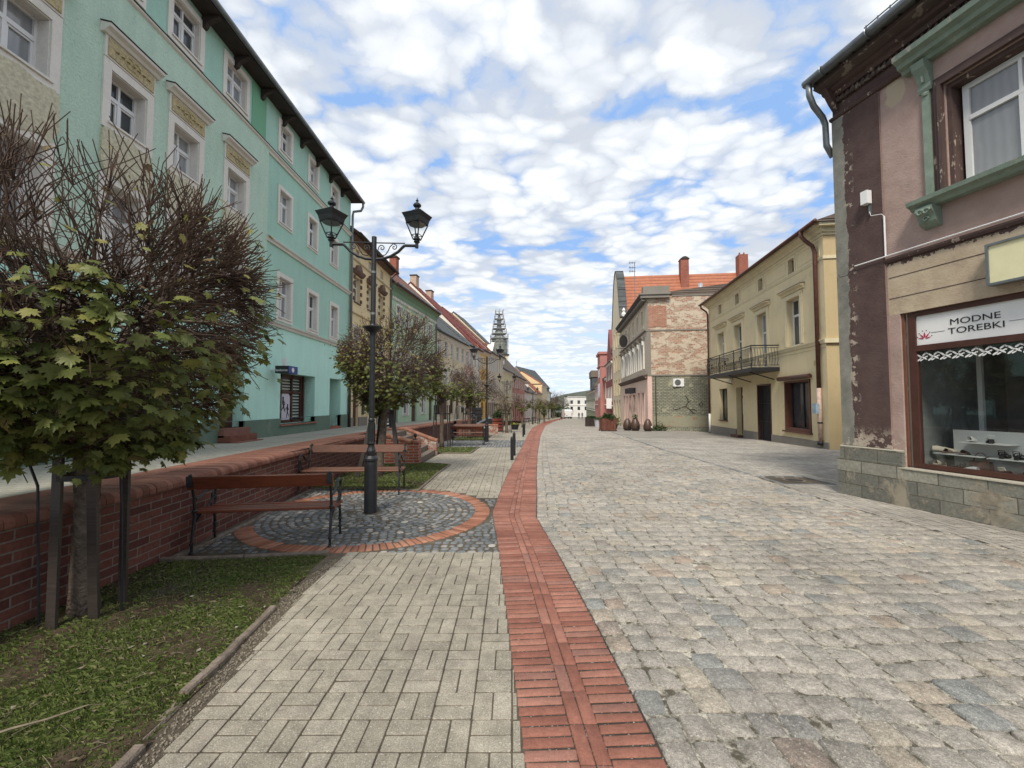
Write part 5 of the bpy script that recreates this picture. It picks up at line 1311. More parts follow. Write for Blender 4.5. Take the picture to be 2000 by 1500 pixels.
def shoe(u,n0,z,mat,kind,label,rot=0.,sc=1.):
    c=Vector(p_.p(u,n0,z)); Mx=p_.root.matrix_basis if False else Matrix.Translation(Vector((p_.O[0],p_.O[1],0)))@Matrix.Rotation(math.atan2(p_.D[1],p_.D[0]),4,'Z')
    wpt=Mx@c
    r_=empty('shoe' if kind!='bag' else 'handbag',wpt,math.atan2(p_.D[1],p_.D[0])+rot,label,'shoe' if kind!='bag' else 'handbag','shoes on display in the shop window' if kind!='bag' else None)
    mb=MB(); L=.21*sc
    if kind=='bag':
        mb.prism([(-.13,0),(.13,0),(.11,.15),(-.11,.15)],lambda a,b,q:(a,q,b),-.04,.04); mb.build('bag_body',mat,r_)
        mb=MB(); mb.tube([(.08*math.cos(t*.314)*1.,0,.15+.12*math.sin(t*.314)) for t in range(11)],.007,6); mb.build('bag_handle',mat,r_); return
    # sole
    sole=[(-.03,-L*.5),(.03,-L*.5),(.036,-.02),(.045,L*.25),(.03,L*.48),(0,L*.53),(-.03,L*.46),(-.042,L*.2),(-.033,-.02)]
    hl=.05 if kind in('sandal','heel') else .02
    vs=[];n0_=len(sole)
    zf=lambda y:(hl*max(0,min(1,(L*.15-y)/(L*.5)))+.012)
    vs=[(x,y,zf(y)-.012) for x,y in sole]+[(x,y,zf(y)) for x,y in sole]
    mb.add(vs,[(i,(i+1)%n0_,(i+1)%n0_+n0_,i+n0_) for i in range(n0_)]+[tuple(range(n0_))[::-1],tuple(range(n0_,2*n0_))])
    if kind in('sandal','heel'): mb.box(-.02,.02,-L*.5,-L*.36,0,hl)
    mb.build('sole',M['dark'] if kind=='sandal' else mat,r_)
    mb=MB()
    if kind=='sandal':
        for y0 in (-.05,.0,.045,.08): mb.tube([(-.04,y0,zf(y0)),(-.03,y0+.01,zf(y0)+.035),(.03,y0+.01,zf(y0)+.035),(.04,y0,zf(y0))],.007,5)
        mb.tube([(.03,-L*.4,zf(-L*.4)),(.03,-L*.42,zf(-L*.4)+.05),(-.03,-L*.42,zf(-L*.4)+.05),(-.03,-L*.4,zf(-L*.4))],.006,5)
    else:
        rings=[(-L*.5,.028,.055),(-L*.3,.032,.062),(-.01,.035,.055),(.04,.04,.045),(L*.38,.034,.03),(L*.5,.012,.012)]
        pts=[]
        for (y,wd,hh) in rings: pts.append([(wd*math.cos(t*math.pi/6),y,zf(y)+hh*math.sin(t*math.pi/6)) for t in range(7)])
        vs=[q for r0 in pts for q in r0]; fs=[(i*7+k,i*7+k+1,(i+1)*7+k+1,(i+1)*7+k) for i in range(2,5) for k in range(6)]
        if kind!='mule': fs+=[(i*7+k,i*7+k+1,(i+1)*7+k+1,(i+1)*7+k) for i in range(0,2) for k in (0,1,4,5)]
        mb.add(vs,fs)
    mb.build('upper',mat,r_,smooth=True)
beigel=plain('cream_leather',(.50,.44,.34),.5); brl=plain('taupe_suede',(.20,.14,.11),.9); whl=plain('pale_leather',(.6,.6,.58),.4); blk2=plain('black_leather',(.02,.02,.02),.4)
shoe(1.20,-.35,.66,beigel,'boot','large cream lace-up shoe low in the left corner of the shop window',.4,1.5); shoe(1.10+.08,-.52,.86,beigel,'boot','cream lace-up shoe raised in the left corner of the shop window',-.9,1.3)
shoe(1.25,-.45,.842,brl,'mule','left one of two taupe suede mules on the lower left shelf'); shoe(1.46,-.45,.842,brl,'mule','right one of two taupe suede mules on the lower left shelf')
shoe(1.56,-.48,1.037,whl,'boot','pale sneaker, left of the pair on the top shelf',.2); shoe(1.76,-.48,1.037,whl,'sandal','pale strappy sandal, right on the top shelf',.6)
shoe(1.92,-.45,.842,blk2,'sandal','left black sandal on the lower right shelf',.2); shoe(2.08,-.45,.842,blk2,'sandal','right black sandal on the lower right shelf',.1)
shoe(1.44,-.36,.62,blk2,'sandal','black sandal on the floor of the shop window',1.2); shoe(1.62,-.3,.62,whl,'boot','pale low shoe on the window floor beside the handbag',1.4); shoe(2.0,-.28,.62,blk2,'boot','black shoe on the window floor, right side',1.1)
shoe(2.2,-.3,.62,blk2,'sandal','black open sandal lowest right in the shop window',.9)
shoe(1.66,-.45,.62,plain('brown_leather',(.16,.08,.06),.5),'bag','brown handbag with a round handle behind the shop glass')
for i,(u,n0,z,m_9,kd,lb) in enumerate(((2.36,-.45,.842,beigel,'mule','cream mule at the right end of the lower right shelf'),(1.95,-.36,.62,beigel,'sandal','cream sandal on the window floor between the black shoes'),(1.33,-.26,.62,beigel,'heel','cream pump lying on the window floor at the left'),(2.42,-.48,1.037,brl,'boot','taupe shoe on the upper right shelf'),(2.60,-.48,1.037,whl,'boot','white trainer on the upper right shelf'),(2.45,-.28,.62,brl,'boot','taupe low boot on the window floor at the far right'))):
    shoe(u,n0,z,m_9,kd,lb,.3*i)
# ---- yellow house -----------------------------------------------------
y_=Bld('yellow_house','straw yellow two-storey house with a black iron balcony, on the right',(12.05,16.4),(.126,1),-.6,1)
W=13.5
aw=[(2.13,2.62,7.36,7.98),(5.15,5.64,7.38,7.98),(8.18,8.72,7.38,7.98),(10.98,11.5,7.38,7.98)]
uw=[(1.78,2.85,4.12,6.2),(4.86,5.88,3.4,6.17),(7.90,8.94,3.4,6.17),(10.65,11.70,4.3,6.12)]
gr=[(1.15,3.30,.40,2.60,.35),(4.58,6.12,-.35,2.57,.22),(7.98,8.95,-.25,2.54,.35),(10.35,11.75,.52,2.54,.30)]
mb=MB(); y_.face(mb,0,W,-.6,8.55,[(*o,.28) for o in uw+aw]+gr); 
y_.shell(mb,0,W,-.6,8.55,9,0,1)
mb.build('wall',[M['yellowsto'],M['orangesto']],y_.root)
for i,o in enumerate(uw):
    w_=y_.window(*o,.26,2,.66,.06,pane=['pane','panelt','pane','panelt'][i],sill=i in(0,3),sillm='yellowtrim')
    a,b,c,d=o; mb=MB(); z0=4.14 if i in (0,3) else 3.42
    y_.box(mb,a-.24,a-.002,0,.03,z0,d+.22);y_.box(mb,b+.002,b+.24,0,.03,z0,d+.22);y_.box(mb,a-.002,b+.002,0,.03,d+.002,d+.22)
    y_.box(mb,a-.17,a-.08,.03,.05,z0,d+.10);y_.box(mb,b+.08,b+.17,.03,.05,z0,d+.10);y_.box(mb,a-.08,b+.08,.03,.05,d+.03,d+.10)
    mb.build('surround',M['yellowtrim'],w_)
    y_.cornice('hood',M['yellowtrim'],a-.42,b+.42,[(0,6.44),(.06,6.45),(.09,6.53),(.20,6.58),(.21,6.63),(0,6.66)],parent=w_)
    y_.cornice('hood_flashing',M['brownframe'],a-.44,b+.44,[(0,6.663),(.23,6.632),(.23,6.645),(0,6.68)],parent=w_)
for o in aw: 
    w_=y_.window(*o,.2,1,0,.05,pane='pane',frm='brownframe',sill=False,sash=False); a,b,c,d=o
    mb=MB(); y_.box(mb,a-.10,a-.002,0,.025,c-.06,d+.1);y_.box(mb,b+.002,b+.10,0,.025,c-.06,d+.1);y_.box(mb,a-.002,b+.002,0,.025,d+.002,d+.1); mb.build('surround',M['yellowtrim'],w_)
# frieze mouldings
for (z0,z1,e) in ((7.19,7.31,.045),(3.92,4.08,.10),(8.12,8.22,.05)):
    y_.cornice('string_course',M['yellowtrim'],0,W,[(0,z0),(e*.4,z0),(e*.6,z0+(z1-z0)*.4),(e,z1-.03),(e,z1),(0,z1+.02)])
    mb=MB(); y_.box(mb,-e,-.001,-9,e,z0,z1); mb.build('string_course_side',M['yellowtrim'],y_.root)
y_.cornice('thin_line',M['yellowtrim'],0,W,[(0,3.76),(.02,3.77),(.02,3.79),(0,3.80)])
for (a,b) in ((.25,1.9),(2.85,4.9),(5.88,7.95),(8.95,10.75),(11.75,13.2)):
    mb=MB(); e=.015
    for q in ((a,b,7.42,7.45),(a,b,7.98,8.01),(a,a+.03,7.45,7.98),(b-.03,b,7.45,7.98)): y_.box(mb,q[0],q[1],0,e,q[2],q[3])
    mb.build('frieze_panel',M['yellowtrim'],y_.root)
y_.cornice('eaves_cornice',M['yellowtrim'],-.15,W+.1,[(0,8.22),(.08,8.24),(.14,8.34),(.30,8.42),(.34,8.52),(0,8.52)])
mb=MB(); y_.box(mb,-.34,-.001,-9,.3,8.40,8.52); y_.box(mb,-.12,-.002,-9,.1,8.22,8.40); mb.build('side_cornice',M['yellowtrim'],y_.root)
mb=MB(); mb.prism([(.46,8.56),(-4.5,10.2),(-9.5,8.56),(-9.5,8.52),(.46,8.52)],lambda q,z,a:y_.p(a,q,z),-.42,W+.35); mb.build('roof',M['rtile_old'],y_.root)
mb=MB(); mb.tube([y_.p(-.45,.50,8.55),y_.p(W+.4,.50,8.53)],.07,10); mb.build('gutter',M['brownmetal'],y_.root,smooth=True)
y_.pipe('downpipe',M['brownmetal'],[(.55,.50,8.5),(.55,.50,8.30),(.50,.38,8.10),(.42,.16,7.85),(.40,.10,7.6),(.40,.10,2.2)],.075,n_=12)
y_.pipe('pale_downpipe_foot',plain('peeling_pale_pipe',(.52,.38,.32),.6,var=.3,scale=9),[(.40,.10,2.2),(.40,.10,.05)],.075,n_=12)
y_.pipe('downpipe_shoe',M['dark'],[(.40,.10,.12),(.40,.10,-.02)],.11,n_=12)
y_.pipe('downpipe_collar',M['dark'],[(.40,.10,.82),(.40,.10,.88)],.088,n_=12)
y_.pipe('far_downpipe',M['brownmetal'],[(W+.2,.46,8.5),(W+.2,.44,8.3),(W+.08,.12,8.0),(W-.06,.09,7.7),(W-.06,.09,.9)],.06)
y_.pipe('far_downpipe_foot',M['white'],[(W-.06,.09,.9),(W-.06,.09,-.35)],.07)
a_=y_.obox('meter_box',plain('pale_blue_box',(.30,.40,.48),.5),(.27,.53,.18,.30,1.2,1.6)); 
y_.chimney(1.6,-4.0,9.6,10.65,1.1,.8,'greyplinth',False); y_.obox('chimney_slab',M['greyplinth'],(.95,2.25,-4.5,-3.5,10.65,10.78))
y_.obox('house_number',M['orangesto'],(.62,.85,0,.02,3.12,3.32))
y_.obox('plinth',M['greyplinth'],(0,4.58,0,.05,-.6,.105),(6.12,7.98,0,.05,-.6,.105),(8.95,W,0,.05,-.6,.105))
# shop window, grille door, entrance, small window
w_=y_.window(1.27,3.2,.52,2.52,.30,2,0,.06,pane='pane',frm='dark',sill=False,sash=False,name='shop_window')
mb=MB()
for q in ((1.15,1.27,.40,2.6),(3.2,3.30,.40,2.6),(1.27,3.2,2.52,2.6),(1.27,3.2,.40,.52)): y_.box(mb,q[0]+(.05 if q[0]==1.15 else 0),q[1]-(.04 if q[1]==3.3 else 0),-.3,.03,q[2],q[3])
y_.box(mb,1.1,3.36,.0,.12,.33,.398); mb.build('brown_surround',plain('red_brown_board',(.12,.05,.035),.5),w_)
mb=MB(); mb.tube([y_.p(1.0,.12,2.72),y_.p(3.55,.12,2.72)],.10,12); mb.build('roller_blind_box',M['brownframe'],w_)
y_.obox('door_jamb',M['brownframe'],(4.58,4.66,-.2,.02,-.35,2.57),(6.04,6.12,-.2,.02,-.35,2.57),(4.66,6.04,-.2,.02,2.49,2.57))
gd=y_.obox('grille_door',M['dark'],(4.66,6.04,-.22,-.18,-.33,2.49))
mb=MB()
for k in range(12):
    u=4.72+k*.115
    mb.tube([y_.p(u+.025*math.sin(z*5+k%2*3.14),-.03,z) for z in [-.3+.14*i for i in range(20)]],.011,4)
for z in (-.25,.7,1.6,2.4): mb.tube([y_.p(4.66,-.03,z),y_.p(6.04,-.03,z)],.012,4)
mb.build('wrought_grille',M['iron'],gd)
d_=y_.obox('door',M['brownframe'],(8.0,8.93,-.34,-.28,-.2,2.5)); y_.obox('door_glass',M['pane'],(8.12,8.8,-.279,-.27,.5,2.3),parent=d_); y_.obox('door_notice',M['white'],(8.2,8.7,-.269,-.262,1.0,1.9),(8.2,8.7,-.269,-.262,2.05,2.25),parent=d_)
y_.obox('doorstep',M['brownmetal'],(7.9,9.0,.0,.35,-.45,-.2))
w_=y_.window(10.37,11.73,.56,2.52,.24,2,0,.06,pane='pane',frm='dark',sill=False,sash=False); y_.obox('sill',M['brownmetal'],(10.3,11.8,-.2,.1,.50,.54),parent=w_)
y_.obox('wall_light',M['white'],(9.35,9.5,0,.12,2.85,3.05))
# balcony
bu0,bu1,bd=3.67,9.95,1.25
mb=MB(); y_.box(mb,bu0,bu1,0,bd,3.12,3.30); bc=mb.build('balcony',M['iron'],y_.root)
mb=MB()
def rail(z,r0): 
    mb.tube([y_.p(bu0,.02,z),y_.p(bu0,bd,z),y_.p(bu1,bd,z),y_.p(bu1,.02,z)],r0,5)
rail(4.33,.03);rail(4.22,.015);rail(3.40,.018)
mb.build('balcony_rail',M['iron'],bc)
mb=MB()
def bal(u,n0,du,dn):
    P=[]
    for t in range(9):
        z=3.40+.82*t/8; s=.13*math.sin(math.pi*(1-t/8))*(1-t/8*.6)
        P.append(y_.p(u+du*s,n0+dn*s,z))
    mb.tube(P,.010,4)
u=bu0+.06
while u<bu1: bal(u,bd,0,1); u+=.125
n0=.1
while n0<bd: bal(bu0,n0,-1,0); bal(bu1,n0,1,0); n0+=.125
for u in (bu0,bu0+2.1,bu0+4.2,bu1): mb.tube([y_.p(u,bd,3.3),y_.p(u,bd,4.36)],.022,5)
for u in (4.7,6.8,8.9):
    for s in (-1,1): mb.tube([y_.p(u+s*.05*t*math.cos(t*1.1),bd+.08,3.85+.045*t*math.sin(t*1.1)) for t in range(6)],.014,4)
mb.build('balusters',M['iron'],bc)
mb=MB()
for u in (4.2,6.8,9.4): mb.tube([y_.p(u,.02,2.75),y_.p(u,bd-.1,3.12)],.028,5)
mb.build('balcony_struts',M['iron'],bc)
# side passage things between the pink and the yellow house
# ---- brick gable house ------------------------------------------------
b_=Bld('brick_gable_house','old three-storey house with a bare patchy brick gable wall and pink ground floor, right side',(10.85,34.4),(.117,1),-1,1)
W=15.6; gz=3.72
uw=[(1.4+2.35*k,2.35+2.35*k,4.55,6.7) for k in range(6)]; tw_=[(1.5+2.35*k,2.3+2.35*k,8.0,9.4) for k in range(6)]
gr=[(1.3,2.3,-.2,2.5,.4),(3.3,4.3,-.2,2.5,.4),(5.6,6.9,-.55,2.4,.4),(8.3,9.3,-.2,2.4,.4),(10.3,11.2,-.6,2.4,.4),(12.2,13.2,-.2,2.4,.4)]
mb=MB(); b_.face(mb,0,W,-1,3.85,gr); mb.build('ground_floor_wall',stucco('pale_rose_render',(.72,.56,.46),bump=.15),b_.root)
mb=MB(); b_.face(mb,0,W,3.85,10.2,[(*o,.25) for o in uw+tw_]); mb.build('front_wall',stucco('dirty_beige_render',(.52,.46,.36),(.38,.33,.26),dirtamt=.5,bump=.5),b_.root)
D_=13
mb=MB(); q=b_.p
def gq(n0,n1,z0,z1,mi,e=0): mb.add([q(-e,-n0,z0),q(-e,-n1,z0),q(-e,-n1,z1),q(-e,-n0,z1)],[(0,1,2,3)],mi)
gq(0,D_,3.9,10.25,0); gq(0,.35,-1,3.9,2); gq(.35,D_,-1,3.9,1)
mb.add([q(0,-D_,-1),q(W,-D_,-1),q(W,-D_,10.2),q(0,-D_,10.2)],[(0,1,2,3)],0); mb.add([q(W,0,-1),q(W,-D_,-1),q(W,-D_,10.2),q(W,0,10.2)],[(0,1,2,3)],0); mb.add([q(0,0,10.2),q(W,0,10.2),q(W,-D_,10.2),q(0,-D_,10.2)],[(0,1,2,3)],0)
mb.build('brick_gable_wall',[M['brickhouse'],M['greenstone'],M['pinkish']],b_.root)
mb=MB(); b_.box(mb,-.025,-.002,-1.55,-.12,7.75,9.45); mb.build('bare_brick_patch',M['brickred2'],b_.root)
mb=MB(); b_.box(mb,-.015,-.001,-D_,-.4,-.25,.62); mb.build('exposed_brick_base',bricks('exposed_brick_base',(.38,.13,.07),(.46,.20,.12),(.36,.3,.22),bw=.27,bh=.085,ms=.012,plaster=((.20,.20,.145),(.30,.29,.21),(.24,.22,.16)),pl=(.40,.44),pscale=1.1,pst=(1,1,3.)),b_.root)
mb=MB(); b_.box(mb,-.06,-.0,-D_,.0,3.80,3.90); b_.box(mb,-.05,0,-D_,0,7.42,7.52); b_.box(mb,-.05,.0,-D_,-2.0,10.2,10.3); b_.box(mb,-.02,0,-.3,0,3.9,7.42); b_.box(mb,-.02,0,-.12,0,7.52,9.7); mb.build('gable_bands',M['greyplinth'],b_.root)
mb=MB(); b_.box(mb,-.03,-.001,-.33,-.02,-1,3.8); mb.build('pink_corner_strip',M['pinkish'],b_.root)
for i,o in enumerate(uw):
    w_=b_.window(*o,.22,2,.66,.06,pane='panelt',sill=False,sash=False); a,bb,c,d=o
    mb=MB(); b_.box(mb,a-.30,a-.06,0,.10,c-.1,d+.05);b_.box(mb,bb+.06,bb+.30,0,.10,c-.1,d+.05); mb.build('half_columns',M['whitewall'],w_)
    b_.cornice('hood',M['greyplinth'],a-.35,bb+.35,[(0,d+.12),(.12,d+.14),(.28,d+.34),(.30,d+.42),(0,d+.46)],parent=w_)
    b_.obox('scroll_bracket',M['whitewall'],(a-.25,a-.1,0,.2,d-.25,d+.12),(bb+.1,bb+.25,0,.2,d-.25,d+.12),parent=w_)
for i,o in enumerate(tw_): b_.window(*o,.2,2,.6,.06,pane='panelt',sur=.14,surm='beige')
for i,o in enumerate(gr): 
    x=b_.obox('shop_opening',plain('dusky_rose_shutter',(.22,.07,.06),.6) if i in(0,1,3) else M['pane'],(o[0],o[1],-.3,-.25,o[2],o[3]))
    b_.obox('opening_frame',M['pinkish'],(o[0]-.12,o[0]-.002,0,.05,o[2],o[3]+.12),(o[1]+.002,o[1]+.12,0,.05,o[2],o[3]+.12),(o[0]-.002,o[1]+.002,0,.05,o[3]+.002,o[3]+.12),parent=x)
for k in range(3): b_.obox('wall_sign',M['dark'],(5.4+1.25*k,5.46+1.25*k,.05,.65,2.55,3.05))
b_.cornice('belt_cornice',M['browntrim'],-.02,W,[(0,3.55),(.1,3.6),(.3,3.78),(.34,3.88),(0,3.95)]); b_.cornice('upper_belt',M['greyplinth'],-.02,W,[(0,7.42),(.12,7.46),(.15,7.54),(0,7.58)])
b_.cornice('main_cornice',M['metaldark'],-.3,W+.2,[(0,9.85),(.1,9.9),(.45,10.15),(.55,10.35),(.55,10.42),(0,10.45)])
mb=MB(); k=-.2
while k<W: b_.box(mb,k,k+.16,0,.42,9.83,10.05); k+=.42
mb.build('cornice_brackets',M['greyplinth'],b_.root)
mb=MB(); b_.box(mb,-.35,-.0,-1.75,.5,10.05,10.3); b_.box(mb,-.45,.3,-1.8,.6,10.3,10.42); b_.box(mb,-.25,.4,-1.75,.3,10.42,11.0); mb.build('parapet_block',M['greyplinth'],b_.root)
mb=MB(); mb.prism([(-.0,10.46),(-6.5,11.2),(-13,10.3)],lambda a,z,u:b_.p(u,a,z),.3,W); mb.build('roof',M['rtile_old'],b_.root)
ac=b_.root
a_=empty('air_conditioner',(13.2,34.02,2.95),0,'white air conditioner box on the green painted foot of the brick gable','air conditioner')
mb=MB(); mb.box(-.42,.42,-.02,.34,0,.62); mb.build('casing',M['white'],a_)
mb=MB(); mb.prism([(-.08+.24*math.cos(t*.393),.31+.24*math.sin(t*.393)) for t in range(16)],lambda a,z,y:(a,y,z),-.035,-.021); mb.build('fan_grille',M['metalgrey'],a_)
mb=MB(); mb.box(-.3,-.25,.0,.38,-.06,0); mb.box(.25,.3,.0,.38,-.06,0); mb.box(.42,1.6,.28,.34,-.05,.03); mb.build('brackets',M['white'],a_)
# painted scrawl on the green wall
mb=MB()
gr_=lambda n0,z: b_.p(-.012,-n0,z)
for pts in ([(2.6,1.3),(2.9,1.35),(3.2,1.1),(3.4,.9),(3.6,.75)],[(2.9,1.35),(3.1,1.7),(3.05,2.0),(2.9,2.2)],[(3.1,1.7),(3.35,1.85)],[(3.2,1.1),(3.5,1.15),(3.75,1.0)],[(1.9,1.2),(2.2,1.1),(2.5,1.25)],[(3.9,1.5),(4.1,1.7),(4.2,1.5),(4.05,1.35),(3.9,1.5)]):
    mb.tube([gr_(a,z) for a,z in pts],.028,4)
mb.build('graffiti',M['metaldark'],b_.root)
b_.pipe('downpipe',M['metaldark'],[(-.06,-.62,3.8),(-.06,-.62,-.5)],.04)
# ---- gabled house with the orange tiled roof --------------------------
o_=Bld('stepped_gable_house','beige house with a tall curved gable and big orange tiled roof, right side',(12.68,50),(.117,1),-1.3,1)
W=8.1
uw=[(.9+2.3*k,1.8+2.3*k,z,z+1.9) for k in range(3) for z in (2.6,5.6,8.6)]; gr=[(.8,2.0,-1,2,.3),(3.3,4.4,-1.2,2,.3),(5.8,7.2,-1,2,.3)]
mb=MB(); o_.face(mb,0,W,-1.5,11.0,[(*o,.2) for o in uw]+gr); o_.shell(mb,0,W,-1.5,11.0,24); mb.build('wall',M['beige'],o_.root)
for i,o in enumerate(uw): o_.window(*o,.18,2,.62,.07,pane=['pane','panelt'][i%2],sur=.12,surm='creamlow',sash=False)
for o in gr: o_.obox('shop_opening',M['pane'],(o[0],o[1],-.3,-.25,o[2],o[3]))
gp_=[(-.05,10.9),(-.15,11.6),(.5,12.4),(.9,13.6),(1.5,15.2),(2.3,16.8),(3.2,17.9),(4.05,18.2),(4.9,17.9),(5.8,16.8),(6.6,15.2),(7.2,13.6),(7.6,12.4),(8.25,11.6),(8.15,10.9)]
mb=MB(); mb.prism(gp_,lambda a,z,n0:o_.p(a,n0,z),-.5,0.0); gw_=mb.build('curved_gable',M['beige'],o_.root)
mb=MB(); 
for i in range(1,len(gp_)-2):
    (a,z),(a2,z2)=gp_[i],gp_[i+1]
    d=Vector((a2-a,z2-z)).normalized(); nn=Vector((-d[1],d[0]))*.22
    mb.prism([(a-d[0]*.03,z-d[1]*.03),(a2-d[0]*.06,z2-d[1]*.06),(a2-d[0]*.06+nn[0],z2-d[1]*.06+nn[1]),(a-d[0]*.03+nn[0],z-d[1]*.03+nn[1])],lambda p,q_,n0:o_.p(p,n0,q_),-.85,.08)
mb.build('gable_coping',M['rtile_grey'],gw_)
mb=MB(); mb.lathe([(.25,0),(.3,.3),(.12,.6),(.2,.8),(.02,1.1)],8,o_.p(-.1,-.4,11.7)); mb.build('gable_urn',M['whitewall'],gw_)
mb=MB(); mb.prism([(.1,10.9),(4.05,17.7),(8.0,10.9)],lambda a,z,n0:o_.p(a,n0,z),-26,-.5)
# tiled roof running back from the street: rows across
rt=newmat('orange_pantiles'); m_,nt_,bb_=rt; n_=N(nt_); X_=n_.xyz()
wv=n_.math('FRACT',n_.math('MULTIPLY',X_[2],2.2)); c_r=n_.ramp(wv,[(.0,(.10,.03,.015)),(.16,(.36,.125,.065)),(.8,(.43,.16,.085)),(1.,(.30,.10,.055))])
c_r=n_.mix(1.,c_r,n_.ramp(n_.noise(2.,7,.7),[(.3,.8),(.7,1.12)]),'MULTIPLY'); n_.l(c_r,bb_.inputs['Base Color']); bb_.inputs['Roughness'].default_value=.8; n_.bump(wv,.8,.06,bb_)
mb.build('roof',m_,o_.root)
for (n0,u,z1,s) in ((-8.2,3.4,19.3,.95),(-15.0,3.4,19.6,1.05)):
    c=o_.obox('chimney',M['chimney'],(u-s/2,u+s/2,n0-s/2,n0+s/2,15.6,z1)); 
    if s<1: 
        mb=MB(); mb.prism([(-s/2-.1+ (s+.2)*t/8, z1+.32*math.sin(math.pi*t/8)) for t in range(9)],lambda a,z,u_:o_.p(u_,n0+a,z),u-s/2-.1,u+s/2+.1); mb.build('chimney_hood',M['metaldark'],c)
    else:
        mb=MB()
        for k in (-.25,.25): mb.tube([o_.p(u,n0+k,z1),o_.p(u,n0+k,z1+.35)],.1,6)
        mb.build('chimney_pots',M['chimney'],c)
mb=MB(); mb.tube([b_.p(9,-7.0,10.9),b_.p(9,-7.0,13.6)],.22,10); mb.build('steel_flue',plain('steel_flue',(.55,.56,.57),.3,.6,var=.1),b_.root,smooth=True)
mb=MB(); mb.tube([b_.p(9,-10.6,10.9),b_.p(9,-10.6,13.0)],.2,10); mb.build('steel_flue',plain('steel_flue_dull',(.5,.5,.5),.4,.5,var=.1),b_.root,smooth=True)
b_.obox('chimney',M['chimney'],(8.6,9.5,-10.2,-9.2,10.9,12.4)); b_.obox('chimney',M['chimney'],(8.6,9.5,-12.7,-11.4,10.9,12.4)); 
an=empty('roof_antenna',(13.0,45,10.7),0,'thin television antenna mast on the roof of the brick gable house','antenna')
mb=MB(); mb.tube([(0,0,0),(0,0,5.9)],.04,5); mb.build('mast',M['metalgrey'],an)
mb=MB()
for z in (5.8,5.3,4.9): mb.tube([(-.6,0,z),(.1,0,z)],.03,4); mb.tube([(-.5,0,z-.15),(-.5,0,z+.15)],.03,4); mb.tube([(-.25,0,z-.12),(-.25,0,z+.12)],.03,4)
mb.build('aerial',M['metalgrey'],an)
# wall clock-like oval sign
ov=empty('oval_sign',(11.3,43.4,7.9),0,'black oval sign hanging from the upper front of the brick gable house','sign')
mb=MB(); mb.prism([(.42*math.cos(t*.393),.62*math.sin(t*.393)) for t in range(16)],lambda a,z,y:(a-.0,y,z),-.06,.06); mb.build('board',M['dark'],ov)
mb=MB(); mb.tube([(-.6,0,-.72),(.55,0,-.72)],.025,5); mb.tube([(-.6,0,.62),(.55,0,.66)],.02,5); mb.build('bracket',M['iron'],ov)
# ---- further right ----------------------------------------------------
r1,W=simple('wine_red_house','narrow wine red house with a pointed gable, right side beyond the beige gabled one',(13.6,58.1),(14.7,67),-1.8,7.4,'darkred','rtile_brown',2.5,nw=4,fl=2,gh=2.8,wh=1.9,sgn=1)
mb=MB(); mb.prism([(1.5,7.4),(1.9,9.0),(2.8,10.2),(3.6,11.6),(4.4,12.4),(5.2,11.6),(6.0,10.2),(6.9,9.0),(7.3,7.4)],lambda a,z,n0:r1.p(a,n0,z),-.5,.03); mb.build('pointed_gable',M['darkred'],r1.root)
mb=MB(); mb.lathe([(.2,0),(.12,.2),(.3,.5),(.28,.8),(.05,1.1)],8,r1.p(1.3,-.2,8.6)); mb.build('urn',M['stonegrey'],r1.root)
r1.obox('white_banner',M['white'],(1.0,1.06,.05,.75,.9,2.3))
r2,W=simple('coral_house','coral red house with a tall square bay, right side',(14.7,67.05),(17.4,90),-2.3,5.6,'coral','rtile_brown',3.4,nw=9,fl=1,gh=3.4,wh=2.4,sgn=1)
bay=r2.obox('bay_tower',M['coral'],(2.5,7.5,-2,.7,-1.8,9.6)); r2.obox('bay_cornice',M['coral'],(2.3,7.7,-2.2,.95,9.6,10.0),(2.4,7.6,-2.1,.85,7.6,7.8),parent=bay)
for k in range(4): r2.obox('bay_window',M['panelt'],(2.9+1.15*k,3.5+1.15*k,.7,.715,2.5,4.9),parent=bay)
for k in range(2): r2.obox('bay_window',M['panelt'],(3.4+2*k,4.2+2*k,.7,.715,5.9,7.3),parent=bay)
r3,W=simple('grey_mansard_house','far grey green house with a dark mansard top, last on the right',(17.4,90.1),(21.2,123),-3,4.4,'greygreen','rtile_grey',3.5,nw=10,fl=2,gh=2.8,wh=1.4,sgn=1)
mt=r3.obox('mansard_bay',M['rtile_grey'],(1,8,-3,.5,4.6,7.2)); r3.obox('mansard_cap',M['stonegrey'],(.8,8.2,-3.2,.7,7.2,8.6),parent=mt)
mb=MB(); mb.tube([r3.p(4,-1,8.6),r3.p(4,-1,10.6)],.06,5); mb.build('finial',M['metaldark'],mt)
# wooded hill
mb=MB(); nx_=60; vs=[];fs=[]
for j,(yy,hh) in enumerate(((300,0),(360,.55),(420,1.),(520,1.0))):
    for i in range(nx_+1):
        x=-260+i*12; hgt=(7+14*math.exp(-((x-78)/34)**2)+10*math.exp(-((x+120)/90)**2))*hh+rnd.uniform(-.8,.8)
        vs.append((x,yy,-6+hgt))
for j in range(3):
    for i in range(nx_): a=j*(nx_+1)+i; fs.append((a,a+1,a+nx_+2,a+nx_+1))
mb.add(vs,fs); struct(mb.build('hill',plain('wooded_hill',(.075,.085,.06),1.,var=.4,scale=.15),smooth=True))

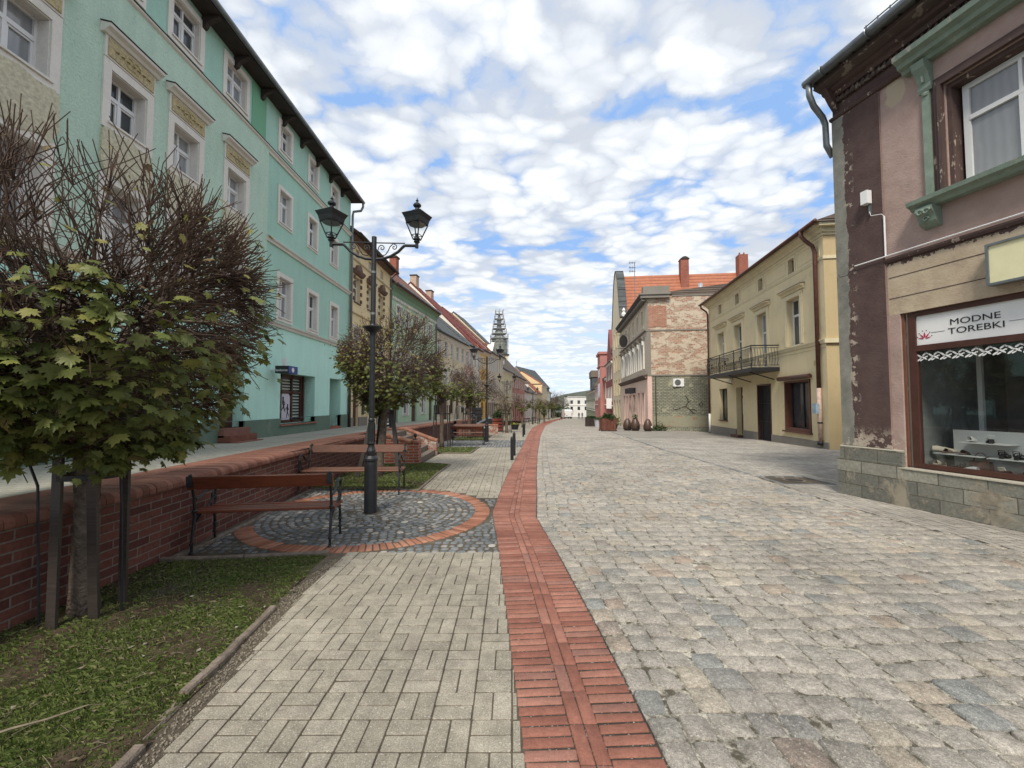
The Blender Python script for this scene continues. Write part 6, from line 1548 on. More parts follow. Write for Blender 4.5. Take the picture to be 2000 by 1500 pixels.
# ------------------------------------------------------------------ double street lamps
def lamp(loc,label,rz=0):
    r_=empty('street_lamp',loc,rz,label,'street lamp','double-armed street lamps')
    mb=MB()
    mb.lathe([(.092,-.02),(.092,.70),(.088,.74),(.098,.76),(.098,.79),(.07,.83)],20); mb.build('base',M['iron'],r_,smooth=False)
    mb=MB()
    mb.lathe([(.05,.82),(.06,.85),(.068,.90),(.05,.95),(.046,.98),(.062,1.01),(.056,1.04)],16)
    for k in range(10):
        a=k*.628; mb.tube([(.05*math.cos(a),.05*math.sin(a),1.03),(.044*math.cos(a),.044*math.sin(a),1.32)],[.012,.008],5)
    mb.lathe([(.050,1.03),(.042,1.33),(.050,1.34),(.050,1.365),(.040,1.38),(.037,4.12),(.037,4.125)],14)
    mb.lathe([(.043,2.62),(.05,2.66),(.14,2.735),(.142,2.75),(.05,2.77),(.043,2.79)],20)
    mb.build('pole',M['iron'],r_,smooth=False)
    mb=MB()
    for z in (2.93,3.56): mb.lathe([(.040,z),(.042,z),(.042,z+.035),(.040,z+.035)],14)
    mb.build('steel_band',M['metalgrey'],r_)
    for s in (-1,1):
        mb=MB()
        P=[(s*.64,0,4.0),(s*.46,0,4.0),(s*.44,0,3.985),(s*.36,0,3.90),(s*.25,0,3.83),(s*.13,0,3.79),(s*.03,0,3.78)]
        for q0,q1 in zip(P,P[1:]): mb.tube([q0,q1],.022,6)
        mb.tube([(s*.46,0,4.035),(s*.03,0,4.035)],.010,5)
        mb.tube([(s*.64,0,3.965),(s*.64,0,4.08)],.026,8)
        def spiral(cx,cz,r0,t0,turn,n_=16,k=.9):
            return [(s*(cx+r0*(1-k*i/n_)*math.cos(t0+turn*i/n_)),0,cz+r0*(1-k*i/n_)*math.sin(t0+turn*i/n_)) for i in range(n_+1)]
        mb.tube(spiral(.115,3.955,.055,R(-150),R(-480)),.008,5)
        mb.tube([(s*.045,0,3.90),(s*.06,0,3.865),(s*.11,0,3.835),(s*.17,0,3.85),(s*.21,0,3.91),(s*.24,0,3.98),(s*.28,0,4.02)],.008,5)
        mb.tube(spiral(.30,3.97,.048,R(100),R(-430)),.008,5)
        ar=mb.build('arm',M['iron'],r_)
        lm=MB(); c=(s*.64,0,4.06)
        rot=.35
        cs=lambda r0,z,k:(c[0]+r0*math.cos(rot+k*math.pi/2),c[1]+r0*math.sin(rot+k*math.pi/2),c[2]+z)
        for k in range(4):
            lm.tube([cs(.055,.03,k),cs(.165,.28,k)],.010,5)
            lm.tube([cs(.085,.10,k),cs(.085,.10,k+1)],.007,4); lm.tube([cs(.165,.28,k),cs(.165,.28,k+1)],.008,4)
            m0=[(a+b_)/2 for a,b_ in zip(cs(.055,.03,k),cs(.055,.03,k+1))]; m1=[(a+b_)/2 for a,b_ in zip(cs(.165,.28,k),cs(.165,.28,k+1))]
        lm.lathe([(.03,-.02),(.05,.0),(.035,.02),(.06,.035),(.045,.06),(.03,.07)],10,c)
        lm.lathe([(.03,.06),(.028,.10),(.012,.12)],8,c)
        lm.lathe([(.155,.27),(.172,.29),(.19,.35),(.235,.42),(.225,.425),(.15,.415),(.11,.43),(.02,.43)],4,c,rot=rot)
        lm.lathe([(.125,.40),(.115,.44),(.09,.47),(.045,.485),(.032,.50),(.03,.53),(.06,.555),(.062,.575),(.04,.60),(.016,.61),(.012,.625),(.024,.64),(.010,.66),(.003,.69)],14,c)
        ln=lm.build('lantern',M['iron'],r_)
        gm=MB()
        for k in range(4): gm.add([cs(.054,.035,k),cs(.054,.035,k+1),cs(.160,.272,k+1),cs(.160,.272,k)],[(0,1,2,3)])
        gm.build('lantern_glass',M['lglass'],ln)
        gm=MB(); gm.lathe([(.11,.255),(.13,.265),(.11,.275)],12,c); gm.build('lamp_reflector',M['metalgrey'],ln)
    return r_
L1_=lamp((-2.09,6.42,0),'nearest double street lamp, standing in the paved circle between two benches',R(3))
copy_tree(L1_,(-1.22,20.9,zg(20.9)),R(6),'second double street lamp, standing at the right end of the third bench')
copy_tree(L1_,(-.42,36,zg(36)),R(10),'third double street lamp, half hidden behind the bare tree')
copy_tree(L1_,(2.6,54,zg(54)),R(20),'fourth double street lamp, smallest, among the far small round trees')
# bracket lantern on the mint house
wl_=empty('wall_lantern',(-6.2,15.9,3.2),0,'small black lantern on a long bracket at the far corner of the mint green house','wall lamp')
mb=MB(); mb.tube([(0,0,.1),(.75,0,.1),(.8,0,.2)],.02,5); mb.tube([(0,0,-.15),(.3,0,.08)],.015,5); mb.build('bracket',M['iron'],wl_)
mb=MB(); mb.lathe([(.05,-.25),(.11,0),(.14,.03),(.06,.1),(.02,.14)],6,(.8,0,.1)); mb.build('lantern',M['iron'],wl_)

# ------------------------------------------------------------------ benches
def bench(loc,rz,label,L=1.46,wood='wood'):
    r_=empty('park_bench',loc,rz,label,'bench','park benches with cast iron sides')
    for sx in (0.03,L-.03):
        mb=MB(); T=lambda P,rr,n_=7: mb.tube([(sx,a,b) for a,b in P],rr,n_)
        T([(.03,.0),(.035,.02),(.03,.12),(.05,.26),(.075,.38),(.07,.46),(.045,.60),(.0,.74),(-.035,.83),(-.04,.845)],[.024,.015,.014,.016,.018,.016,.015,.015,.014,.020])   # rear post
        T([(.52,.0),(.515,.02),(.50,.12),(.505,.20),(.49,.30),(.46,.37),(.40,.40)],[.024,.015,.013,.018,.014,.016,.014])              # front leg
        T([(.07,.385),(.2,.40),(.35,.395),(.47,.385)],.015)                          # seat rail
        T([(.05,.30),(.13,.34),(.20,.39)],.012); T([(.47,.33),(.40,.36),(.33,.39)],.012)
        T([(.045,.60),(.09,.565),(.17,.56),(.25,.60),(.33,.67),(.41,.695),(.475,.67),(.50,.61),(.49,.54),(.455,.50),(.42,.52),(.42,.56),(.45,.58)],[.016,.013,.013,.014,.017,.019,.018,.015,.013,.013,.012,.011,.010])   # arm with scroll
        T([(.49,.56),(.50,.47),(.47,.41),(.42,.39)],.014); T([(.42,.52),(.40,.46),(.43,.40)],.011)
        T([(.30,.40),(.36,.45),(.42,.50)],.010)
        for (a,b) in ((.07,.44),(.035,.10),(.50,.11),(.50,.20)): mb.lathe([(.016,-.014),(.026,-.006),(.026,.006),(.016,.014)],8,(sx,a,b))
        mb.box(sx-.03,sx+.03,-.035,.02,.71,.73); mb.box(sx-.028,sx+.028,-.055,-.02,.735,.83)
        mb.build('cast_iron_side',M['iron'],r_,smooth=False)
    def plank(y0,z0,w_,t,ang,name):
        mb=MB(); ca,sa=math.cos(ang),math.sin(ang); e=.006
        pf=[(e,0),(w_-e,0),(w_,e),(w_,t-e),(w_-e,t),(e,t),(0,t-e),(0,e)]
        mb.prism(pf,lambda a,b,x:(x,y0+a*ca-b*sa,z0+a*sa+b*ca),-.005,L+.005)
        return mb.build(name,M[wood],r_)
    for k in range(4): plank(.085+k*.098,.405-.004*k+(.010 if k==3 else 0),.085,.03,R(-1 if k<3 else -6),'seat_slat')
    plank(.008,.690,.145,.028,R(104),'backrest')
    return r_
B1=bench((-3.44,4.62,0),R(9),'nearest bench seen from behind, left of the street lamp at the kerb of the lawn')
B2=bench((-1.98,8.12,0),R(183),'second bench facing the camera, behind the nearest street lamp',1.78,'wood2')
B3=copy_tree(B1,(-2.66,18.45,zg(18.5)),R(-3),'third bench seen from behind, left of the second street lamp')
copy_tree(B2,(-1.2,22.0,zg(22)),R(180),'fourth bench facing the camera, partly hidden behind the third bench')
copy_tree(B1,(1.3,48,zg(48)),R(60),'far bench below the small round trees, nearer of two')
copy_tree(B1,(2.6,58,zg(58)),R(60),'farthest bench below the small round trees')

# ------------------------------------------------------------------ bollards
def bollard(loc,label,h=.66):
    r_=empty('bollard',loc,0,label,'bollard','black pavement bollards')
    mb=MB(); mb.lathe([(.048,-.02),(.048,h-.12),(.042,h-.115),(.042,h-.10),(.048,h-.095),(.048,h-.02),(.038,h)],14); mb.build('post',M['iron'],r_)
    mb=MB(); mb.lathe([(.030,h),(.034,h+.015),(.012,h+.02),(.018,h+.03),(.004,h+.045)],10); mb.build('cap',M['iron'],r_); return r_
b0=bollard((.0,12.75,zg(12.75)),'front one of the nearest two black bollards beside the red brick gutter')
for (x,y,l) in ((.07,14.1,'rear one of the nearest two black bollards beside the red brick gutter'),(.66,25.4,'front one of the second pair of bollards, near the flower pot'),(.80,27.6,'rear one of the second pair of bollards, near the flower pot'),(3.2,53.5,'front one of the third, far pair of bollards'),(3.55,56.1,'rear one of the third, far pair of bollards'),(6.0,79.1,'lone bollard before the round topiary'),(7.3,84.9,'last bollard before the walking person')):
    copy_tree(b0,(x,y,zg(y)),label=l,scale=(1,1,1.1))

# ------------------------------------------------------------------ trees
LEAF=[(0,0),(.10,.05),(.30,-.06),(.29,.07),(.50,.12),(.38,.25),(.62,.48),(.43,.47),(.40,.60),(.20,.48),(.24,.70),(.10,.72),(0,1.0)]
LEAF=LEAF+[(-x,y) for x,y in LEAF[-2:0:-1]]
def addleaf(V,F,RR,p,d,up,s,rv,detail=True,rg=rnd):
    d=d.normalized(); side=d.cross(up)
    if side.length<1e-3: side=d.orthogonal()
    side.normalize(); nrm=side.cross(d)
    o=len(V)
    if detail:
        c1=rg.uniform(.1,.5); c2=rg.uniform(.1,.6)
        def pt(x,y): 
            z=-c1*x*x-c2*y*y*.5
            q=p+side*(x*s)+d*((y+.12)*s)+nrm*(z*s); return (q.x,q.y,q.z)
        V.append(pt(0,.32)); V.extend(pt(x,y) for x,y in LEAF); n_=len(LEAF)
        for i in range(n_): F.append((o,o+1+i,o+1+(i+1)%n_)); RR.append(rv)
    else:
        for x,y in ((0,0),(.5,.25),(.35,.7),(0,1),(-.35,.7),(-.5,.25)):
            q=p+side*(x*s)+d*(y*s)-nrm*(.3*s*x*x); V.append((q.x,q.y,q.z))
        F.append((o,o+1,o+2,o+3)); F.append((o,o+3,o+4,o+5)); RR.extend((rv,rv))
def maple(name,loc,label,trunk_h,tr,cc,rx,rz_,seed,nl=12,kids=(4,4,5),leaf_s=(.07,.13),nleaf=900,leafz=-.1,detail=True,lean=(0,0),twigr=.0045,young=.15,group='pollarded maples along the footpath',sides=(6,5,4,3),lowleaf=.0,leafmatn='leaf',limbr=.40):
    g=random.Random(seed)
    root=empty(name,loc,0,label,'tree',group)
    mb=MB(); hd=Vector((lean[0],lean[1],trunk_h))
    P=[];Rr=[]
    for i in range(9):
        t=i/8; P.append((lean[0]*t+.012*math.sin(i*1.9),lean[1]*t+.012*math.cos(i*2.3),trunk_h*t-.05*(i==0)))
        Rr.append(tr*(1.35-.35*min(1,t*5)) if i<3 else tr*(1+.05*math.sin(i*2.1)) if i<7 else tr*(1.12+.12*(i-7)))
    mb.tube(P,Rr,12); mb.build('trunk',M['bark'],root,smooth=True)
    C=Vector(cc); mb=MB(); tips=[]
    def reach(p,d):
        a=Vector(((p.x-C.x)/rx,(p.y-C.y)/rx,(p.z-C.z)/rz_)); b=Vector((d.x/rx,d.y/rx,d.z/rz_))
        A=b.dot(b); B=2*a.dot(b); K=a.dot(a)-1.04; q=B*B-4*A*K
        return max(.10,(-B+math.sqrt(q))/(2*A)) if q>0 else .12
    def shell(p):
        q=p-C; return math.sqrt((q.x/rx)**2+(q.y/rx)**2+(q.z/rz_)**2)
    def grow(p,d,L,r,lev):
        n_=3; pts=[p];rad=[r]; dd=d.copy()
        for i in range(n_):
            dd=(dd+Vector((g.gauss(0,1),g.gauss(0,1),g.gauss(0,1)+.15))*(.18 if lev<2 else .20)).normalized()
            p=p+dd*(L/n_); pts.append(p); rad.append(r*(1-.32*(i+1)/n_))
            if lev>=1 and shell(p)>1.06: break
        mb.tube(pts,rad,sides[min(lev,3)],0 if lev<2 else 1,cap=False)
        if lev<3:
            if lev>0 or True: mb.lathe([(rad[-1]*.4,-rad[-1]),(rad[-1]*1.25,-rad[-1]*.3),(rad[-1]*1.2,rad[-1]*.6),(rad[-1]*.3,rad[-1]*1.3)],5,tuple(pts[-1]),0) if lev<2 else None
            for k in range(kids[lev] if lev<3 else 0):
                rad_=(pts[-1]-C); rad_=Vector((rad_.x/rx,rad_.y/rx,rad_.z/rz_))
                if rad_.length>1e-3: rad_.normalize()
                ndir=(dd*.55+rad_*.55+Vector((g.gauss(0,1),g.gauss(0,1),g.gauss(0,1)))*.42+Vector((0,0,.10))).normalized()
                src=pts[-1] if k or lev==0 else pts[-2]
                rest=max(.12,1.02-shell(src))
                nL=reach(src,ndir)*{0:.46,1:.52,2:1.}[lev]*g.uniform(.7,1.15)
                if lev==2: nL=min(nL,.48*rx)
                grow(src,ndir,nL,{0:.55,1:.5,2:.45}[lev]*rad[-1]+(twigr*.4 if lev==2 else 0),lev+1)
        else: tips.append((pts[-1],dd)); tips.append((pts[len(pts)//2],dd))
    for k in range(nl):
        ph=2*math.pi*(k*.618+.1*g.random()); el=g.uniform(.02,1.35) if k%4 else g.uniform(1.0,1.5)
        d=Vector((math.cos(ph)*math.cos(el),math.sin(ph)*math.cos(el),math.sin(el)+.1)).normalized()
        grow(hd+Vector((0,0,g.uniform(-.1,.12))),d,g.uniform(.34,.50)*reach(hd,d),tr*g.uniform(.75,1.25)*limbr,0)
    mb.build('branches',[M['bark'],M['twig']] if len(M) else M['twig'],root,smooth=True)
    V=[];F=[];RR=[]
    n_=0
    low=[t for t in tips if (t[0].z-C.z)/rz_<leafz]; high=[t for t in tips if (t[0].z-C.z)/rz_>=leafz]
    for i in range(nleaf):
        if high and g.random()<young: p,d=g.choice(high); yy=True
        elif low: p,d=g.choice(low); yy=False
        else: continue
        q=Vector((p.x-C.x,p.y-C.y,0)); 
        if q.length>1e-3: q.normalize()
        out_=p+Vector((g.gauss(0,.05),g.gauss(0,.05),g.gauss(0,.04)))*rx
        if not yy and lowleaf and g.random()<lowleaf:
            a=g.uniform(0,6.283); rr=math.sqrt(g.random())*.86
            out_=C+Vector((math.cos(a)*rr*rx,math.sin(a)*rr*rx,-rz_*g.uniform(.45,.98)*math.sqrt(max(.05,1-rr*rr*.8)))); q=Vector((math.cos(a),math.sin(a),0))
        dd=(q*g.uniform(.3,1)+Vector((g.gauss(0,.5),g.gauss(0,.5),-g.uniform(.25,.9)))).normalized()
        up=(Vector((0,0,1))+q*g.uniform(0,.8)+Vector((g.gauss(0,.25),g.gauss(0,.25),0))).normalized()
        s=g.uniform(*leaf_s)*(.6 if yy else 1)
        addleaf(V,F,RR,out_,dd,up,s,min(1,max(0,g.gauss(.9 if yy else .45,.2 if not yy else .12))),detail,g)
    me=bpy.data.meshes.new('foliage'); me.from_pydata(V,[],F); me.materials.append(M[leafmatn]); a=me.attributes.new('rnd','FLOAT','FACE'); a.data.foreach_set('value',RR); me.update()
    f_=bpy.data.objects.new('foliage',me); COL.objects.link(f_); f_.parent=root
    return root
T1=maple('maple_tree',(-3.28,3.36,0),'nearest maple with a dense globe of bare twigs and large leaves below, far left',1.30,.080,(-.12,0,2.48),1.34,1.27,5,nl=34,kids=(5,5,8),leaf_s=(.05,.13),nleaf=3200,leafz=-.10,young=.05,lowleaf=.34,twigr=.0072,limbr=.5)
T2=maple('maple_tree',(-2.95,9.6,0),'second maple behind the nearest street lamp, on two slanting timber props',1.55,.085,(.32,0,2.62),1.18,1.12,8,nl=26,kids=(5,5,7),leaf_s=(.055,.10),nleaf=3000,leafz=-.1,lean=(.12,0),young=.38,lowleaf=.28,twigr=.0075)
T3=maple('maple_tree',(-2.83,17.4,zg(17.4)),'third maple, staked, standing in the lawn patch beside the third bench',1.8,.08,(.42,0,2.95),1.02,1.0,12,nl=22,kids=(4,4,6),leaf_s=(.08,.14),nleaf=800,leafz=-.3,young=.1,detail=False,lowleaf=.3,twigr=.006)
T4=maple('maple_tree',(-2.35,23.6,zg(23.6)),'fourth maple with a twiggy dark crown, left of the second street lamp',1.9,.09,(.25,0,3.1),1.3,1.12,15,nl=22,kids=(5,4,6),leaf_s=(.08,.14),nleaf=420,leafz=-.5,young=.1,detail=False,twigr=.009)
T5=maple('maple_tree',(-.38,30.8,zg(30.8)),'almost leafless maple right of the second street lamp',1.5,.11,(0,0,2.85),1.3,1.35,18,nl=14,kids=(4,3,5),leaf_s=(.08,.12),nleaf=60,leafz=-.5,young=.4,detail=False,twigr=.012,sides=(6,4,3,3))
T6=maple('maple_tree',(1.0,42,zg(42)),'small round maple, nearest of the far group',1.5,.08,(0,0,2.25),.75,.72,21,nl=10,kids=(4,4,4),leaf_s=(.08,.14),nleaf=420,leafz=.3,young=.3,detail=False,twigr=.012,lowleaf=.3,sides=(5,3,3,3))
for (x,y,s,l) in ((3.3,61,1.35,'second tree of the far group of small round maples'),(4.6,72,1.4,'third tree of the far group of small round maples'),(6.3,85,1.6,'fourth tree of the far group of small round maples'),(8.1,95,1.6,'fifth tree of the far group, left of the walking person'),(10.4,110,1.7,'sixth tree of the far group, nearest to the white van'),(12.6,128,1.8,'last of the far group of round maples, behind the white van')):
    copy_tree(T6,(x,y,zg(y)),rnd.uniform(0,6),l,(s,s,s*.9))
for (x,y,s,l) in ((11.6,135,2.1,'tall bare tree rising behind the white van'),(19.5,165,2.4,'bare tree in front of the white end building'),(12.5,140,2.0,'smaller bare tree left of the white van, by the last house')):
    t=copy_tree(T5,(x,y,zg(y)-1),rnd.uniform(0,6),l,(s,s,s*1.2)); t['group']='bare trees at the end of the street'
for (x,y,rx_,rz2,l) in ((15.2,142,1.9,1.9,'dark bushy tree directly behind the white van'),(19.3,150,2.2,1.6,'dark bush right of the white van at the end of the street'),(12.9,146,1.8,1.5,'dark bush left of the white van at the end of the street')):
    p=empty('bushy_tree',(x,y,zg(y)),0,l,'tree'); g0=random.Random(int(x*10)); V=[];F=[];RR=[]
    for i in range(900):
        d=Vector((g0.gauss(0,1),g0.gauss(0,1),g0.gauss(0,1))).normalized(); rr=g0.uniform(.4,1.1)
        addleaf(V,F,RR,Vector((d.x*rx_*rr,d.y*rx_*rr,rz2*1.05+d.z*rz2*rr)),d,Vector((0,0,1)),.34*g0.uniform(.6,1.2),g0.random(),False,g0)
    me=bpy.data.meshes.new('crown'); me.from_pydata(V,[],F); me.materials.append(M['shrub']); a=me.attributes.new('rnd','FLOAT','FACE'); a.data.foreach_set('value',RR)
    o=bpy.data.objects.new('crown',me); COL.objects.link(o); o.parent=p
    mb=MB(); mb.tube([(0,0,-.2),(.05,0,rz2)],.12,6); mb.build('trunk',M['bark'],p)
# tree guards
def guard(loc,label,stakes,ring,rods=(),name='tree_guard'):
    r_=empty(name,loc,0,label,'tree guard')
    for (x,y,x1,y1,h,w_) in stakes:
        mb=MB(); t=.012
        vs=[];P=[(x,y,-.05),(x1,y1,h)]
        for q in P:
            for (a,b) in ((-w_,-t),(w_,-t),(w_,t),(-w_,t)): vs.append((q[0]+a,q[1]+b,q[2]))
        mb.add(vs,[(0,1,5,4),(1,2,6,5),(2,3,7,6),(3,0,4,7),(3,2,1,0),(4,5,6,7)]); mb.build('stake',M['timber'],r_)
    for P in rods:
        mb=MB(); mb.tube(P,.009,5); mb.build('rod',M['iron'],r_)
    if ring:
        z,rr=ring; mb=MB(); n_=20
        for k in range(n_):
            a0,a1=2*math.pi*k/n_,2*math.pi*(k+1)/n_
            for (e,) in ((0,),):
                mb.add([(rr*math.cos(a0),rr*math.sin(a0),z-.02),(rr*math.cos(a1),rr*math.sin(a1),z-.02),(rr*math.cos(a1),rr*math.sin(a1),z+.02),(rr*math.cos(a0),rr*math.sin(a0),z+.02),
                        ((rr+.006)*math.cos(a0),(rr+.006)*math.sin(a0),z-.02),((rr+.006)*math.cos(a1),(rr+.006)*math.sin(a1),z-.02),((rr+.006)*math.cos(a1),(rr+.006)*math.sin(a1),z+.02),((rr+.006)*math.cos(a0),(rr+.006)*math.sin(a0),z+.02)],[(0,1,2,3),(4,5,6,7),(3,2,6,7),(0,1,5,4)])
        mb.build('ring_band',M['iron'],r_)
    return r_
guard((-3.25,3.36,0),'dark timber slats, rods and ring band around the nearest tree trunk',[(-.0,-.25,-.10,-.16,1.20,.034),(.16,-.10,.14,-.16,1.30,.036),(.13,.16,.15,.12,1.28,.03),(-.16,.15,-.2,.15,1.25,.03)],(1.05,.20),
      rods=[[(-.12,-.22,0),(-.16,-.22,.7),(-.20,-.2,1.0),(-.34,-.2,1.32)],[(.25,.02,0),(.22,.02,.8),(.20,.02,1.05),(.24,.02,1.3)],[(-.24,-.05,1.04),(-.18,-.05,1.05)]])
guard((-2.95,9.6,0),'slanting timber props forming an A around the second tree',[(-.38,-.3,-.12,-.05,1.45,.04),(.50,-.25,.30,-.05,1.45,.04),(-.2,.35,.0,.1,1.45,.04),(.4,.35,.25,.1,1.45,.04)],None,rods=[[(-.15,-.07,1.38),(.33,-.07,1.38)]])
g3=guard((-2.83,17.4,zg(17.4)),'four thin stakes with a ring around the third tree',[(-.3,-.3,-.26,-.26,1.7,.022),(.3,-.3,.26,-.26,1.7,.022),(.3,.3,.26,.26,1.7,.022),(-.3,.3,-.26,.26,1.7,.022)],(1.35,.34))
c=copy_tree(g3,(-2.35,23.6,zg(23.6)),R(20),'stakes with a ring around the fourth tree'); c=copy_tree(g3,(-.38,30.8,zg(30.8)),R(10),'stakes with a ring around the almost leafless tree')

# ------------------------------------------------------------------ plants and planters
def bushmesh(rx,ry,rz_,n_,s,seed,mat='shrub',name='foliage',parent=None,c=(0,0,0),up=.0):
    g=random.Random(seed); V=[];F=[];RR=[]
    for i in range(n_):
        d=Vector((g.gauss(0,1),g.gauss(0,1),g.gauss(0,1))).normalized(); rr=g.uniform(.55,1.05)*(1+.15*math.sin(d.x*7+d.z*5))
        p=Vector((c[0]+d.x*rx*rr,c[1]+d.y*ry*rr,c[2]+abs(d.z)*rz_*rr if up else c[2]+d.z*rz_*rr))
        addleaf(V,F,RR,p,(d+Vector((g.gauss(0,.5),g.gauss(0,.5),g.gauss(0,.5)))),Vector((0,0,1)),s*g.uniform(.6,1.3),g.random(),False,g)
    me=bpy.data.meshes.new(name); me.from_pydata(V,[],F); me.materials.append(M[mat]); a=me.attributes.new('rnd','FLOAT','FACE'); a.data.foreach_set('value',RR); me.update()
    o=bpy.data.objects.new(name,me); COL.objects.link(o); 
    if parent: o.parent=parent
    return o
def planter(loc,w_,d_,h,label,plabel,mat,seed,bush=True,slats=5,bh=.35):
    r_=empty('planter_box',loc,0,label,'planter')
    for sy in (-1,1):
        for k in range(slats):
            x0=-w_/2+w_*k/slats; mb=MB(); mb.box(x0+.006,x0+w_/slats-.006,sy*d_/2-.02,sy*d_/2+.02,.07,h); mb.build('side_board',mat,r_)
    for sx in (-1,1):
        mb=MB(); mb.box(sx*w_/2-.02,sx*w_/2+.02,-d_/2+.021,d_/2-.021,.07,h); mb.build('end_board',mat,r_)
    mb=MB(); mb.box(-w_/2-.03,w_/2+.03,-d_/2-.03,d_/2+.03,h,h+.05); mb.build('top_frame',mat,r_)
    mb=MB(); 
    for sx in (-1,1):
        for sy in (-1,1): mb.box(sx*w_/2-.05,sx*w_/2+.03,sy*d_/2-.05,sy*d_/2+.035,0,.12)
    mb.build('foot',M['dark'],r_)
    mb=MB(); mb.box(-w_/2+.03,w_/2-.03,-d_/2+.03,d_/2-.03,h+.02,h+.055); mb.build('earth',M['soil'],r_)
    if bush:
        p=empty('shrub',(loc[0],loc[1],loc[2]+h+.05),0,plabel,'shrub'); bushmesh(w_*.5,d_*.5,bh,700,.11,seed,parent=p,up=1)
        mb=MB()
        for k in range(5): mb.tube([(0,0,-.02),(rnd.uniform(-.2,.2),rnd.uniform(-.2,.2),bh*.8)],.008,4)
        mb.build('stems',M['twig'],p)
    return r_
pb=plain('red_brown_boards',(.13,.045,.03),.6,var=.4,scale=4); pbd=plain('black_brown_boards',(.035,.025,.022),.6,var=.4,scale=4)
planter((7.45,33.6,zg(33.6)),1.08,1.0,.92,'large red brown wooden planter box at the road edge, right side','grey green bush growing in the large red brown planter',pb,3)
planter((8.25,45.2,zg(45.2)),.98,.9,.88,'dark brown wooden planter box behind the larger one, right side','low bush in the dark brown planter',pbd,4,bh=.12)
r_=empty('plant_tub',(8.35,41.9,zg(41.9)),0,'pale grey metal tub with a low plant between the two planter boxes','plant pot')
mb=MB(); mb.lathe([(.28,0),(.36,.75),(.38,.78),(.34,.78),(.33,.70)],16); mb.build('tub',plain('pale_metal_tub',(.45,.45,.47),.5),r_)
p=empty('shrub',(8.35,41.9,zg(41.9)+.72),0,'low dark plant in the pale metal tub','shrub'); bushmesh(.4,.4,.3,250,.1,5,parent=p,up=1)
p=empty('shrub',(9.1,38.5,zg(38.5)+.35),0,'loose yellow green bush behind the large planter box','shrub'); bushmesh(.6,.6,.75,420,.12,6,parent=p,up=1,mat='leaf')
r_=empty('plant_pot',(9.1,38.5,zg(38.5)),0,'dark pot under the loose yellow green bush','plant pot'); mb=MB(); mb.lathe([(.25,0),(.36,.4),(.33,.4),(.3,.33)],14); mb.build('pot',M['dark'],r_)
# egg-shaped wooden sculptures / barrels in front of the pink ground floor
wb=woodmat('charred_wood',(.075,.042,.028),(.035,.02,.015))
for i,(x,y,s,l) in enumerate(((9.25,34.6,1.,'left one of two egg-shaped dark wooden barrels touching each other'),(9.72,34.0,1.05,'right one of two egg-shaped dark wooden barrels, plant in its mouth'),(10.42,33.1,.98,'egg-shaped dark wooden barrel alone at the brick gable corner'))):
    r_=empty('wooden_barrel',(x,y,zg(y)),R(20*i),l,'barrel','egg-shaped wooden barrels'); mb=MB()
    mb.lathe([(.22*s,0),(.31*s,.12*s),(.345*s,.32*s),(.32*s,.52*s),(.25*s,.72*s),(.17*s,.88*s),(.10*s,.96*s),(.05*s,.96*s)],14); mb.build('body',wb,r_,smooth=True)
    mb=MB(); mb.prism([(-.08,.28),(.08,.28),(.06,.42),(-.06,.42)],lambda a,z,q:(a,q,z),-.36*s,-.30*s); mb.build('opening',M['white'] if i==2 else M['dark'],r_)
    mb=MB(); mb.lathe([(.33*s,.15*s),(.352*s,.16*s),(.356*s,.19*s),(.34*s,.20*s)],14); mb.build('hoop',M['iron'],r_)
r_=empty('plant_pot',(10.05,35.2,zg(35.2)),0,'round pale stone pot between the wooden barrels','plant pot'); mb=MB(); mb.lathe([(.18,0),(.34,.15),(.36,.32),(.28,.46),(.22,.46),(.2,.4)],14); mb.build('pot',M['greyplinth'],r_,smooth=True)
p=empty('shrub',(9.7,34.05,zg(34)+.95),0,'upright twiggy plant rising from the wooden barrel','shrub'); bushmesh(.22,.22,.35,110,.09,9,parent=p,up=1)
p=empty('climbing_shrub',(11.5,33.75,zg(33.7)),0,'straggly weed bush growing at the foot of the brick gable','shrub'); bushmesh(.75,.3,.42,420,.09,10,parent=p,up=1); bushmesh(.3,.15,.75,160,.08,11,parent=p,up=1)
mb=MB()
for k in range(10): mb.tube([(0,0,0),(rnd.uniform(-.6,.6),rnd.uniform(-.2,.2),rnd.uniform(.3,.7))],.01,4)
mb.build('stems',M['twig'],p)
# left side: red planter, flower pot, conifers, covered heap, handrail
r_=empty('planter_box',(-1.1,32.6,zg(32.6)),0,'red slatted wooden planter left of the bare tree','planter')
for k in range(4):
    mb=MB(); mb.box(-.42,.42,-.42,-.38,.1+.24*k,.1+.24*k+.17); mb.build('front_board',plain('red_board',(.22,.05,.03),.5),r_)
mb=MB(); mb.box(-.40,.40,-.378,.4,.05,1.0); mb.build('box',pbd,r_)
mb=MB(); mb.box(-.38,.38,-.36,.38,1.0,1.03); mb.build('earth',M['soil'],r_)
p=empty('conifer_shrub',(-1.15,33.3,zg(33)+1.0),0,'dark rounded conifer bush above the red slatted planter','shrub'); bushmesh(.42,.42,.6,900,.09,13,parent=p,up=1); mb=MB(); mb.tube([(0,0,-.1),(0,0,.4)],.03,5); mb.build('stem',M['twig'],p)
r_=empty('flower_pot',(.25,36.4,zg(36.4)),0,'dark round pot of yellow flowers near the second pair of bollards','flower pot'); mb=MB(); mb.lathe([(.24,0),(.36,.42),(.39,.45),(.34,.45),(.3,.38)],16); mb.build('pot',M['dark'],r_)
p=empty('flowers',(.25,36.4,zg(36.4)+.42),0,'yellow flowers growing in the dark round pot','flowers'); bushmesh(.36,.36,.16,160,.07,14,'flower',parent=p,up=1,name='blossoms'); bushmesh(.34,.34,.12,160,.07,15,'shrub',parent=p,up=1)
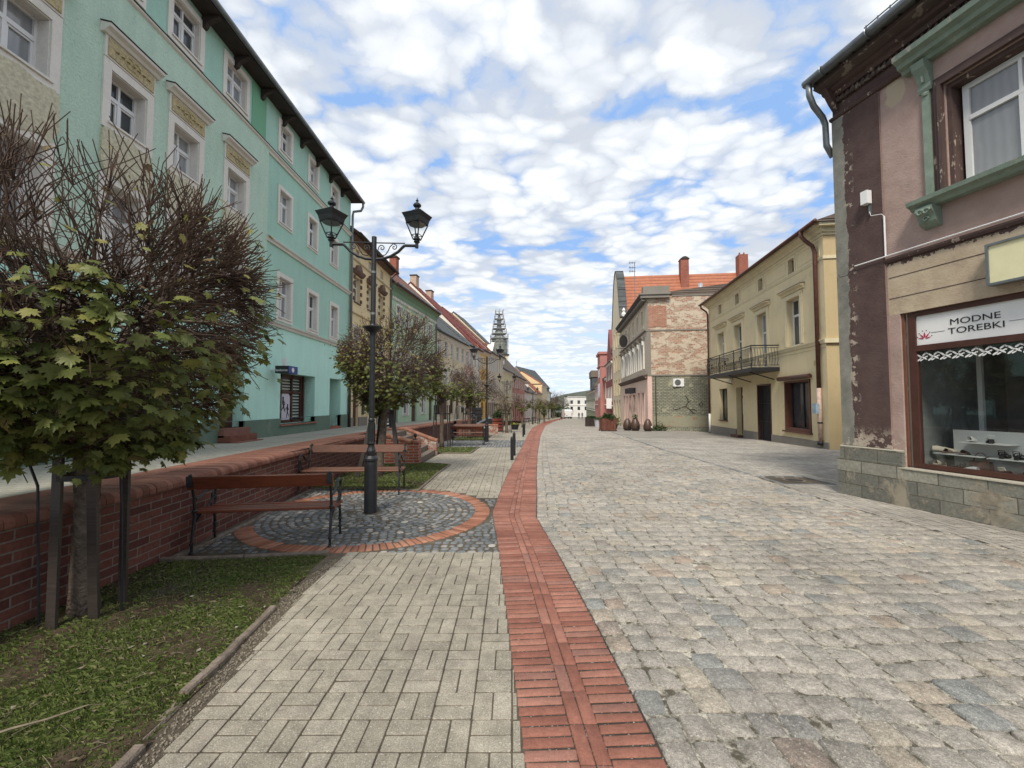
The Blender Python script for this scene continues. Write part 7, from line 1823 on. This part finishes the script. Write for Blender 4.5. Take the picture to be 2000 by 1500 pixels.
p=empty('topiary',(5.2,69.6,zg(69.6)),0,'mushroom-shaped clipped topiary before the far bollards','shrub'); bushmesh(.55,.55,.5,500,.14,16,parent=p,c=(0,0,1.55)); mb=MB(); mb.tube([(0,0,0),(0,0,1.5)],.14,7); mb.build('trunk',M['bark'],p)
# tarpaulin heap, black crate stack, ramp walls with rail
hp=empty('covered_heap',(-2.15,29.5,zg(29.5)),R(10),'grey tarpaulin sheet sloping over a heap behind the second street lamp','tarpaulin')
mb=MB(); n_=10; vs=[(-.75+1.5*i/n_,-.5+1.*j/n_,.25+.85*max(0,min(1,(.2+i/n_)))*(1-.2*abs(j/n_-.5))+rnd.uniform(-.03,.03)) for j in range(n_+1) for i in range(n_+1)]
m0=len(vs); vs+=[(x,y,0) for x,y,z in vs]
fs=[(j*(n_+1)+i,j*(n_+1)+i+1,(j+1)*(n_+1)+i+1,(j+1)*(n_+1)+i) for j in range(n_) for i in range(n_)]
rim=[i for i in range(n_+1)]+[j*(n_+1)+n_ for j in range(1,n_+1)]+[n_*(n_+1)+i for i in range(n_-1,-1,-1)]+[j*(n_+1) for j in range(n_-1,0,-1)]
for a,b in zip(rim,rim[1:]+rim[:1]): fs.append((a,b,b+m0,a+m0))
mb.add(vs,fs); mb.build('sheet',plain('grey_tarpaulin',(.12,.14,.155),.45,var=.3),hp,smooth=True)
cs_=empty('crate_stack',(-2.55,31.5,zg(31.5)+.3),0,'stack of black slatted crates behind the grey tarpaulin','crates')
for k in range(6):
    mb=MB(); mb.box(-.35,.35,-.3,.3,.26*k,.26*k+.2); mb.build('crate',M['dark'],cs_)
mb=MB(); mb.box(-.30,.30,-.26,.26,.0,1.4); mb.build('core',pbd,cs_)
cheek(-3.1,25.2,1.6,.35,.15,.9,'far sloping brick stair wall behind the third bench','brickred')
cheek(-2.2,27.6,1.3,.30,.25,.9,'farthest brick stair wall in front of the tarpaulin','brickmix')
hr=empty('handrail',(-3.25,24.9,zg(25)),0,'dark steel handrail sloping down beside the far brick stair','handrail'); mb=MB()
for yy in (0,.9):
    mb.tube([(-.1,yy,.9),(.0,yy,1.75),(.25,yy,1.8),(1.1,yy,1.15),(1.15,yy,.0)],.028,6)
    for k in range(4): mb.tube([(.2+.27*k,yy,.0),(.2+.27*k,yy,1.78-.2*k)],.014,4)
mb.build('rail',M['metalgrey'],hr)
# standing black menu board on the terrace
r_=empty('menu_board',(-4.55,15.6,zt(15.6)),R(-8),'black standing notice board with white panels on the terrace behind the second tree','notice board')
mb=MB(); mb.box(-.2,.2,-.03,.03,.05,.66); mb.build('board',M['dark'],r_)
mb=MB(); 
for (a,b,c_1,d_1) in ((-.13,.05,.40,.52),(-.1,.1,.30,.33),(-.1,.1,.24,.27),(-.12,.12,.12,.18)): mb.box(a,b,-.038,-.031,c_1,d_1)
mb.build('white_panels',M['white'],r_); mb=MB(); mb.box(-.2,-.17,-.1,.1,0,.05); mb.box(.17,.2,-.1,.1,0,.05); mb.build('feet',M['dark'],r_)

# ------------------------------------------------------------------ white van
v=empty('van',(14.15,112,zg(112)),R(3),'white panel van seen from behind at the far end of the street','van')
mb=MB(); pf=[(-2.7,.35),(-2.7,1.9),(-2.6,2.25),(-2.3,2.38),(1.2,2.38),(1.6,2.2),(2.15,1.35),(2.65,1.15),(2.75,.9),(2.75,.35)]
mb.prism(pf,lambda a,z,x:(x,a,z),-.93,.93); mb.build('body',M['white'],v)
mb=MB(); mb.box(-.8,-.02,-2.73,-2.701,.6,2.1); mb.box(.02,.8,-2.73,-2.701,.6,2.1); dr=mb.build('rear_doors',plain('white_door',(.74,.74,.74),.4,var=.02),v)
mb=MB(); mb.box(-.12,-.05,-2.76,-2.731,1.15,1.25); mb.box(-.6,-.25,-2.745,-2.731,.85,.97); mb.build('handle',M['dark'],dr)
mb=MB(); mb.box(-.95,.95,-2.85,-2.6,.32,.55); mb.build('bumper',M['dark'],v)
for s in (-1,1):
    mb=MB(); mb.box(s*.87-.06,s*.87+.06,-2.74,-2.60,.9,1.5); mb.build('tail_light',plain('tail_light_red',(.4,.03,.02),.3),v)
    for yy in (-1.7,1.8):
        mb=MB(); mb.tube([(s*.72,yy,.33),(s*.95,yy,.33)],.33,16); wh_=mb.build('wheel',M['dark'],v)
    mb=MB(); mb.box(s*1.02-.06,s*1.02+.06,1.5,1.7,1.3,1.6); mb.build('mirror',M['dark'],v)
mb=MB(); mb.prism([(1.25,1.45),(1.6,2.12),(2.05,1.45)],lambda a,z,x:(x,a,z),-.94,.94); mb.build('side_window',M['pane'],v)

# ------------------------------------------------------------------ people in the distance
def person(loc,rz,label,top,legs,hair,h=1.72,stride=.32):
    r_=empty('person',loc,rz,label,'person')
    k=h/1.75
    J={'pel':(0,0,.95),'ch':(0,.01,1.28),'nk':(0,.0,1.48),'hd0':(0,.01,1.56),'hd1':(0,.02,1.66),'hd2':(0,.01,1.75),
       'sl':(-.17,0,1.42),'el':(-.22,-.06,1.14),'hl':(-.21,.08,.92),'fl':(-.20,.12,.85),'sr':(.17,0,1.42),'er':(.22,.04,1.14),'hr':(.22,.16,.95),'fr':(.215,.2,.88),
       'pl':(-.09,0,.90),'kl':(-.10,stride*.6,.50),'al':(-.10,stride*.9,.09),'tl':(-.10,stride*.9+.18,.04),'pr':(.09,0,.90),'kr':(.10,-.02,.49),'ar':(.10,-stride*1.1,.12),'tr':(.10,-stride*1.1+.16,.03)}
    RD={'pel':.135,'ch':.15,'nk':.055,'hd0':.075,'hd1':.095,'hd2':.07,'sl':.065,'el':.048,'hl':.032,'fl':.03,'sr':.065,'er':.048,'hr':.032,'fr':.03,'pl':.09,'kl':.062,'al':.042,'tl':.035,'pr':.09,'kr':.062,'ar':.042,'tr':.035}
    E_=[('pel','ch'),('ch','nk'),('nk','hd0'),('hd0','hd1'),('hd1','hd2'),('ch','sl'),('sl','el'),('el','hl'),('hl','fl'),('ch','sr'),('sr','er'),('er','hr'),('hr','fr'),('pel','pl'),('pl','kl'),('kl','al'),('al','tl'),('pel','pr'),('pr','kr'),('kr','ar'),('ar','tr')]
    names=list(J); me=bpy.data.meshes.new('body'); me.from_pydata([tuple(c*k for c in J[n_]) for n_ in names],[(names.index(a),names.index(b)) for a,b in E_],[])
    o=bpy.data.objects.new('body',me); COL.objects.link(o); o.parent=r_
    md=o.modifiers.new('skin','SKIN'); 
    if not me.skin_vertices: me.attributes
    sv=me.skin_vertices[0].data if me.skin_vertices else None
    if sv:
        for i,n_ in enumerate(names): sv[i].radius=(RD[n_]*k,RD[n_]*k)
        sv[0].use_root=True
    md2=o.modifiers.new('sub','SUBSURF'); md2.levels=1; md2.render_levels=1
    m_,nt_,b_2=newmat('clothes'); n_=N(nt_); X_=n_.xyz()
    col=n_.ramp(n_.math('DIVIDE',X_[2],1.8),[(0,(.03,.03,.03)),(.05,legs),(.50,legs),(.52,top),(.84,top),(.85,(.45,.28,.2)),(.94,hair)],'CONSTANT'); n_.l(col,b_2.inputs['Base Color']); b_2.inputs['Roughness'].default_value=.9
    me.materials.append(m_); return r_
person((9.5,84,zg(84)),R(-70),'person in dark clothes walking across the street left of the white van',(.03,.03,.04),(.03,.035,.05),(.05,.03,.02))
person((16.0,103,zg(103)),R(10),'person in a dark jacket right of the white van, farther away',(.04,.04,.05),(.05,.05,.07),(.06,.04,.03))
person((17.6,108,zg(108)),R(170),'farthest small person in grey beside the right-hand houses',(.12,.12,.13),(.04,.04,.05),(.05,.03,.02))
